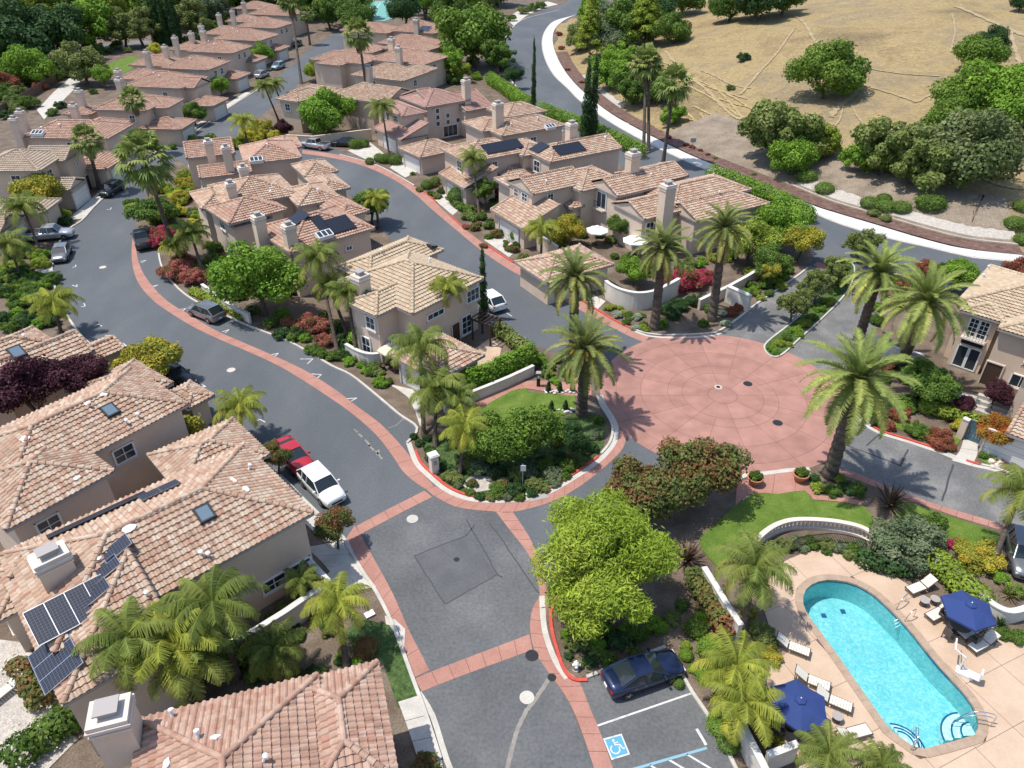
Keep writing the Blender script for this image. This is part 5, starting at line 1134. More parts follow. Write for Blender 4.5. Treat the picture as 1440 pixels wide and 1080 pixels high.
def palm(kind, label, cx, cy, h, pal, scale=1.0, base=None, group=None, fruit=False, trunk_r=1.0):
    """crown hub at pixel (cx, cy), h metres up; base pixel optional, so that leaning trunks lean"""
    CNT[0] += 1; q = G(cx, cy, h); bq = q if base is None else G(base[0], base[1], 0)
    root = empty({'date': 'date_palm', 'queen': 'queen_palm', 'fan': 'fan_palm'}[kind], (bq[0], bq[1], 0)); tag(root, label, 'palm', group)
    d = Vector((q[0]-bq[0], q[1]-bq[1], h)); t = link('trunk', PM['pt_'+kind], None, root); t.rotation_euler = Vector((0, 0, 1)).rotation_difference(d).to_euler(); t.scale = (trunk_r, trunk_r, d.length)
    key = {'date': 'date%d' % (CNT[0] % 2), 'queen': 'queen%d' % (CNT[0] % 3), 'fan': 'fan%d' % (CNT[0] % 2)}[kind]
    c = link('crown', PM[key], None, root); c.location = (d.x, d.y, h); c.rotation_euler = (0, 0, CNT[0]*1.3); c.scale = (scale,)*3; setmat(c, pal)
    if kind == 'fan': s = link('dead_skirt', PM[key+'_skirt'], None, root); s.location = (d.x, d.y, h); s.scale = (scale,)*3
    if kind == 'date':
        s = link('frond_base', _boss, None, root); s.location = (d.x, d.y, h-.1); s.scale = (trunk_r,)*3
        if fruit: s = link('fruit_stalks', _dates, None, root); s.location = (d.x, d.y, h+.1); s.rotation_euler = (0, 0, 2.6)
    return root
g_ = 'date palms round the plaza'
palm('date', 'tall date palm with dark trunk between inner road and island hedge', 808, 392, 8.6, 'date', .80, (806,497))
palm('date', 'date palm with orange fruit stalks on the planted island', 822, 492, 6.6, 'date', .86, (818,583), None, True)
palm('date', 'date palm rising in front of the curved white garden wall', 932, 350, 8.8, 'date', .80, (920,462))
palm('date', 'leaning date palm at the corner of the entry drive', 1018, 322, 9.8, 'date', .80, (1001,450))
palm('date', 'big yellow-green date palm on the plaza edge beside a terracotta pot', 1206, 535, 9.2, 'date_yellow', 1.02, (1166,670), None, False, 1.1)
palm('date', 'date palm whose fronds brush the French-door house', 1302, 425, 8.6, 'date_yellow', .98, (1268,512))
palm('date', 'date palm standing right beside the entry drive', 1236, 385, 8.4, 'date_yellow', .92, (1207,478))
Q = 'slender queen palms in the gardens'
for lab, cx, cy, h, pal, s, base in (
 ('queen palm with forked fronds beside the curved road kerb near the solar house', 338, 572, 3.4, 'queen_yellow', .62, (338,618)),
 ('bushy queen palm in the big clump over the solar roof', 182, 900, 6.0, 'queen', .82, None), ('yellowing queen palm in the big clump over the solar roof', 236, 905, 5.6, 'queen_yellow', .86, None), ('dark queen palm in the big clump against the stucco wall', 300, 850, 6.4, 'queen', .85, None), ('low queen palm filling the big clump by the stucco wall', 262, 925, 4.6, 'queen', .8, None),
 ('queen palm leaning over the clipped globe shrub by the storm drain', 475, 848, 3.9, 'queen_yellow', .66, (487,938)), ('short queen palm in the narrow garden behind the low white wall', 385, 912, 2.4, 'queen', .62, None), ('small queen palm tucked inside the low white wall', 424, 815, 2.2, 'queen', .42, None),
 ('queen palm overhanging the top of the pool wall', 1062, 800, 4.6, 'queen', .80, (1043,892)), ('lush queen palm at the middle of the pool wall', 1036, 938, 3.4, 'queen_yellow', .72, None), ('queen palm behind the navy parasol at the pool wall', 1048, 990, 3.2, 'queen_yellow', .66, None), ('short queen palm at the bottom edge of the pool deck', 1165, 1062, 2.6, 'queen', .55, None), ('small queen palm beside the pool shower at the deck edge', 1240, 1078, 1.8, 'queen', .5, None),
 ('queen palm with leaning trunk beside the parked grey car', 1436, 690, 5.0, 'queen', .62, (1390,806)),
 ('tall queen palm left of the sand-coloured house', 447, 362, 7.6, 'queen', .72, (475,497)), ('slim queen palm next to the sand-coloured house chimney', 488, 410, 6.2, 'queen', .58, (503,508)), ('third queen palm of the trio left of the sand-coloured house', 462, 400, 5.0, 'queen_yellow', .55, (488,470)),
 ('queen palm with thin crown before the sand-coloured roof', 570, 386, 6.4, 'queen_yellow', .40, (576,470)), ('queen palm in front of the sand-coloured house door', 628, 405, 6.0, 'queen_yellow', .58, (636,464)),
 ('queen palm with full crown at the island tip', 590, 490, 6.0, 'queen', .78, (596,612)), ('queen palm beside the island driveway', 612, 548, 4.2, 'queen', .72, (612,628)), ('low queen palm behind the island mailbox pillar', 655, 600, 3.6, 'queen_yellow', .62, (645,672)), ('queen palm against the clipped hedge of the island', 640, 560, 3.8, 'queen', .58, None),
 ('queen palm among the oleanders along the curved kerb', 268, 328, 4.6, 'queen', .66, (288,392)), ('queen palm beside the two oleander bushes', 245, 345, 3.0, 'queen_yellow', .5, None),
 ('queen palm drooping over the parked silver pickup', 32, 292, 5.2, 'queen', .80, (60,362)), ('queen palm in the front bed left of the silver pickup', 12, 345, 4.2, 'queen', .72, None), ('queen palm beside the lower left driveway', 75, 425, 3.6, 'queen_yellow', .70, (86,468)),
 ('queen palm nearest the yellow bushes at the street bend', 342, 172, 4.6, 'queen_yellow', .72, None), ('pair queen palm leaning over the far street bend', 372, 122, 7.0, 'queen', .62, (392,170)), ('second of the pair of queen palms at the far street bend', 385, 118, 7.0, 'queen', .6, (405,168)),
 ('queen palm at the garage of the pink-roofed house', 537, 152, 7.4, 'queen', .75, (548,222)), ('queen palm in front of the solar roofed house by the red kerb', 665, 224, 6.4, 'queen', .66, (674,304)), ('queen palm by the court wall of the bay window house', 762, 322, 4.2, 'queen_yellow', .62, (760,374)), ('queen palm mixed into the round tree by the inner road', 528, 280, 4.0, 'queen_yellow', .55, None)):
    palm('queen', lab, cx, cy, h, pal, s*(1.0 if cy > 780 else 1.2), base)
for lab, cx, cy, h, s, base in (
 ('massive fan palm leaning over the curved road', 202, 225, 12.5, 1.9, (246,352)), ('upper fan palm behind the massive leaning one', 186, 140, 9.0, 1.25, (196,178)), ('lone fan palm beside the west garage', 122, 198, 7.6, 1.35, (140,265)),
 ('very tall fan palm reaching the top edge over the street', 408, 0, 16, 1.9, (424,118)), ('very tall fan palm in front of the middle houses', 504, 48, 15, 1.7, (520,160)),
 ('front fan palm of the trio by the upper road', 948, 118, 12.5, 1.75, (932,232)), ('fan palm with skirt in the trio by the upper road', 908, 88, 13.5, 1.7, (905,218)), ('thinner fan palm in the trio by the upper road', 912, 95, 12.6, 1.5, (912,212)), ('fan palm at the far street corner', 430, 20, 8, 1.3, None)):
    palm('fan', lab, cx, cy, h, 'fan', s, base)
# ---- trees
tree('pepper_tree', 'broad weeping yellow-green pepper tree above the parking court', 848, 795, 112, 3.8, 'pepper', 'weep', flat=.85)
tree('photinia_tree', 'bronze-green photinia tree touching the plaza edge', 985, 662, 62, 2.9, 'photinia')
tree('photinia_tree', 'bronze-green photinia tree leaning over the plaza link road', 908, 695, 60, 2.8, 'photinia')
tree('photinia_tree', 'small reddish street tree on the sidewalk by the crossing', 469, 738, 29, 2.3, 'photinia')
tree('photinia_tree', 'red-tipped bushy tree over the red hatchback', 386, 640, 24, 2.0, 'photinia')
tree('laurel_tree', 'dense green laurel tree on the island beside the mailbox side', 692, 622, 46, 2.6, 'oak')
tree('laurel_tree', 'dense green laurel tree in the middle of the island', 745, 608, 50, 2.7, 'oak')
tree('privet_tree', 'small conical dark tree by the island gutter', 806, 618, 26, 2.2, 'dark', flat=1.4)
tree('photinia_tree', 'olive round tree shading the parked black car', 212, 508, 43, 2.7, 'golden', 'wide')
tree('shade_tree', 'large bright green shade tree beside the solar roofed middle houses', 362, 392, 60, 4.2, 'bright')
tree('shade_tree', 'round bright green tree beside the silver crew cab', 459, 162, 41, 3.8, 'bright')
tree('shade_tree', 'round green tree at the inner road by the solar panels', 520, 288, 29, 2.8, 'green')
tree('shade_tree', 'spreading light green tree next to the massive fan palm', 212, 298, 31, 2.2, 'green', 'wide')
tree('plum_tree', 'dark purple plum tree between the west roofs at the frame edge', 42, 543, 48, 5.3, 'plum'); tree('plum_tree', 'reddish purple plum tree between the west roofs near the road', 112, 528, 36, 5.2, 'plum')
for lab, x, y, r, z, pal, sh in (
 ('rounded lime green tree at the end of the east row', 1102, 318, 40, 3.2, 'bright', 'round'), ('lime green tree close behind the entry date palm', 1056, 340, 38, 3.0, 'yellowgreen', 'round'), ('copper tipped tree at the entry drive corner', 1128, 338, 29, 2.8, 'golden', 'round'), ('dark green tree hidden behind the lime green ones', 1085, 372, 30, 2.0, 'green', 'round'), ('small young tree in the entry bed', 1085, 382, 16, 2.0, 'golden', 'loose'),
 ('light green tree between the patio parasols', 873, 317, 21, 2.4, 'green', 'round'), ('golden tree inside the court wall by the bay window', 800, 325, 26, 2.2, 'golden', 'round'), ('green shrubby tree inside the curved white wall', 893, 382, 26, 1.6, 'bright', 'round'), ('garden tree in front of the solar roofed row house', 682, 268, 18, 2.6, 'green', 'loose'),
 ('flat topped green tree in the front garden by the French doors', 1310, 536, 34, 2.4, 'green', 'wide'), ('tall bushy tree against the balcony house corner', 1300, 520, 18, 1.8, 'yellowgreen', 'round'), ('lime tree behind the date palms by the upper road', 1350, 385, 25, 2.2, 'bright', 'round'), ('reddish tree behind the date palms', 1302, 378, 14, 1.8, 'rust', 'round'),
 ('purple maple near the dark doorway', 1404, 554, 20, 1.7, 'plum', 'round'), ('small purple maple by the garden steps', 1357, 569, 15, 1.3, 'plum', 'round'), ('fiery red and yellow maple beside the blue gate', 1410, 606, 26, 2.0, 'fire', 'wide'), ('bronze shrubby tree at the right roof edge', 1432, 378, 18, 1.6, 'rust', 'round')):
    tree('garden_tree', lab, x, y, r, z, pal, sh)
for i, (x, y) in enumerate(((1118, 428), (1150, 403), (1176, 382), (1212, 345))):
    tree('crepe_myrtle', ['front vase-shaped crepe myrtle at the median nose', 'second crepe myrtle along the median', 'third crepe myrtle along the median', 'crepe myrtle at the far end of the median by the upper road'][i], x, y, (24, 24, 21, 24)[i], 2.2, 'olive', 'loose', flat=1.1)
for x, y, h, lab in ((680, 448, 8.2, 'slim Italian cypress beside the parked white SUV'), (750, 155, 13.5, 'solitary thin cypress by the upper road'), (822, 198, 13.5, 'left cypress of the tall dark pair'), (832, 196, 14.5, 'right cypress of the tall dark pair')):
    q = G(x, y); root = empty('italian_cypress', tuple(q)); tag(root, lab, 'cypress'); CNT[0] += 1
    t = link('trunk', PM['trunk0'], None, root); t.scale = (1.2, 1.2, 2); c = link('crown', PM['spindle%d' % (CNT[0] % 3)], None, root); w = .52 if h < 9 else (.55 if x < 800 else .95); c.scale = (w, w, h/12.3); setmat(c, 'dark')
for i in range(7):
    q = G(222+i*5.2, 62+(i % 2)*2); root = empty('italian_cypress', tuple(q), i); tag(root, 'dark cypress in the close row beyond the far west houses', 'cypress', 'row of cypresses beyond the houses'); t = link('trunk', PM['trunk0'], None, root); t.scale = (1, 1, 2); c = link('crown', PM['spindle%d' % (i % 3)], None, root); c.scale = (1.3, 1.3, 1.0+.1*(i % 3)); setmat(c, 'dark')
# far left and far middle
for lab, x, y, r, z, pal, sh in (
 ('huge dark redwood at the far left corner', 26, 62, 56, 6, 'dark', 'round'), ('second dark redwood beside the huge one', 66, 48, 44, 7, 'dark', 'round'), ('bright round tree below the redwoods', 42, 97, 29, 3.5, 'bright', 'round'), ('pale airy tree right of the redwoods', 112, 38, 40, 6, 'bright', 'loose'), ('olive eucalyptus by the back path', 114, 92, 29, 4, 'olive', 'loose'), ('light bush tree near the west chimneys', 145, 107, 14, 2.5, 'bright', 'round'), ('rust toned shrub tree by the left fence', 5, 120, 18, 2, 'rust', 'round'),
 ('grey olive tree with open crown beyond the far lawn', 170, 40, 26, 5, 'olive', 'loose'), ('second grey olive tree beyond the far lawn', 195, 38, 24, 5, 'olive', 'loose'), ('tall light tree at the top edge over the far street', 150, 14, 34, 6, 'yellowgreen', 'loose'), ('dense green tree behind the cypress row', 236, 8, 34, 7, 'green', 'round'), ('willowy olive tree right of the cypress row', 266, 28, 26, 5, 'olive', 'loose'), ('grey-green tree at the top behind the end houses', 300, 14, 24, 5, 'greygreen', 'loose'),
 ('street tree by the seventh garage', 309, 120, 15, 2.6, 'bright', 'round'), ('street tree by the fourth garage', 272, 160, 16, 2.2, 'green', 'round'), ('street tree by the fifth garage', 367, 75, 17, 3, 'bright', 'round'), ('magnolia with yellow-green crown before the beige garages', 55, 272, 33, 3, 'golden', 'round'), ('yellow tree behind the fifth west house', 218, 70, 9, 2.5, 'gold', 'round'), ('yellow bush tree between the twin garages', 180, 172, 15, 2.5, 'gold', 'loose'),
 ('massive pine left of the upper road', 668, 52, 56, 7, 'oak', 'round'), ('pine clump behind the massive pine', 640, 20, 34, 9, 'green', 'loose'), ('pine crown at the upper road edge', 700, 78, 24, 5, 'green', 'loose'), ('feathery tree beside the pine', 628, 92, 26, 3.5, 'bright', 'loose'), ('small tree by the ochre wall', 588, 100, 14, 3, 'bright', 'loose'), ('green tree before the tennis court', 500, 25, 26, 5, 'green', 'round'), ('tree left of the tennis court', 462, 18, 24, 5, 'green', 'loose'), ('tree right of the tennis court', 568, 12, 26, 6, 'dark', 'round'), ('roadside tree hiding the upper road kerb', 722, 105, 14, 3, 'dark', 'round'), ('yellow roadside tree at the top of the upper road', 645, 100, 16, 2.5, 'yellowgreen', 'loose'), ('olive tree at the far street corner', 445, 98, 17, 2.5, 'yellowgreen', 'round'), ('plum red tree behind the street bend bushes', 398, 180, 14, 1.8, 'plum', 'round')):
    tree('background_tree', lab, x, y, r, z, pal, sh)
rr = random.Random(3)
for i in range(60):
    x = -20+i*12.5+rr.uniform(-8, 8)
    if 505 < x < 590 or x > 705: continue
    tree('background_tree', 'tall tree in the belt closing the view beyond the houses', x, rr.uniform(-18, 6), rr.uniform(22, 34), 6, rr.choice(['green', 'dark', 'bright', 'olive', 'yellowgreen']), rr.choice(['round', 'loose']), 'tree belt beyond the houses')
# hillside
for lab, x, y, r, pal, sh in (
 ('round dark live oak alone on the golden slope', 1156, 112, 43, 'oak', 'round'), ('sycamore with open pale crown above the mulch strip', 1094, 195, 50, 'sycamore', 'loose'), ('low leafy tree below the sycamore', 1110, 225, 34, 'bright', 'round'), ('yellowish bush tree beside the sycamore', 1160, 205, 25, 'yellowgreen', 'loose'),
 ('leafy sycamore over the clipped globes', 1240, 220, 44, 'sycamore', 'loose'), ('bright sycamore left part of the grove', 1215, 225, 30, 'bright', 'loose'), ('grey-green oak at the right of the grove', 1345, 225, 55, 'sage', 'round'), ('pale green oak in the middle of the grove', 1295, 235, 48, 'sycamore', 'loose'), ('spreading bright oak up the slope', 1395, 140, 46, 'bright', 'round'), ('second spreading bright oak up the slope', 1345, 145, 38, 'oak', 'round'), ('oak with bright crown at the right frame edge', 1425, 165, 42, 'bright', 'round'), ('oak at the top of the bright grove', 1370, 85, 28, 'oak', 'round'), ('small dark oak above the bright grove', 1388, 65, 20, 'dark', 'round'), ('oak linking the two groves', 1330, 180, 34, 'oak', 'round'),
 ('dark oak cluster at the top of the slope', 1062, 8, 36, 'dark', 'round'), ('dark oak at the left of the top cluster', 1025, 14, 26, 'green', 'round'), ('dark oak at the right of the top cluster', 1098, 2, 30, 'green', 'round'), ('oak crown cut by the top right edge', 1432, 8, 14, 'dark', 'round')):
    tree('hillside_tree', lab, x, y, r, None, pal, sh, None, True)
for lab, x, y, r, pal, sh in (
 ('lime tree at the head of the upper road bank', 830, 22, 26, 'bright', 'loose'), ('grey-green tree on the upper road bank', 862, 28, 28, 'greygreen', 'loose'), ('tall green tree in the roadside thicket', 880, 45, 34, 'green', 'loose'), ('dark tree at the top of the roadside thicket', 915, 22, 36, 'dark', 'round'), ('yellow-green spire tree in the roadside thicket', 905, 50, 26, 'yellowgreen', 'conifer'), ('yellow-green spire tree behind the cypress pair', 828, 70, 22, 'yellowgreen', 'conifer'), ('rounded shrubby tree above the sidewalk bend', 815, 58, 22, 'olive', 'round'), ('olive tree in the middle of the roadside thicket', 850, 62, 26, 'greygreen', 'round'), ('green tree at the lower side of the thicket', 858, 108, 28, 'bright', 'loose'), ('green tree behind the fan palm trio', 890, 128, 30, 'green', 'loose'), ('green tree right of the fan palm trio', 925, 130, 26, 'green', 'round'), ('dense tree beside the utility pad', 870, 90, 24, 'bright', 'loose'), ('last tree of the thicket toward the mown slope', 942, 48, 24, 'green', 'round'), ('dark tree at the hill top behind the thicket', 960, 5, 26, 'green', 'round'), ('leafy bush tree by the mown rows', 945, 165, 17, 'bright', 'loose')):
    tree('thicket_tree', lab, x, y, r, None, pal, sh, None, True)
gl = 'clipped globe shrubs on the pebble bank'
for x, y, r in ((1158, 272, 12), (1133, 254, 13), (1222, 292, 12), (1243, 298, 12), (1265, 300, 12), (1306, 294, 17), (1425, 322, 12), (1436, 342, 10), (1242, 284, 9), (1434, 296, 9)): shrub('globe_shrub', 'dark clipped globe shrub on the pebble bank above the white sidewalk', x, y, r, 'green', 'clipped', gl, True, flat=.75)
shrub('hill_bush', 'lone dark bush high on the mown slope', 1045, 86, 10, 'dark', 'shrub', None, True); shrub('hill_bush', 'lone small olive bush lower on the mown slope', 1026, 127, 7, 'olive', 'shrub', None, True)
for x, y, r in ((965, 207, 5), (973, 210, 5), (985, 214, 4), (995, 220, 4), (1005, 225, 4), (1228, 306, 10), (1245, 312, 9), (798, 100, 4), (818, 118, 4), (940, 196, 5), (1060, 248, 4), (790, 70, 5), (786, 50, 5)): shrub('strip_shrub', 'little reddish shrub in the mulch strip above the white sidewalk', x, y, r, 'rust' if y < 225 else 'olive', 'shrub', 'little shrubs in the mulch strip', True)

# ---- hedges
def hedge(label, pts, w, h, pal, n=None, name='hedge', leaf=.16, z0=0.0):
    P = np.array(GL(pts, 0, 3))[:, :2]; ln = np.linalg.norm(np.diff(P, axis=0), axis=1).sum(); k = max(3, int(ln/(w*.45))); C = resample(P, k); c0 = C.mean(0); rs = np.random.RandomState(int(pts[0][0]))
    bl = [(c[0]-c0[0]+rs.uniform(-.1, .1), c[1]-c0[1]+rs.uniform(-.1, .1), h*.5*rs.uniform(.9, 1.1), w*.62, w*.62, h*.55) for c in C]
    V, F, t = cloud(bl, n or int(min(14000, 260*ln*(w+h))), leaf, int(pts[0][1]), -.9, 1.5, .82, 1.0); V[:, 2] = np.maximum(V[:, 2], .02)
    o = link(name, mesh_np(name, V, [F], t), 'leaf_'+pal, None, (c0[0], c0[1], z0)); return tag(o, label, 'hedge')
hedge('tall clipped bright hedge along the garage court on the island', [(620,568),(650,556),(680,545),(712,531),(744,516)], 1.2, 2.3, 'bright')
hedge('loose bronze hedge at the inner road side of the garage court', [(700,468),(715,480),(730,492),(742,500)], 1.2, 1.3, 'olive')
hedge('low variegated hedge along the parking kerb by the shade tree', [(274,413),(298,424),(322,437),(343,448)], .9, .7, 'yellowgreen')
hedge('low trimmed hedge by the patio wall of the sand-coloured house', [(498,484),(512,492),(528,498),(545,497)], .8, 1.2, 'bright')
hedge('long dark hedge screening the pink-roofed house from the upper road', [(690,118),(708,130),(730,146),(745,152)], 2.2, 2.4, 'bright')
hedge('hedge screening the row houses along the upper road', [(762,160),(790,172),(840,192),(868,205),(900,222)], 1.8, 2.2, 'bright')
hedge('hedge behind the last row house by the upper road', [(1000,252),(1030,262),(1070,278),(1110,296),(1135,312)], 1.8, 2.0, 'bright')
hedge('clipped golden hedge round the top of the pool deck', [(1318,800),(1335,815),(1352,832),(1368,848)], 1.6, 1.3, 'yellowgreen')
hedge('green hedge over the garden steps at the front garden', [(1300,580),(1330,588),(1362,598),(1395,605)], .9, 1.1, 'yellowgreen')
hedge('dark hedge along the bottom of the front garden terrace', [(1298,562),(1320,575),(1340,585)], .9, 1.0, 'green')
hedge('hedge strip beside the bay window house driveway', [(640,290),(655,300),(668,312)], .8, .9, 'green')
hedge('bronze and green hedge between the parking court and the pool wall', [(978,825),(990,850),(1005,875),(1018,892)], 1.1, 1.3, 'photinia')
hedge('planting hedge at the west house patio', [(30,945),(45,965),(60,990)], 1.0, 1.0, 'photinia'); hedge('shrubby bank below the square chimney', [(40,1060),(70,1040),(100,1020),(125,1005)], 1.6, 1.3, 'green')
hedge('flowering hedge between the two west roofs', [(205,640),(230,632),(255,622),(283,617)], .9, 2.2, 'golden')
hedge('leafy filler below the queen palm clump', [(220,930),(260,945),(300,945),(330,930)], 1.8, 2.4, 'green')
hedge('ivy hedge along the fence over the pool', [(1215,790),(1245,800),(1270,806)], 1.2, .9, 'dark')
# ---- shrubs
PALWORD = {'green': 'deep green', 'dark': 'very dark', 'olive': 'olive-toned', 'bright': 'fresh green', 'yellowgreen': 'lime-toned', 'greygreen': 'greyish', 'silver': 'silvery', 'photinia': 'bronze-tipped', 'rust': 'rusty red', 'plum': 'purple', 'gold': 'bright yellow', 'golden': 'golden'}
def shrubs(lst, name, label, pal, grp=None, shape='shrub', flat=1.0, cat='shrub'):
    big = sorted(r for _, _, r in lst)
    for i, (x, y, r) in enumerate(lst):
        if isinstance(pal, str): p_, lb, g2 = pal, label, grp
        else:
            p_ = pal[i % len(pal)]; lb = ('big ' if r > big[len(big)//2] else 'small ')+PALWORD[p_]+' '+' '.join(w for w in label.split() if w not in ('green', 'olive', 'golden', 'yellow', 'small', 'low', 'dark', 'mixed')); g2 = grp+', '+PALWORD[p_] if grp else None
        shrub(name, lb, x, y, r, p_, shape, g2, False, cat, flat)
shrubs([(1272, 768, 48)], 'sage_shrub', 'large grey-green domed shrub at the right end of the balustrade', 'greygreen', flat=.9)
shrubs([(1378, 785, 30)], 'bronze_shrub', 'bronze-green domed shrub below the roadside lawn', 'golden', flat=.9); shrubs([(1312, 735, 17)], 'dark_shrub', 'dark green shrub behind the domed grey-green one', 'green')
shrubs([(1322, 618, 21)], 'rust_shrub', 'rust-red domed shrub on the front lawn', 'rust', flat=.8); shrubs([(1290, 606, 16)], 'dark_shrub', 'green shrub left of the rust-red dome', 'green'); shrubs([(1350, 600, 13)], 'gold_shrub', 'bright yellow shrub beside the blue gate', 'gold')
shrubs([(1345, 765, 10)], 'crimson_shrub', 'small crimson shrub behind the pool fence', 'crimson')
shrubs([(250, 385, 24), (270, 395, 20), (258, 370, 18)], 'oleander_bush', 'pink and green oleander bush along the curved parking kerb', 'oleander', 'oleander bushes on the kerb'); shrubs([(228, 335, 20), (215, 345, 14)], 'bougainvillea', 'crimson bougainvillea beside the parked black van', 'bougainvillea', 'bougainvillea by the black van')
shrubs([(440, 462, 24), (455, 480, 16)], 'oleander_bush', 'coral pink bush left of the sand-coloured house', 'oleander', 'coral bushes by the sand-coloured house'); shrubs([(405, 455, 13)], 'oleander_bush', 'small coral bush under the shade tree', 'oleander')
shrubs([(965, 402, 28), (990, 392, 18), (945, 398, 16)], 'bougainvillea', 'red bougainvillea mass spilling over the curved white wall', 'bougainvillea', 'bougainvillea on the white wall'); shrubs([(709, 275, 15)], 'crimson_shrub', 'crimson tree-like shrub between two row houses', 'crimson', flat=1.4)
shrubs([(352, 200, 18), (368, 188, 20), (335, 205, 14), (390, 195, 14), (262, 262, 14), (270, 275, 13), (252, 280, 15), (285, 268, 11), (262, 248, 12), (395, 188, 12)], 'gold_shrub', 'golden yellow shrub at the bend of the two streets', ['gold', 'golden', 'yellowgreen'], 'golden shrubs at the street bend')
shrubs([(240, 300, 16), (225, 310, 13), (275, 300, 12), (300, 350, 14), (312, 372, 15), (318, 395, 12), (300, 385, 12)], 'garden_shrub', 'green shrub between the fan palm and the middle houses', ['green', 'bright', 'olive'], 'shrubs beside the middle houses')
shrubs([(600, 262, 8), (612, 256, 7), (520, 228, 6), (533, 224, 7), (556, 228, 9), (540, 226, 8), (500, 206, 8), (512, 204, 7)], 'driveway_shrub', 'round green shrub between the driveways of the pink-roofed house', 'green', 'round shrubs by the driveways', 'clipped')
shrubs([(606, 272, 7), (615, 276, 7), (624, 268, 8), (640, 262, 8), (590, 266, 6), (700, 330, 11), (688, 318, 10), (656, 305, 9), (668, 320, 9), (745, 372, 9), (736, 360, 8), (722, 350, 10), (678, 305, 10), (660, 292, 8)], 'kerb_shrub', 'small shrub in the bed behind the red kerb of the inner road', ['green', 'olive', 'photinia'], 'kerb bed shrubs on the inner road')
shrubs([(642, 283, 12), (728, 335, 11)], 'topiary_shrub', 'lollipop topiary shrub beside a row house driveway', 'green', 'topiaries by the driveways', 'clipped', 1.3)
shrubs([(855, 432, 7), (868, 442, 8), (880, 452, 7), (862, 430, 6), (895, 445, 8), (905, 455, 7), (878, 438, 6), (890, 460, 5), (905, 442, 5)], 'succulent_plant', 'small succulent clump in the corner bed under the date palm', ['yellowgreen', 'silver', 'green'], 'succulents in the corner bed')
shrubs([(940, 440, 18), (955, 430, 15), (975, 425, 14)], 'dark_shrub', 'dark shrub below the red bougainvillea', 'dark', 'dark shrubs below the bougainvillea'); shrubs([(928, 455, 12)], 'grassy_shrub', 'bright green grassy clump at the foot of a date palm', 'bright')
shrubs([(1000, 436, 11), (1015, 440, 9), (1030, 438, 10), (990, 455, 9), (1022, 455, 9), (1040, 430, 8)], 'entry_shrub', 'shrub in the bed at the entry drive corner', ['green', 'silver', 'rust'], 'shrubs at the entry corner')
shrubs([(1062, 408, 9), (1075, 402, 10), (1090, 395, 10), (1102, 388, 9), (1082, 412, 8), (1070, 418, 7), (1096, 398, 8), (1110, 380, 9)], 'entry_shrub', 'low green shrub along the entry drive kerb', ['bright', 'green', 'yellowgreen'], 'low shrubs along the entry drive')
shrubs([(1086, 490, 8), (1096, 482, 9), (1106, 474, 9), (1118, 465, 9), (1130, 455, 10), (1142, 446, 9), (1152, 434, 9), (1164, 424, 9), (1172, 410, 9), (1182, 398, 8), (1188, 386, 8), (1092, 495, 6), (1124, 470, 7), (1110, 484, 6)], 'median_plant', 'low leafy plant filling the entry median', ['bright', 'yellowgreen', 'green'], 'median plants')
shrubs([(606, 640, 13), (618, 655, 13), (655, 650, 20), (672, 660, 18), (700, 690, 15), (725, 690, 15), (752, 682, 15), (778, 668, 16), (800, 655, 15), (830, 630, 14), (640, 672, 14), (610, 642, 9), (622, 655, 9), (636, 660, 11), (628, 668, 9), (645, 680, 9), (660, 690, 8), (675, 696, 9), (690, 698, 8), (712, 697, 9), (730, 697, 9), (748, 692, 9), (765, 686, 9), (780, 678, 9), (795, 668, 9), (700, 665, 14), (725, 668, 16), (745, 665, 14), (768, 655, 14), (786, 645, 13), (816, 648, 10), (836, 612, 10), (842, 590, 9), (690, 650, 12), (826, 632, 9)], 'island_shrub', 'low shrub in the planting bed of the rounded island', ['green', 'dark', 'olive', 'greygreen'], 'island bed shrubs')
shrubs([(590, 622, 8), (600, 615, 8), (604, 632, 9), (582, 612, 7)], 'tip_shrub', 'dark shrub at the tip of the island near the kerb', 'dark', 'dark shrubs at the island tip'); shrubs([(800, 640, 7)], 'rust_shrub', 'small pinkish shrub near the island gutter', 'oleander')
shrubs([(760, 505, 12), (772, 515, 12), (785, 505, 10), (795, 520, 11), (812, 508, 10), (750, 515, 9), (802, 530, 9)], 'island_bush', 'leafy bush around the two island date palms', ['bright', 'green'], 'bushes round the island palms')
shrubs([(818, 880, 16), (840, 905, 16), (805, 905, 12), (868, 900, 17), (895, 890, 17), (920, 880, 16), (812, 932, 9), (830, 928, 11), (855, 925, 12), (795, 890, 9), (945, 868, 14), (800, 920, 7), (850, 885, 14)], 'bed_shrub', 'green shrub in the bed under the pepper tree', ['green', 'bright', 'olive', 'dark'], 'shrubs under the pepper tree')
shrubs([(998, 915, 17), (1008, 945, 15), (990, 950, 11), (978, 885, 14), (965, 920, 9), (955, 960, 7), (1012, 1020, 16), (1025, 1045, 14), (985, 870, 10)], 'round_shrub', 'rounded green shrub between the parking kerb and the pool wall', ['bright', 'green'], 'rounded shrubs by the pool wall', 'clipped')
shrubs([(1078, 900, 16), (1085, 920, 15), (1068, 885, 15), (1092, 1035, 10), (1085, 1018, 9), (1100, 1048, 8)], 'deck_shrub', 'golden green shrub inside the pool wall', ['olive', 'golden'], 'shrubs inside the pool wall'); shrubs([(1098, 1028, 8)], 'crimson_shrub', 'small crimson shrub behind the navy parasol', 'crimson')
shrubs([(1105, 765, 13), (1122, 760, 12), (1140, 762, 13), (1160, 765, 13), (1180, 768, 12), (1198, 772, 13), (1085, 770, 12), (1215, 778, 10)], 'fence_shrub', 'olive shrub between the balustrade and the pool fence', ['olive', 'greygreen', 'green'], 'shrubs below the balustrade')
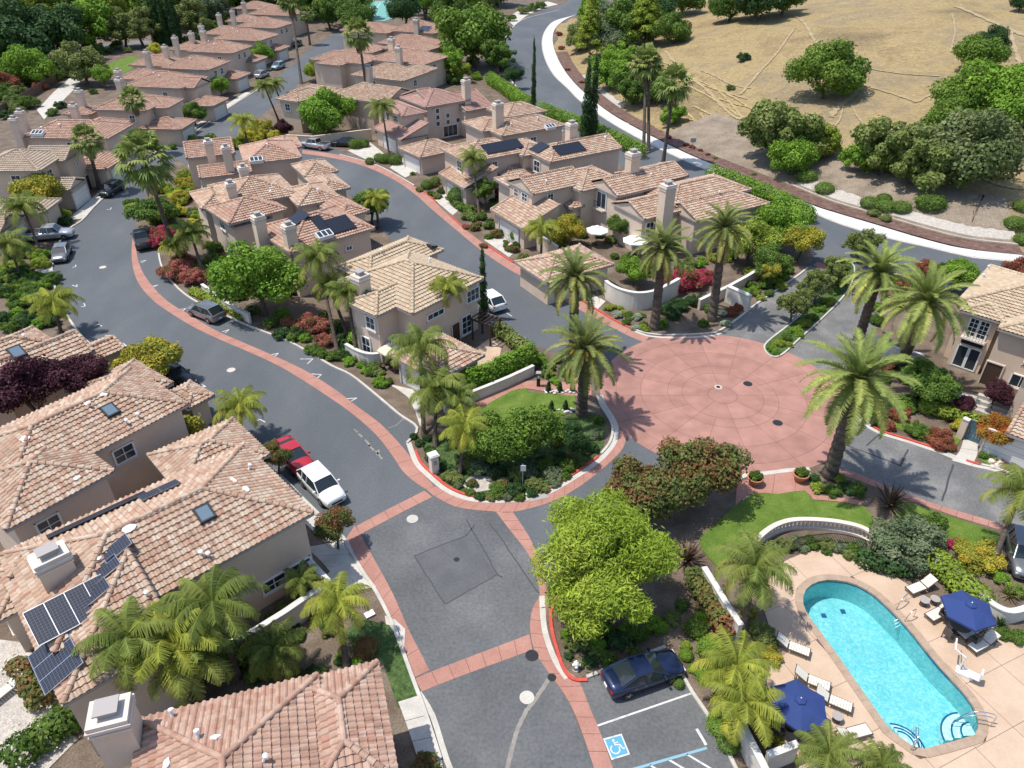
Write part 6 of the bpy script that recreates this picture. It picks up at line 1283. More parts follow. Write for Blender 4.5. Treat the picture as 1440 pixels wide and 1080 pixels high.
shrubs([(1150, 685, 11), (1172, 690, 12), (1190, 685, 12), (1180, 672, 10), (1205, 688, 13), (1145, 672, 9)], 'palm_bed_shrub', 'leafy shrub at the foot of the big yellow-green date palm', ['yellowgreen', 'green', 'dark'], 'shrubs at the big date palm foot')
shrubs([(1232, 592, 12), (1248, 598, 11), (1222, 580, 12), (1210, 570, 13), (1245, 575, 14), (1265, 585, 14), (1275, 565, 14), (1230, 560, 14)], 'front_bed_shrub', 'mixed shrub in the front bed behind the east road kerb', ['dark', 'rust', 'green', 'plum'], 'front bed shrubs')
shrubs([(1392, 628, 9), (1385, 640, 7), (1400, 645, 6)], 'gate_shrub', 'small shrub right of the blue gate walk', 'green', 'shrubs by the gate walk'); shrubs([(1428, 830, 12), (1408, 812, 11), (1395, 800, 9)], 'car_shrub', 'green shrub below the parked grey car', 'bright', 'shrubs by the grey car'); shrubs([(1412, 890, 10), (1432, 895, 12)], 'deck_plant', 'green plant at the right edge of the pool deck', 'green', 'plants right of the pool deck')
shrubs([(35, 380, 11), (48, 392, 12), (60, 372, 12), (25, 395, 12), (10, 385, 14), (68, 395, 9), (52, 358, 11), (20, 360, 12), (45, 410, 14), (30, 425, 14), (58, 420, 13), (10, 410, 14), (40, 445, 12), (55, 455, 11), (85, 305, 13), (92, 312, 9), (25, 450, 10)], 'west_garden_shrub', 'green shrub in the front garden beside the silver pickup', ['green', 'bright', 'yellowgreen', 'dark'], 'west front garden shrubs')
shrubs([(515, 912, 15)], 'globe_shrub', 'clipped globe shrub of green and bronze beside the storm drain', 'photinia', None, 'clipped', 1.0); shrubs([(600, 1078, 20)], 'photinia_shrub', 'red-green shrub on the south sidewalk at the frame bottom', 'photinia')
shrubs([(480, 925, 9), (500, 928, 8), (450, 940, 9), (415, 945, 10), (385, 945, 12), (365, 930, 12), (355, 950, 12), (405, 800, 9), (395, 850, 8), (380, 865, 8), (415, 840, 8), (430, 835, 7)], 'side_yard_plant', 'small plant in the side yard along the low white wall', ['green', 'bright', 'olive'], 'side yard plants')
shrubs([(180, 680, 18), (188, 700, 15), (175, 665, 13)], 'court_shrub', 'green shrub in the gap between the two west roofs', 'bright', 'shrubs between the west roofs'); shrubs([(515, 520, 9), (508, 512, 8)], 'kerb_tuft', 'bright low tuft on the kerb by the patio wall', 'bright', 'tufts by the patio wall')
shrubs([(420, 470, 14), (470, 500, 12), (485, 500, 11), (500, 470, 12), (395, 470, 13), (380, 455, 12), (520, 470, 9), (540, 460, 8)], 'understory_shrub', 'dark shrub under the queen palm trio', ['dark', 'green'], 'shrubs under the palm trio')
shrubs([(820, 390, 9), (775, 372, 10), (760, 385, 8), (790, 395, 10)], 'court_shrub', 'shrub by the garage near the tall date palm', 'green', 'shrubs by the corner garage'); shrubs([(640, 175, 8), (655, 180, 9), (668, 185, 9), (625, 188, 7), (690, 195, 9)], 'court_shrub', 'shrub in the court behind the row garages', ['green', 'rust', 'olive'], 'court shrubs behind the garages')
shrubs([(680, 345, 7), (655, 318, 6)], 'flower_shrub', 'small rosy shrub behind the red kerb', 'oleander', 'rosy kerb shrubs')
shrubs([(1310, 298, 10), (1120, 235, 9), (1150, 225, 12), (1170, 200, 10)], 'bank_shrub', 'yellow-green bush at the foot of the sycamores', 'yellowgreen', 'bushes at the sycamore foot') if False else None
for x, y, r in ((10, 165, 10), (75, 160, 8), (85, 150, 8), (130, 130, 6), (140, 75, 9), (155, 73, 6), (100, 75, 7), (180, 72, 6), (5, 140, 16), (25, 135, 14), (620, 145, 8), (605, 110, 9), (690, 62, 9), (735, 18, 9), (750, 14, 9), (720, 28, 8), (760, 10, 8), (712, 45, 7), (705, 58, 7)): shrub('far_shrub', 'distant low shrub beyond the houses', x, y, r, random.choice(['green', 'olive', 'dark']), 'shrub', 'distant shrubs')
def scatter(poly, n, rr_, pals, name, label, grp, seed, shape='shrub'):
    rq = random.Random(seed); xs_ = [p[0] for p in poly]; ys_ = [p[1] for p in poly]; k = 0; tries = 0; L_ = []
    while k < n and tries < n*30:
        tries += 1; x, y = rq.uniform(min(xs_), max(xs_)), rq.uniform(min(ys_), max(ys_))
        if not bool(inpoly(np.array(x), np.array(y), poly)): continue
        L_.append((x, y, rq.uniform(*rr_))); k += 1
    shrubs(L_, name, label, pals, grp, shape)
scatter([(395,468),(430,488),(480,515),(505,520),(500,480),(470,440),(420,440),(385,440)], 16, (7, 13), ['dark', 'green', 'bright', 'olive'], 'bed_plant', 'plant in the bed between the curved kerb and the sand-coloured house', 'bed by the sand-coloured house', 1)
scatter([(285,330),(330,340),(360,440),(320,420),(290,400),(260,360)], 16, (8, 14), ['green', 'olive', 'bright', 'yellowgreen'], 'bed_plant', 'plant in the bed west of the middle houses', 'bed west of the middle houses', 2)
scatter([(905,330),(985,320),(1040,345),(1010,385),(955,395),(905,375)], 15, (9, 15), ['green', 'bright', 'yellowgreen', 'olive'], 'court_plant', 'plant in the court of the date palm corner house', 'court of the corner house', 3)
scatter([(770,300),(830,305),(850,320),(815,345),(775,345)], 9, (7, 12), ['green', 'golden', 'bright'], 'court_plant', 'plant in the court of the bay window house', 'court of the bay window house', 4)
scatter([(690,250),(712,262),(716,290),(690,305),(668,285),(665,265)], 10, (6, 10), ['green', 'dark', 'bright'], 'court_plant', 'plant between the bay window house and the solar row house', 'gap between the row houses', 5)
scatter([(185,285),(235,262),(290,255),(285,320),(250,350),(210,335),(192,315)], 22, (8, 14), ['yellowgreen', 'gold', 'green', 'golden', 'bright'], 'bend_plant', 'plant in the bed at the foot of the massive fan palm', 'bed of the massive fan palm', 6)
scatter([(795,850),(950,850),(945,905),(880,925),(812,940),(790,900)], 20, (7, 13), ['green', 'olive', 'bright', 'dark'], 'bed_plant', 'ground plant in the pepper tree bed', 'pepper tree bed plants', 7)
scatter([(955,800),(985,800),(1015,900),(1010,1000),(985,960),(955,905)], 16, (6, 11), ['green', 'olive', 'bright', 'yellowgreen'], 'bed_plant', 'ground plant along the outside of the pool wall', 'plants outside the pool wall', 8)
scatter([(1045,800),(1075,790),(1075,850),(1090,910),(1075,960),(1090,1040),(1060,1020),(1045,950),(1055,890)], 15, (7, 12), ['dark', 'olive', 'green', 'golden'], 'bed_plant', 'ground plant along the inside of the pool wall', 'plants inside the pool wall', 9)
scatter([(1210,490),(1300,500),(1340,555),(1300,590),(1240,590),(1205,560),(1195,530)], 22, (8, 14), ['green', 'dark', 'bright', 'rust', 'yellowgreen'], 'front_plant', 'plant in the garden of the French-door house', 'garden of the French-door house', 10)
scatter([(0,345),(60,345),(75,400),(95,465),(60,470),(0,440)], 22, (8, 15), ['green', 'bright', 'yellowgreen', 'dark'], 'west_plant', 'plant in the planted strip below the silver pickup', 'planted strip below the pickup', 11)
scatter([(235,205),(300,190),(330,195),(300,210),(262,215)], 8, (5, 9), ['green', 'yellowgreen'], 'street_plant', 'plant at the cross street corner', 'cross street corner plants', 12)
scatter([(600,640),(680,610),(790,600),(845,585),(850,630),(800,668),(730,696),(660,692),(620,670)], 26, (7, 13), ['green', 'dark', 'olive', 'greygreen', 'photinia'], 'island_plant', 'ground plant under the island laurel trees', 'plants under the island laurels', 13)
scatter([(745,500),(830,505),(835,535),(760,535)], 10, (7, 11), ['bright', 'green', 'yellowgreen'], 'island_bush', 'bush beside the island path', 'bushes beside the island path', 14)
scatter([(330,905),(440,850),(470,870),(490,925),(400,960),(335,955)], 18, (6, 12), ['green', 'dark', 'olive', 'bright'], 'yard_plant', 'plant between the low white wall and the red-tiled roof', 'plants below the low white wall', 15)
scatter([(180,640),(300,610),(335,640),(240,650),(190,690)], 6, (7, 12), ['bright', 'green'], 'gap_plant', 'plant in the gap beside the flowering hedge', 'plants beside the flowering hedge', 16)
scatter([(1080,760),(1215,755),(1230,790),(1120,768)], 14, (7, 11), ['olive', 'green', 'greygreen'], 'bank_plant', 'plant on the bank between balustrade and fence', 'bank plants above the pool', 17)
scatter([(1040,380),(1120,370),(1110,400),(1065,425),(1045,430)], 14, (6, 11), ['bright', 'green', 'golden', 'yellowgreen'], 'entry_plant', 'plant along the entry drive wall', 'plants along the entry wall', 18)
scatter([(855,425),(900,440),(915,468),(880,455)], 10, (4, 7), ['silver', 'green', 'yellowgreen'], 'rock_plant', 'tiny plant in the mulch below the curved white wall', 'tiny plants below the curved wall', 19)
scatter([(0,100),(60,115),(90,100),(60,150),(0,180)], 9, (8, 16), ['olive', 'green', 'rust'], 'fence_plant', 'bush along the far left board fence', 'bushes along the board fence', 20)
scatter([(560,232),(620,272),(660,310),(720,362),(745,380),(730,340),(668,290),(610,245)], 22, (4, 7), ['green', 'dark', 'olive', 'photinia'], 'verge_plant', 'little plant between driveways on the inner road verge', 'inner road verge plants', 21)
scatter([(1215,395),(1330,360),(1340,380),(1300,400),(1260,430),(1235,470)], 12, (8, 14), ['green', 'bright', 'golden', 'rust'], 'screen_plant', 'plant screening the entry drive from the French-door house', 'entry screen plants', 22)
scatter([(0,75),(130,70),(150,92),(120,125),(60,110),(0,115)], 16, (9, 17), ['green', 'olive', 'dark', 'bright'], 'far_bush', 'bush under the trees at the far left path', 'far left path bushes', 23)
scatter([(140,70),(300,40),(330,8),(420,10),(400,30),(200,85)], 14, (8, 13), ['green', 'olive', 'dark'], 'far_bush', 'bush behind the far west row of houses', 'bushes behind the west row', 24)
scatter([(600,60),(700,60),(712,110),(690,115),(640,120),(610,105)], 12, (8, 14), ['green', 'dark', 'bright'], 'pine_bush', 'bush in the bed below the massive pine', 'bushes below the massive pine', 25)
scatter([(840,330),(905,330),(925,360),(905,385),(870,372),(850,350)], 9, (7, 11), ['green', 'bright', 'olive'], 'court_plant', 'plant between the patio parasols and the curved wall', 'plants by the patio parasols', 26)
scatter([(505,520),(530,512),(548,535),(540,548),(522,538)], 9, (7, 11), ['bright', 'green', 'olive'], 'kerb_plant', 'plant on the kerb in front of the patio wall', 'kerb plants before the patio wall', 27)
scatter([(0,380),(70,400),(95,465),(40,470),(0,460)], 14, (9, 15), ['green', 'yellowgreen', 'bright', 'dark'], 'west_bush', 'bush in the garden beside the lower left driveway', 'bushes beside the lower left driveway', 28)
scatter([(355,345),(410,400),(440,430),(395,430),(340,400)], 8, (8, 13), ['green', 'dark', 'olive'], 'shade_bush', 'bush under the large bright shade tree', 'bushes under the shade tree', 29)
# spiky flax plants and agaves
V = []; rs_ = np.random.RandomState(4)
for i in range(70):
    e = R(rs_.uniform(15, 85)); a = rs_.uniform(0, 6.28); l = rs_.uniform(.7, 1.15); d = np.array([math.cos(e), 0, math.sin(e)]); w = np.array([0, .035, 0]); V.append(rotz(np.array([-w*.8, w*.8, d*l*.6+w, d*l*.6-w, d*l*.6-w, d*l*.6+w, d*l+np.array([.06, 0, -.10*l]), d*l+np.array([.06, 0, -.10*l])+w*.05]), a))
V = np.concatenate(V); PM['flax'] = mesh_np('flax', V, [np.arange(len(V)).reshape(-1, 4)], np.repeat(rs_.rand(70), 2)); PM['flax'].materials.append(MATS['leaf_flax'])
for x, y, r, pal, lab in ((965, 790, 34, 'flax', 'large bronze flax plant at the end of the pool lawn path'), (1250, 712, 32, 'flax', 'bronze flax plant on the roadside lawn'), (1334, 592, 17, 'plum', 'dark purple flax behind the rust-red dome'), (512, 510, 14, 'dark', 'dark agave by the patio wall'), (482, 502, 15, 'dark', 'spiky dark plant under the palm trio'), (1418, 838, 18, 'thatch', 'dry grassy plant in the curved planter'), (480, 925, 14, 'queen', 'green agave at the foot of the leaning palm'), (1405, 880, 14, 'dark', 'spiky plant at the curved planter foot')):
    b = G(x, y); s = r/mpx(x, y); o = link('flax_plant', PM['flax'], None, None, tuple(b)); o.scale = (s,)*3; setmat(o, pal); tag(o, lab, 'plant')
# ---------------------------------------------------------------- swimming pool and its deck
deckP = [(1085,800),(1129,778),(1173,774),(1207,782),(1234,798),(1262,813),(1300,838),(1345,862),(1395,882),(1440,905),(1500,950),(1520,1150),(1130,1150),(1122,1062),(1098,1040),(1078,960),(1090,910),(1072,850)]
deckW = P2(GL(deckP[:8], 0, 3))+P2(GL(deckP[8:], 0, 1)); cop = np.array(poolS); pcx = cop.mean(0)
def grow(P, w):
    P = np.array(P); T = np.roll(P, -1, 0)-np.roll(P, 1, 0); T /= np.linalg.norm(T, axis=1)[:, None]; N = np.stack([T[:, 1], -T[:, 0]], 1)
    A = (P[:, 0]*np.roll(P[:, 1], -1)-np.roll(P[:, 0], -1)*P[:, 1]).sum(); return P+N*w*(1 if A > 0 else -1)
copO = grow(cop, .48)
deck = empty('pool_deck'); deck['kind'] = 'structure'
dk = keyhole(deckW, [tuple(p) for p in copO])
MB().poly([(x, y, .022) for x, y in dk]).build('joint_bed', 'joint', deck)
pa = math.atan2(*(G(1340, 955)[:2]-G(1200, 822)[:2])[::-1]); ca, sa = math.cos(pa), math.sin(pa); o2 = G(1250, 930)[:2]
loc = [((x-o2[0])*ca+(y-o2[1])*sa, -(x-o2[0])*sa+(y-o2[1])*ca) for x, y in dk]
lx = [p[0] for p in loc]; ly = [p[1] for p in loc]; stp = 2.9
for i in range(int(min(lx)//stp), int(max(lx)//stp)+1):
    for j in range(int(min(ly)//stp), int(max(ly)//stp)+1):
        pg = [(p[0], p[1], 0) for p in loc]; g = .012
        for a, b, c in ((1, 0, -(i*stp+g)), (-1, 0, (i+1)*stp-g), (0, 1, -(j*stp+g)), (0, -1, (j+1)*stp-g)):
            pg = clip_poly(pg, a, b, c)
            if len(pg) < 3: break
        if len(pg) < 3: continue
        ar = abs(sum(pg[k-1][0]*pg[k][1]-pg[k][0]*pg[k-1][1] for k in range(len(pg))))/2
        if ar < .05: continue
        b = MB(); b.poly([(o2[0]+x*ca-y*sa, o2[1]+x*sa+y*ca, .036) for x, y, _ in pg]); o = b.build('deck_panel', 'deck', deck)
        if o.data.polygons[0].normal.z < 0: o.data.flip_normals()
# coping stones, basin, steps, water
poolo = empty('swimming_pool', (pcx[0], pcx[1], 0)); tag(poolo, 'turquoise swimming pool with rounded end and brown coping', 'pool')
porg = (pcx[0], pcx[1], 0); nC = len(cop)
csr = resample(np.r_[cop, cop[:1]], 49); cso = resample(np.r_[copO, copO[:1]], 49)
cso = np.array([copO[np.argmin(np.linalg.norm(copO-p, axis=1))] if 0 else p for p in grow(csr[:-1], .48)]); csi = csr[:-1]
for k in range(48):
    j = (k+1) % 48; MB().prism([csi[k]+(csi[j]-csi[k])*.012, csi[j], cso[j], cso[k]+(cso[j]-cso[k])*.012], -.06, .075).build('coping_stone', 'coping', poolo, porg)
mottled('plaster', [(.3, (.24, .52, .54)), (.7, (.32, .60, .61))], .8, detail=6, fine=.05)
plain('pool_tile', (.03, .10, .22), .3); plain('step_white', (.70, .84, .85), .6)
bs = MB(); P0 = [tuple(p) for p in cop]
if sum(P0[i-1][0]*P0[i][1]-P0[i][0]*P0[i-1][1] for i in range(nC)) < 0: P0 = P0[::-1]
far_ = lambda p: -1.2-.5*max(0, min(1, (p[1]-21)/8))
bs.poly([(x, y, far_((x, y))) for x, y in P0])
for k in range(nC):
    a, b = P0[k-1], P0[k]; bs.poly([(a[0], a[1], -.14), (b[0], b[1], -.14), (b[0], b[1], far_(b)), (a[0], a[1], far_(a))])
bo = bs.build('basin', 'plaster', poolo, porg)
tb = MB()
for k in range(nC):
    a, b = P0[k-1], P0[k]; tb.poly([(a[0], a[1], .0), (b[0], b[1], .0), (b[0], b[1], -.2), (a[0], a[1], -.2)])
tb.build('waterline_tiles', 'pool_tile', poolo, porg)
m, n, l, p = newmat('water')
tr = n.new('ShaderNodeBsdfTransparent'); tr.inputs[0].default_value = (.62, .93, .95, 1); gs = n.new('ShaderNodeBsdfGlossy'); gs.inputs['Roughness'].default_value = .04
fr = n.new('ShaderNodeFresnel'); fr.inputs['IOR'].default_value = 1.33; ms = n.new('ShaderNodeMixShader')
g = n.new('ShaderNodeNewGeometry'); tn = n.new('ShaderNodeTexNoise'); tn.inputs['Scale'].default_value = 5.5; tn.inputs['Detail'].default_value = 3; tn.inputs['Distortion'].default_value = 1.0; l.new(g.outputs['Position'], tn.inputs['Vector'])
bp = n.new('ShaderNodeBump'); bp.inputs['Strength'].default_value = .35; bp.inputs['Distance'].default_value = .06; l.new(tn.outputs['Fac'], bp.inputs['Height']); l.new(bp.outputs[0], gs.inputs['Normal']); l.new(bp.outputs[0], fr.inputs['Normal'])
mr = n.new('ShaderNodeMapRange'); mr.inputs[1].default_value = .42; mr.inputs[2].default_value = .62; mr.inputs[3].default_value = 0; mr.inputs[4].default_value = 1; l.new(tn.outputs['Fac'], mr.inputs[0])
cm = n.new('ShaderNodeMixRGB'); cm.inputs[1].default_value = (.55, .84, .88, 1); cm.inputs[2].default_value = (.90, .98, .98, 1); l.new(mr.outputs[0], cm.inputs[0]); l.new(cm.outputs[0], tr.inputs[0])  # ripple sparkle painted into the water tint: noise mixes deeper and paler colour
l.new(fr.outputs[0], ms.inputs[0]); l.new(tr.outputs[0], ms.inputs[1]); l.new(gs.outputs[0], ms.inputs[2]); l.new(ms.outputs[0], n['Material Output'].inputs[0])
MB().poly([(x, y, -.09) for x, y in P0]).build('water', 'water', poolo, porg)
def arc_steps(cpx, rs_, a0, a1):
    c = G(*cpx)[:2]
    for k, r in enumerate(rs_):
        pts = [c+np.array([math.cos(t), math.sin(t)])*r for t in np.linspace(a0, a1, 14)]
        MB().prism([tuple(c)]+[tuple(q) for q in pts], -1.15, -.22-.22*k).build('step', 'step_white', poolo, porg)
        a = np.array(pts); st = strip_mesh('step_edge', offset(a, .05)-pcx, offset(a, -.05)-pcx, -.205-.22*k, 'pool_tile', poolo)
d1 = G(1330, 1000)[:2]-G(1378, 1030)[:2]; t1 = math.atan2(d1[1], d1[0])
arc_steps((1375, 1031), (.75, 1.15, 1.6), t1-.75, t1+.8)
d2 = G(1290, 1000)[:2]-G(1268, 1040)[:2]; t2 = math.atan2(d2[1], d2[0]); arc_steps((1270, 1040), (.6, .95, 1.3), t2-1.25, t2+.75)
for x, y in ((1160, 861), (1187, 855)):
    q = G(x, y, -1.3); MB().box((q[0], q[1], -1.62), (.3, .3, .04)).build('drain_grate', 'pool_tile', poolo, porg)
def rail(pts, name='handrail', r=.03): MB().tube(pts, r, 8).build(name, 'chrome', poolo, porg, True)
def arch(px1, px2, h=.85, z0=.05):
    a, b = G(*px1), G(*px2); rail(smooth([a+[0, 0, z0], a+[0, 0, h*.8], a*.75+b*.25+[0, 0, h], a*.3+b*.7+[0, 0, h*.75], b+[0, 0, -.3]], 4))
arch((1272,846),(1258,860)); arch((1284,868),(1270,876)); arch((1395,1018),(1345,1008)); arch((1392,1022),(1340,1014)); arch((1280,1055),(1284,1022)); arch((1284,1052),(1287,1024))
for k in range(3):
    a, b = G(1258+k*1.5, 872+k*3), G(1266+k*1.5, 868+k*3); MB().tube([a+[0, 0, -.12-.1*k], b+[0, 0, -.12-.1*k]], .04, 6).build('ladder_rung', 'white_frame', poolo, porg)
# ---- sun loungers
plain('sling', (.62, .58, .50), .8); plain('bronze_frame', (.10, .075, .055), .5, .4); plain('navy_cloth', (.022, .045, .16), .85); plain('beige_cloth', (.62, .55, .40), .85); plain('white_cloth', (.75, .75, .72), .85); plain('wicker', (.09, .07, .055), .7)
def lounger_proto():
    root = empty('sun_lounger', (0, 0, 0)); f = MB()
    for y in (-.33, .33): f.box((0, y, .32), (1.95, .05, .06))
    for x in (-.95, .95): f.box((x, 0, .318), (.05, .7, .055))
    f.build('frame', 'bronze_frame', root)
    for x in (-.8, .8):
        for y in (-.325, .325): MB().tube([(x, y, .3), (x*1.04, y, 0)], .025, 6).build('leg', 'bronze_frame', root)
    sl = MB()
    for k in range(8): sl.box((-.85+k*.145, 0, .37), (.128, .60, .035))
    sl.build('seat_sling', 'sling', root); b = MB(); M = Matrix.Rotation(-R(32), 3, 'Y')
    for k in range(6):
        d = M @ Vector((.09+k*.135, 0, 0)); b.box((.3+d.x, 0, .37+d.z), (.12, .60, .035), M)
    bo = b.build('backrest', 'sling', root); e = M @ Vector((.86, 0, 0)); br = MB()
    for y in (-.32, .32): br.tube([(.3, y, .35), (.3+e.x, y, .35+e.z)], .022, 6)
    br.tube([(.3+e.x, -.32, .35+e.z), (.3+e.x, .32, .35+e.z)], .022, 6).build('backrest_frame', 'bronze_frame', bo)
    return root
lp = lounger_proto(); first = [True]
def lounger(foot, head, label):
    a, b = G(*foot), G(*head); o = lp if first[0] else copy_tree(lp); first[0] = False; m_ = (a+b)/2; o.location = (m_[0], m_[1], .037); o.rotation_euler = (0, 0, math.atan2(b[1]-a[1], b[0]-a[0])); tag(o, label, 'sun lounger', 'sun loungers by the pool')
for ft, hd, lb in (((1271,838),(1312,822),'sun lounger beside the two round side tables near the golden hedge'), ((1302,875),(1335,858),'sun lounger between the side tables and the right parasol'), ((1343,902),(1384,882),'sun lounger half shaded by the right navy parasol'), ((1356,922),(1400,898),'sun lounger next to the white pool lift'), ((1160,970),(1122,955),'sun lounger farthest from the steps beyond the left navy parasol'), ((1192,1000),(1150,982),'sun lounger right beside the left navy parasol'), ((1220,1030),(1176,1042),'sun lounger by the round table near the pool steps'), ((1132,922),(1096,908),'sun lounger shaded by palms against the pool wall')): lounger(ft, hd, lb)
a_ = G(12, 975); o = copy_tree(lp); o.location = (a_[0], a_[1], .05); o.rotation_euler = (0, 0, R(60)); tag(o, 'pale lounger on the west house patio', 'sun lounger')
def parasol(px, h, r, n, mat, label, tbl=True, tilt=0.0, name='parasol', z0=.04):
    q = G(px[0], px[1], h); root = empty(name, (q[0], q[1], z0)); tag(root, label, 'parasol'); MB().tube([(0, 0, 0), (0, 0, h-.05)], .03, 8).build('pole', 'bronze_frame', root); MB().lathe([(.28, 0), (.28, .06), (.06, .1)], 14).build('base', 'dark_metal', root)
    c = MB(); top = (0, 0, h)
    for k in range(n):
        a0, a1 = 2*math.pi*k/n+.3, 2*math.pi*(k+1)/n+.3; p0, p1 = (r*math.cos(a0), r*math.sin(a0), h-.52), (r*math.cos(a1), r*math.sin(a1), h-.52); m0, m1 = (r*.5*math.cos(a0), r*.5*math.sin(a0), h-.24), (r*.5*math.cos(a1), r*.5*math.sin(a1), h-.24); mm = ((p0[0]+p1[0])/2*.97, (p0[1]+p1[1])/2*.97, h-.55)
        c.poly([top, m0, m1]); c.poly([m0, p0, mm, p1, m1]); c.poly([p0, (p0[0], p0[1], h-.66), (mm[0], mm[1], h-.68), mm]); c.poly([mm, (mm[0], mm[1], h-.68), (p1[0], p1[1], h-.66), p1])
    cn = c.build('canopy', mat, root); MB().lathe([(.34, h-.12), (.30, h+.0), (.03, h+.10)], n).build('vent_cap', mat, cn); MB().lathe([(.03, h+.08), (.04, h+.14), (.01, h+.19)], 8).build('finial', 'white_frame', root)
    for k in range(n): a0 = 2*math.pi*k/n+.3; MB().tube([(0, 0, h-.1), (r*.97*math.cos(a0), r*.97*math.sin(a0), h-.56)], .014, 5).build('rib', 'bronze_frame', root)
    if tbl:
        t = empty('patio_table', (q[0], q[1], z0)); tag(t, 'dark round table under the '+tbl, 'table'); MB().lathe([(.62, .70), (.62, .74)], 20).build('table_top', 'wicker', t); MB().lathe([(.3, .0), (.08, .06), (.07, .7)], 12).build('pedestal', 'wicker', t)
    return root
parasol((1366, 850), 2.6, 1.55, 6, 'navy_cloth', 'navy blue parasol by the golden hedge side of the pool', 'navy parasol by the golden hedge'); parasol((1126, 984), 2.6, 1.6, 6, 'navy_cloth', 'navy blue parasol by the pool wall palms', 'navy parasol by the pool wall')
parasol((548, 484), 2.5, 1.25, 6, 'beige_cloth', 'beige patio parasol before the sand-coloured house', 'beige parasol', z0=.03); parasol((840, 318), 2.5, 1.5, 8, 'white_cloth', 'white patio parasol against the bay window house', False, z0=0); parasol((894, 332), 2.5, 1.6, 8, 'white_cloth', 'white patio parasol next to the corner garage roof', False, z0=0)
def chair_proto():
    r_ = empty('patio_chair'); MB().box((0, 0, .42), (.5, .5, .07)).build('seat', 'wicker', r_); MB().box((.24, 0, .7), (.06, .5, .5)).build('backrest', 'wicker', r_)
    for x in (-.22, .22):
        for y in (-.22, .22): MB().box((x, y, .2), (.05, .05, .4)).build('leg', 'wicker', r_)
    for y in (-.25, .25): MB().box((0, y, .6), (.46, .05, .05)).build('armrest', 'wicker', r_)
    return r_
cp = chair_proto(); fc_ = True
for px, nm in (((1366, 850), 'navy parasol by the golden hedge'), ((1126, 984), 'navy parasol by the pool wall'), ((548, 484), 'beige parasol')):
    q = G(px[0], px[1], 2.55)
    for k in range(4):
        o = cp if fc_ else copy_tree(cp); fc_ = False; a = k*math.pi/2+.5; o.location = (q[0]+1.0*math.cos(a), q[1]+1.0*math.sin(a), .038); o.rotation_euler = (0, 0, a); tag(o, 'dark wicker chair at the table under the '+nm, 'chair', 'chairs under the '+nm)
for px, lab in (((1297, 851), 'round side table standing close to the pool ladder'), ((1312, 849), 'round side table standing close to the golden hedge'), ((1175, 1014), 'round side table beside the lounger near the pool steps')):
    q = G(*px); t = empty('side_table', (q[0], q[1], .037)); tag(t, lab, 'side table'); MB().lathe([(.29, .44), (.30, .47), (.29, .48)], 20).build('table_top', 'gutter', t); MB().lathe([(.22, 0), (.20, .1), (.22, .44)], 14).build('base', 'wicker', t)
# pool lift
q = G(1355, 948); pl = empty('pool_lift', (q[0], q[1], .037), R(-35)); tag(pl, 'white pool lift chair with arm standing on the deck', 'pool lift')
MB().box((0, 0, .1), (.9, .6, .2)).build('base', 'white_frame', pl); MB().tube([(-.3, 0, .2), (-.3, 0, 1.3), (-.9, 0, 1.55), (-.95, .9, 1.5)], .05, 8).build('arm', 'white_frame', pl); MB().tube([(-.2, .1, .2), (-.6, .3, 1.4)], .035, 8).build('brace', 'gutter', pl); MB().box((.45, -.25, .45), (.5, .5, .08)).box((.7, -.25, .75), (.08, .5, .55)).build('seat', 'white_frame', pl)
# ---------------------------------------------------------------- walls, balustrade, fences, gate, pillars
def wallrun(name, label, pts, h, t, mat='garden_wall', cap='concrete_white', z=None, n=1, cat='wall', capw=.1):
    """pts are pixels on the wall's foot, or on its top when z (its top height) is given"""
    P = np.array([G(p[0], p[1], z or 0.0) for p in pts]); P = np.array(smooth(P, n))[:, :2] if n > 1 else P[:, :2]
    c = P.mean(0); root = empty(name, (c[0], c[1], 0)); tag(root, label, cat); org = (c[0], c[1], 0)
    def run(w, z0, z1): a, b = offset(P, w/2), offset(P, -w/2); return MB().prism(list(a)+list(b[::-1]), z0, z1)
    run(t, 0, h).build('wall_body', mat, root, org); run(t+capw, h, h+.09).build('coping', cap, root, org); return root
wallrun('garden_wall', 'white wall on the parking side of the pool below the bronze hedge', [(990,798),(1005,822),(1022,850),(1042,880)], 1.5, .28, z=1.5)
wallrun('garden_wall', 'white wall behind the palms beside the parking court kerb', [(1018,972),(1035,1002),(1052,1035),(1070,1070),(1085,1100)], 1.5, .28, z=1.5)
wallrun('garden_wall', 'short white wall at the pool gate behind the navy parasol', [(1080,1062),(1102,1054),(1122,1046)], 1.5, .28, z=1.5)
wallrun('planter_wall', 'curved white planter wall between the pool deck and the grey car', [(1318,781),(1345,802),(1372,822),(1388,842),(1402,853),(1423,860),(1450,853)], 1.0, .3, z=1.0, n=4)
wallrun('garden_wall', 'low white-capped wall enclosing the side yard of the solar house', [(320,905),(360,885),(400,860),(438,834),(462,820)], 1.7, .3, 'stucco', z=1.75); wallrun('garden_wall', 'short white-capped wall from the side yard to the garage apron', [(462,818),(448,803),(434,787)], 1.7, .3, 'stucco', z=1.75)
wallrun('garden_wall', 'curved white garden wall behind the date palm', [(852,395),(860,401),(876,408),(898,412),(920,409),(942,399),(955,392)], 2.0, .3, z=2.0, n=4); wallrun('garden_wall', 'pinkish wall sloping along the entry drive path', [(984,422),(1005,412),(1026,402),(1048,390),(1068,378)], 1.2, .28, 'stucco', z=1.2)
wallrun('entry_sign_wall', 'freestanding entry wall panel beside the entry drive', [(1024,402),(1040,409),(1056,416)], 1.8, .45, z=1.85); wallrun('garden_wall', 'court wall with gate beside the bay window house garage', [(756,330),(770,338),(784,347)], 2.0, .28, 'stucco', z=2.0)
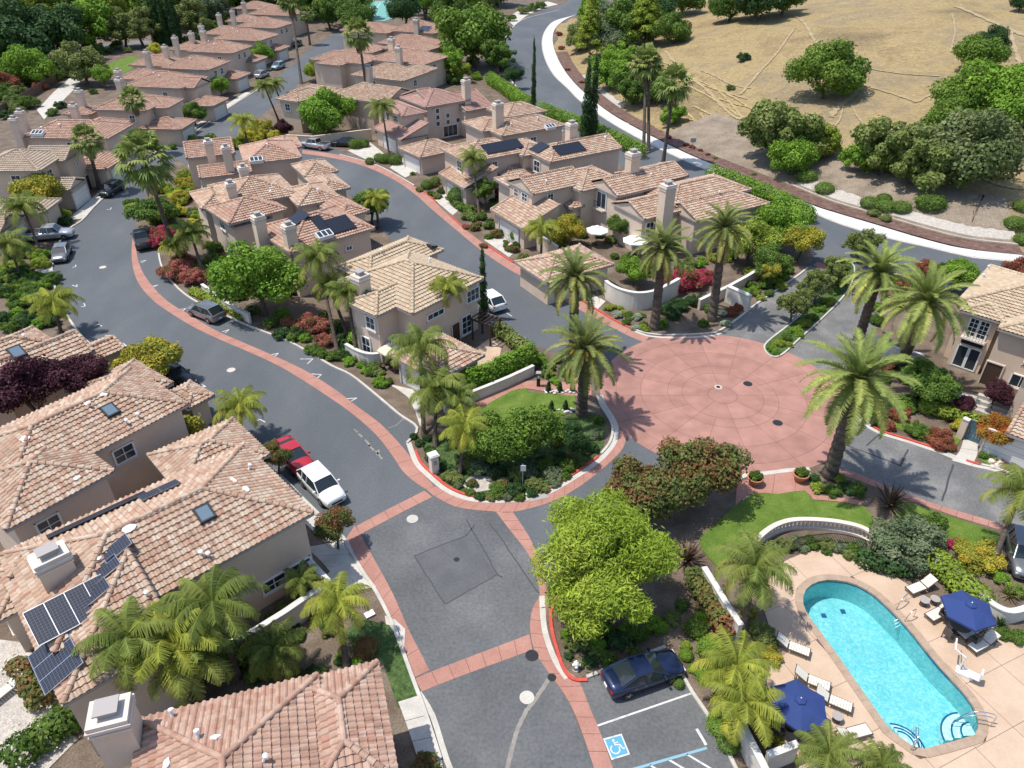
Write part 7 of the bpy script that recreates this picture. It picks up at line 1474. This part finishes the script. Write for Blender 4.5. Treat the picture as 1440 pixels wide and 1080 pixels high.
wallrun('garden_wall', 'tan wall behind the silver crew cab', [(402,190),(440,192),(480,187),(522,182)], 2.0, .28, 'stucco_tan', 'stucco_tan', z=2.0); wallrun('garden_wall', 'white patio wall below the beige parasol', [(486,484),(505,494),(524,498),(542,494),(556,486)], 1.2, .25, z=1.2, n=3)
wallrun('garden_wall', 'low wall along the parking kerb behind the variegated hedge', [(284,400),(300,412),(318,425),(350,442)], 1.1, .25, z=1.1); wallrun('garden_wall', 'white wall behind the island hedge', [(625,580),(655,568),(685,556),(716,543),(750,527)], 1.0, .25); wallrun('garden_wall', 'white wall behind the date palms of the east garden', [(1222,472),(1245,482),(1262,490),(1300,500)], 1.6, .28, z=1.6)
wallrun('garden_wall', 'stucco pier wall left of the blue gate', [(1355,588),(1364,592)], 1.9, .35, 'stucco', z=1.9); wallrun('garden_wall', 'stucco pier wall right of the blue gate', [(1388,600),(1398,605)], 1.9, .35, 'stucco', z=1.9)
plain('gate_blue', (.06, .13, .17), .5); a, b = G(1364, 590, 1.9)[:2], G(1389, 599, 1.9)[:2]; gt = empty('garden_gate', (*((a+b)/2), 0)); tag(gt, 'slate blue solid garden gate between two stucco piers', 'gate'); org = (*((a+b)/2), 0); d_ = (b-a)/np.linalg.norm(b-a); an = math.atan2(d_[1], d_[0])
for k in range(6): c = a+(b-a)*(k+.5)/6; MB().box((c[0], c[1], .98), (np.linalg.norm(b-a)/6-.015, .06, 1.8), Matrix.Rotation(an, 3, 'Z')).build('board', 'gate_blue', gt, org)
c = (a+b)/2; MB().box((c[0], c[1], 1.9), (np.linalg.norm(b-a), .1, .1), Matrix.Rotation(an, 3, 'Z')).box((c[0], c[1], .12), (np.linalg.norm(b-a), .1, .1), Matrix.Rotation(an, 3, 'Z')).build('gate_frame', 'gate_blue', gt, org)
st = empty('garden_steps', tuple(G(1392, 578))); tag(st, 'pale garden steps between the two purple maples', 'steps')
for k in range(3): MB().box((0, k*.42, .09+.16*k), (2.6, .42, .18+.32*k), None).build('step', 'concrete', st)
st.rotation_euler = (0, 0, R(-38))
# balustrade
bc = np.array(GL([(1058,768),(1073,750.6),(1095.6,736.7),(1123,731),(1165,732.5),(1198,738),(1217.8,745),(1232,755)], .85, 5))[:, :2]; bc = resample(bc, 60); c = bc.mean(0); bl = empty('balustrade', (c[0], c[1], 0)); tag(bl, 'curved stone balustrade with turned balusters above the pool', 'balustrade'); org = (c[0], c[1], 0)
for w, z0, z1, nm in ((.34, 0, .22, 'plinth'), (.36, .80, .95, 'top_rail')): MB().prism(list(offset(bc, w/2))+list(offset(bc, -w/2))[::-1], z0, z1).build(nm, 'trim', bl, org)
bal = MB().lathe([(.09, .22), (.09, .27), (.055, .31), (.10, .42), (.06, .58), (.045, .68), (.08, .74), (.08, .80)], 8).mesh('baluster')
for p_ in resample(bc, 36)[1:-1]: link('baluster', bal, 'trim', bl, (p_[0]-c[0], p_[1]-c[1], 0))
# iron fence behind it
fp = np.array(GL([(1110,779),(1123,773),(1150,769),(1173,768.6),(1212,778),(1251,800),(1275,815),(1290,822)], 0, 5))[:, :2]; fp = resample(fp, 88); c = fp.mean(0); fe = empty('iron_fence', (c[0], c[1], 0)); tag(fe, 'black iron picket fence round the top of the pool deck', 'fence'); org = (c[0], c[1], 0); pk = MB().box((0, 0, .65), (.022, .022, 1.3)).mesh('picket')
for p_ in fp: link('picket', pk, 'dark_metal', fe, (p_[0]-c[0], p_[1]-c[1], 0))
for z in (.18, 1.2): MB().prism(list(offset(fp, .02))+list(offset(fp, -.02))[::-1], z, z+.04).build('fence_rail', 'dark_metal', fe, org)
# wooden fence far left
fp = resample(np.array(GL([(-10,170),(20,152),(50,135),(84,112)], 0, 3))[:, :2], 60); c = fp.mean(0); fe = empty('board_fence', (c[0], c[1], 0)); tag(fe, 'brown board fence along the far left path', 'fence'); mottled('old_wood', [(.3, (.10, .065, .045)), (.7, (.18, .125, .09))], 1.5)
for k in range(59): a, b = fp[k], fp[k+1]; m_ = (a+b)/2-c; MB().box((m_[0], m_[1], .9), (np.linalg.norm(b-a)-.03, .05, 1.8+.03*(k % 3)), Matrix.Rotation(math.atan2(b[1]-a[1], b[0]-a[0]), 3, 'Z')).build('board', 'old_wood', fe)
# pillar, sign, lamp bollard, hydrant, pots, pergola
q = G(611, 664); pi_ = empty('mailbox_pillar', tuple(q), R(30)); tag(pi_, 'cream stucco pillar with white cap on the island tip', 'pillar'); MB().box((0, 0, .85), (.6, .6, 1.7)).build('shaft', 'garden_wall', pi_); MB().box((0, 0, 1.74), (.78, .78, .12)).box((0, 0, 1.83), (.62, .62, .08)).build('cap', 'concrete_white', pi_); MB().box((0, -.31, 1.15), (.26, .03, .4)).build('plaque', 'gutter', pi_)
q = G(735, 684); sg = empty('road_sign', tuple(q)); tag(sg, 'small white sign on a thin post in the island bed', 'sign'); MB().tube([(0, 0, 0), (0, 0, 2.2)], .035, 8).build('post', 'gutter', sg); MB().box((.03, -.05, 1.85), (.4, .03, .55)).build('sign_plate', 'lead_white', sg)
q = G(757, 543); lb = empty('lamp_pillar', tuple(q)); tag(lb, 'dark square lamp pillar at the island path corner', 'lamp'); MB().box((0, 0, .7), (.32, .32, 1.4)).build('shaft', 'dark_metal', lb); MB().box((0, 0, 1.46), (.44, .44, .1)).build('cap', 'gutter', lb); MB().box((0, -.17, 1.1), (.2, .03, .3)).build('lens', 'lead_white', lb)
q = G(973, 212); us = empty('utility_sign', tuple(q+np.array([0, 0, .1]))); tag(us, 'grey marker board on a post beside the red shrubs of the mulch strip', 'sign'); MB().tube([(0, 0, 0), (0, 0, 1.6)], .05, 8).build('post', 'gutter', us); MB().box((0, 0, 1.7), (.9, .1, .7)).build('board', 'gutter', us)
q = G(810, 941); hy = empty('fire_hydrant', tuple(q)); tag(hy, 'white fire hydrant inside the red kerb corner', 'hydrant'); MB().lathe([(.2, 0), (.2, .05), (.13, .06), (.13, .5), (.17, .52), (.17, .57), (.12, .66), (.04, .74), (.04, .79)], 14).build('barrel', 'lead_white', hy, smooth=False)
for a in (0, math.pi*.5, math.pi): MB().tube([(0, 0, .40), (.24*math.cos(a), -.24*math.sin(a), .40)], .075, 10).build('outlet', 'lead_white', hy)
for px, lab in (((1060, 681), 'terracotta pot with leafy plant beside the photinia trees'), ((1124, 676), 'terracotta pot with leafy plant beside the big date palm')):
    q = G(*px); pt = empty('terracotta_pot', (q[0], q[1], .045)); tag(pt, lab, 'flower pot'); MB().lathe([(.36, 0), (.50, .5), (.53, .55), (.62, .58), (.62, .70), (.53, .70), (.50, .60)], 22).build('pot', 'terracotta', pt, smooth=True); MB().lathe([(.001, .60), (.51, .60)], 20, cap=False).build('soil', 'mulch', pt); f_ = link('plant', PM['shrub1'], None, pt, (0, 0, .55)); f_.scale = (.55, .55, .7); setmat(f_, 'green')
for i, (x, y) in enumerate(((771, 550), (787, 551), (805, 551), (775, 578), (795, 577))):
    q = G(x, y); cy = empty('columnar_shrub', tuple(q)); tag(cy, 'small dark columnar shrub in white pebbles %s' % ('along the island path' if i < 3 else 'at the lower edge of the island lawn'), 'shrub', 'columnar shrubs %s' % ('on the path' if i < 3 else 'below the lawn')); t = link('stem', PM['trunk0'], None, cy); t.scale = (.4, .4, .4); c_ = link('foliage', PM['spindle%d' % (i % 3)], None, cy); c_.scale = (.26, .26, .09); setmat(c_, 'dark')
for i in range(60):
    x, y = random.uniform(764, 812), random.choice([552, 579])+random.uniform(-2.5, 2.5)
    if y > 570 and x < 768: continue
    q = G(x, y); s_ = random.uniform(.08, .17); o = MB().lathe([(.5*s_, 0), (s_, .3*s_), (.9*s_, .8*s_), (.3*s_, 1.1*s_)], 6).build('white_stone', 'concrete_white', None, loc=(q[0], q[1], .05)); o.rotation_euler = (0, 0, i); tag(o, 'white edging stone round the columnar shrubs of the island', 'stone', 'white edging stones')
for i in range(14):
    q = G(random.uniform(1392, 1412), random.uniform(646, 660)); s_ = random.uniform(.15, .3); o = MB().lathe([(.6*s_, 0), (s_, .3*s_), (.85*s_, .9*s_), (.3*s_, 1.2*s_)], 7).build('boulder', 'terracotta' if i % 3 == 0 else 'trim', None, loc=(q[0], q[1], 0)); o.rotation_euler = (0, 0, i); tag(o, 'small boulder in the rockery beside the white garage door', 'stone', 'rockery boulders')
q = G(684, 478); pg = empty('pergola', tuple(q), R(-35)); tag(pg, 'dark timber pergola at the garage court by the inner road', 'pergola')
for x in (-1.1, 1.1):
    for y in (-.8, .8): MB().box((x, y, 1.15), (.14, .14, 2.3)).build('post', 'dark_wood', pg)
for y in (-.8, .8): MB().box((0, y, 2.35), (2.9, .1, .18)).build('beam', 'dark_wood', pg)
for k in range(6): MB().box((-1.2+k*.48, 0, 2.5), (.07, 2.1, .12)).build('rafter', 'dark_wood', pg)
for x, y, lab in ((520, 865, 'white utility box lid in the ivy bed by the storm drain'), (1160, 300, '')):
    if lab: q = G(x, y); o = MB().prism([(-.3, -.22), (.3, -.22), (.3, .22), (-.3, .22)], 0, .08).build('utility_box', 'lead_white', None, loc=(q[0], q[1], .07)); o.rotation_euler = (0, 0, .6); tag(o, lab, 'utility box')
sheet('storm_inlet', P2(GL([(742,697),(768,690),(772,700),(746,706)], 0, 1)), .045, 'gutter')
# ---------------------------------------------------------------- vehicles
def paint(name, c, metal=.3):
    m, n, l, p = newmat(name); p.inputs['Base Color'].default_value = rgba(c); p.inputs['Metallic'].default_value = metal; p.inputs['Roughness'].default_value = .32; p.inputs['Coat Weight'].default_value = .8; p.inputs['Coat Roughness'].default_value = .06
for k, c, mt in (('paint_navy', (.008, .018, .06), .4), ('paint_white', (.72, .72, .70), 0), ('paint_red', (.42, .012, .02), .15), ('paint_black', (.012, .013, .016), .2), ('paint_grey', (.22, .23, .24), .6), ('paint_silver', (.52, .53, .53), .6), ('paint_blue', (.30, .42, .48), .3), ('paint_dark', (.03, .035, .04), .4)): paint(k, c, mt)
plain('head_lamp', (.75, .77, .78), .15, 0, .8); plain('tail_lamp', (.35, .01, .01), .3); plain('plate', (.75, .75, .74), .5)
m, n, l, p = newmat('car_glass'); p.inputs['Base Color'].default_value = (.018, .026, .03, 1); p.inputs['Roughness'].default_value = .05; setspec(p, .7)
CARS = {
 # stations: x, half width, sill z, shoulder z, top z (bonnet, belt, boot)
 'sedan': dict(st=[(2.38, .62, .34, .52, .60), (2.26, .80, .24, .60, .70), (1.9, .87, .22, .68, .80), (1.35, .90, .22, .76, .89), (.95, .91, .22, .80, .95), (0, .92, .22, .82, .97), (-1.0, .92, .22, .86, 1.0), (-1.6, .91, .22, .88, 1.04), (-2.1, .87, .25, .86, 1.03), (-2.32, .80, .32, .80, .98), (-2.40, .66, .40, .70, .82)],
               cab=[(1.18, .83, .93), (.22, .64, 1.40), (-.80, .64, 1.42), (-1.82, .76, 1.06)], ax=(1.42, -1.38), wr=.33),
 'suv': dict(st=[(2.30, .66, .36, .62, .74), (2.2, .82, .28, .72, .86), (1.8, .89, .26, .82, .96), (1.3, .92, .26, .88, 1.03), (1.0, .93, .26, .92, 1.07), (0, .94, .26, .95, 1.08), (-1.2, .94, .26, .98, 1.10), (-2.0, .92, .28, .98, 1.10), (-2.25, .86, .34, .94, 1.08), (-2.34, .74, .42, .80, .95)],
             cab=[(1.22, .86, 1.05), (.42, .72, 1.60), (-1.55, .72, 1.64), (-2.24, .80, 1.12)], ax=(1.38, -1.38), wr=.37),
 'hatch': dict(st=[(2.05, .62, .34, .54, .64), (1.95, .78, .26, .64, .76), (1.6, .85, .24, .74, .88), (1.1, .88, .24, .82, .97), (.8, .89, .24, .86, 1.0), (0, .90, .24, .88, 1.02), (-1.0, .90, .24, .92, 1.04), (-1.7, .87, .28, .92, 1.04), (-1.98, .80, .36, .84, .98), (-2.05, .68, .42, .74, .86)],
               cab=[(1.02, .82, .98), (.2, .67, 1.46), (-1.2, .67, 1.46), (-1.95, .76, 1.06)], ax=(1.25, -1.25), wr=.33),
 'pickup': dict(st=[(2.75, .70, .42, .72, .86), (2.65, .88, .36, .84, .98), (2.2, .94, .34, .92, 1.06), (1.6, .96, .34, .98, 1.12), (1.3, .96, .34, 1.0, 1.14), (0, .97, .34, 1.02, 1.16), (-1.0, .97, .34, 1.02, 1.16), (-2.5, .96, .36, 1.02, 1.14), (-2.78, .92, .42, .98, 1.10)],
                cab=[(1.38, .82, 1.14), (.75, .68, 1.74), (-.65, .68, 1.76), (-.95, .78, 1.18)], ax=(1.75, -1.72), wr=.39)}
CM = {}
def car_mesh(kind):
    if kind in CM: return CM[kind]
    S = CARS[kind]; b = MB(); ring = []
    for x, w, z0, zs, zt in S['st']:
        pts = [(-w*.86, z0), (-w*.985, z0+.12), (-w, zs-.14), (-w*.985, zs), (-w*.86, zt-.015), (-w*.45, zt+.02), (0, zt+.028), (w*.45, zt+.02), (w*.86, zt-.015), (w*.985, zs), (w, zs-.14), (w*.985, z0+.12), (w*.86, z0)]
        ring.append([len(b.v)+k for k in range(len(pts))]); b.v += [(x, y, z) for y, z in pts]
    for i in range(len(ring)-1):
        for k in range(12): b.f.append([ring[i][k], ring[i][k+1], ring[i+1][k+1], ring[i+1][k]])
    b.f.append(ring[0][::-1]); b.f.append(ring[-1])
    body = b.mesh('body'); body.shade_smooth()
    c = S['cab']; gl, rf, pils = MB(), MB(), []
    A, B, C_, D_ = [[(x, -w, z), (x, w, z)] for x, w, z in c]
    A = [(A[0][0], A[0][1], A[0][2]-.05), (A[1][0], A[1][1], A[1][2]-.05)]; D_ = [(D_[0][0], D_[0][1], D_[0][2]-.05), (D_[1][0], D_[1][1], D_[1][2]-.05)]
    bw = c[0][1]+.06; zb = c[0][2]-.05; m0, m1 = (c[1][0]*.9, bw, zb), (c[2][0]*.95, bw, zb)
    gl.poly([A[0], A[1], B[1], B[0]]); gl.poly([C_[0], C_[1], D_[1], D_[0]])
    for s in (0, 1):
        y = (-1, 1)[s]; q = [A[s], B[s], C_[s], D_[s]]; lo = [(A[s][0], A[s][1]*1.05, A[s][2]), ((B[s][0]+C_[s][0])/2, y*bw, zb), (D_[s][0], D_[s][1]*1.05, D_[s][2])]
        gl.poly([lo[0], B[s], C_[s], lo[2], lo[1]])
        pil = MB(); pils.append(pil)
        def strip(p, q_, w): pil.tube([p, q_], w, 5)
        strip(A[s], B[s], .045); strip(D_[s], C_[s], .06); strip(B[s], C_[s], .035); xm = (B[s][0]+C_[s][0])/2
        strip((xm, y*bw, zb), (xm-.05, B[s][1], B[s][2]), .04)
        if kind in ('suv', 'hatch'): strip((C_[s][0]*.8, y*bw, zb), (C_[s][0]*.82, C_[s][1], C_[s][2]), .05)
    k_ = 7; x0, x1 = c[1][0]+.03, c[2][0]-.03
    for i in range(k_):
        for j in range(4):
            def pt(a, e): xx = x0+(x1-x0)*a; w = c[1][1]+.03; yy = -w+2*w*e; return (xx, yy, c[1][2]+(c[2][2]-c[1][2])*a+.05*math.sin(math.pi*e)*(.6+.4*math.sin(math.pi*a))+.015)
            rf.poly([pt(i/k_, j/4), pt(i/k_, (j+1)/4), pt((i+1)/k_, (j+1)/4), pt((i+1)/k_, j/4)])
    wr = S['wr']; ty = MB(); n = 18
    for y0, r in ((-.11, wr*.93), (-.10, wr), (.09, wr), (.11, wr*.93)):
        for q in range(n): a = 2*math.pi*q/n; ty.v.append((r*math.cos(a), y0, r*math.sin(a)))
    for k in range(3):
        for q in range(n): q2 = (q+1) % n; ty.f.append([k*n+q, k*n+q2, (k+1)*n+q2, (k+1)*n+q])
    ty.f.append(list(range(n))); ty.f.append(list(range(3*n, 4*n))[::-1]); ri = MB()
    for s in (-1, 1):
        for q in range(5):
            a = 2*math.pi*q/5; ri.box((wr*.33*math.cos(a), s*.115, wr*.33*math.sin(a)), (wr*.62, .02, wr*.17), Matrix.Rotation(-a, 3, 'Y'))
    CM[kind] = dict(body=body, glass=gl.mesh('windows'), roof=rf.mesh('roof_panel'), pil=[q_.mesh('pillar') for q_ in pils], tyre=ty.mesh('tyre'), rim=ri.mesh('rim')); CM[kind]['roof'].shade_smooth(); return CM[kind]
def car(kind, label, rear, front, mat, z=.02, bed=None):
    a, b = G(*rear), G(*front); m_ = (a+b)/2; S = CARS[kind]; M = car_mesh(kind); root = empty('parked_car' if kind != 'pickup' else 'pickup_truck', (m_[0], m_[1], z), math.atan2(b[1]-a[1], b[0]-a[0])); tag(root, label, 'pickup' if kind == 'pickup' else 'car')
    def add(n_, me, mt, par=root, loc=None):
        o = link(n_, me, None, par, loc)
        if not me.materials: me.materials.append(MATS[mt])
        o.material_slots[0].link = 'OBJECT'; o.material_slots[0].material = MATS[mt]; return o
    bo = add('body', M['body'], mat); add('windows', M['glass'], 'car_glass'); add('roof_panel', M['roof'], mat); [add('pillar', q_, mat) for q_ in M['pil']]
    st = S['st']; w = st[3][1]; fx, rx = st[1][0], st[-2][0]; fz, rz = st[1][3], st[-2][3]
    for x in S['ax']:
        for s in (-1, 1): t = add('wheel', M['tyre'], 'rubber', root, (x, s*(w-.07), S['wr'])); add('rim', M['rim'], 'steel', t)
    for s in (-1, 1):
        MB().box((fx+.0, s*st[1][1]*.74, fz-.03), (.16, .32, .13)).build('headlight', 'head_lamp', root); MB().box((rx-.02, s*st[-2][1]*.78, rz-.02), (.12, .26, .18)).build('taillight', 'tail_lamp', root); MB().box((S['cab'][0][0]-.35, s*(w+.10), S['cab'][0][2]+.05), (.12, .2, .13)).build('mirror', mat, root)
        for x in (S['cab'][1][0]*.9, (S['cab'][1][0]+S['cab'][2][0])/2-.1): MB().box((x-.55, s*(w+.005), st[5][3]-.10), (.18, .03, .035)).build('door_handle', 'chrome', root)
    MB().box((rx-.10, 0, .62 if kind != 'pickup' else .7), (.04, .34, .16)).build('number_plate', 'plate', root); MB().box((st[0][0]-.03, 0, .52), (.08, .9, .16)).build('grille', 'dark_metal', root)
    MB().box((0, 0, .24), (3.2, w*1.6, .12)).build('underbody', 'rubber', root)
    for x in (S['cab'][0][0]-.12, S['cab'][0][0]-.5): pass
    if kind == 'pickup':
        MB().box((-1.88, 0, 1.163), (1.55, 1.5, .05)).build('cargo_bed', bed or 'rubber', root)
        for s in (-1, 1): MB().box((-1.88, s*.84, 1.20), (1.75, .14, .08)).build('bed_rail', mat, root)
    return root
car('sedan', 'dark navy blue sedan in the stall under the pepper tree', (852,972), (953,937), 'paint_navy')
car('suv', 'white SUV parked at the kerb next to the solar roofed house', (431,668), (478,716), 'paint_white')
car('sedan', 'bright red car parked just behind the white kerbside SUV', (396,628), (434,672), 'paint_red')
car('sedan', 'black car half hidden by the olive round tree', (222,519), (276,552), 'paint_black')
car('suv', 'silver-grey crossover in the kerb bay by the variegated hedge', (316,456), (268,436), 'paint_grey')
car('pickup', 'black van-like pickup beside the bougainvillea', (206,357), (198,330), 'paint_black')
car('hatch', 'grey hatchback with sunshade nose out on the lower left kerb', (95,348), (82,378), 'paint_grey')
car('pickup', 'silver pickup on the driveway behind the grey hatchback', (50,338), (96,334), 'paint_silver')
car('suv', 'black SUV parked before the west garages', (173,263), (143,282), 'paint_dark')
car('suv', 'white crossover parked between the cypress and the inner road', (703,441), (673,418), 'paint_white')
car('pickup', 'silver crew cab pickup under the round bright tree', (464,212), (424,206), 'paint_silver')
car('sedan', 'dark car hidden in shade behind the silver crew cab', (500,206), (470,205), 'paint_black')
car('suv', 'pale blue SUV on the far street', (402,93), (381,101), 'paint_blue')
car('suv', 'light grey car farther up the far street', (362,112), (376,106), 'paint_silver')
car('suv', 'grey car with open nose at the right edge by the leaning palm', (1428,752), (1442,826), 'paint_grey')
car('hatch', 'dark car up the far street past the blue SUV', (424,62), (414,68), 'paint_dark')
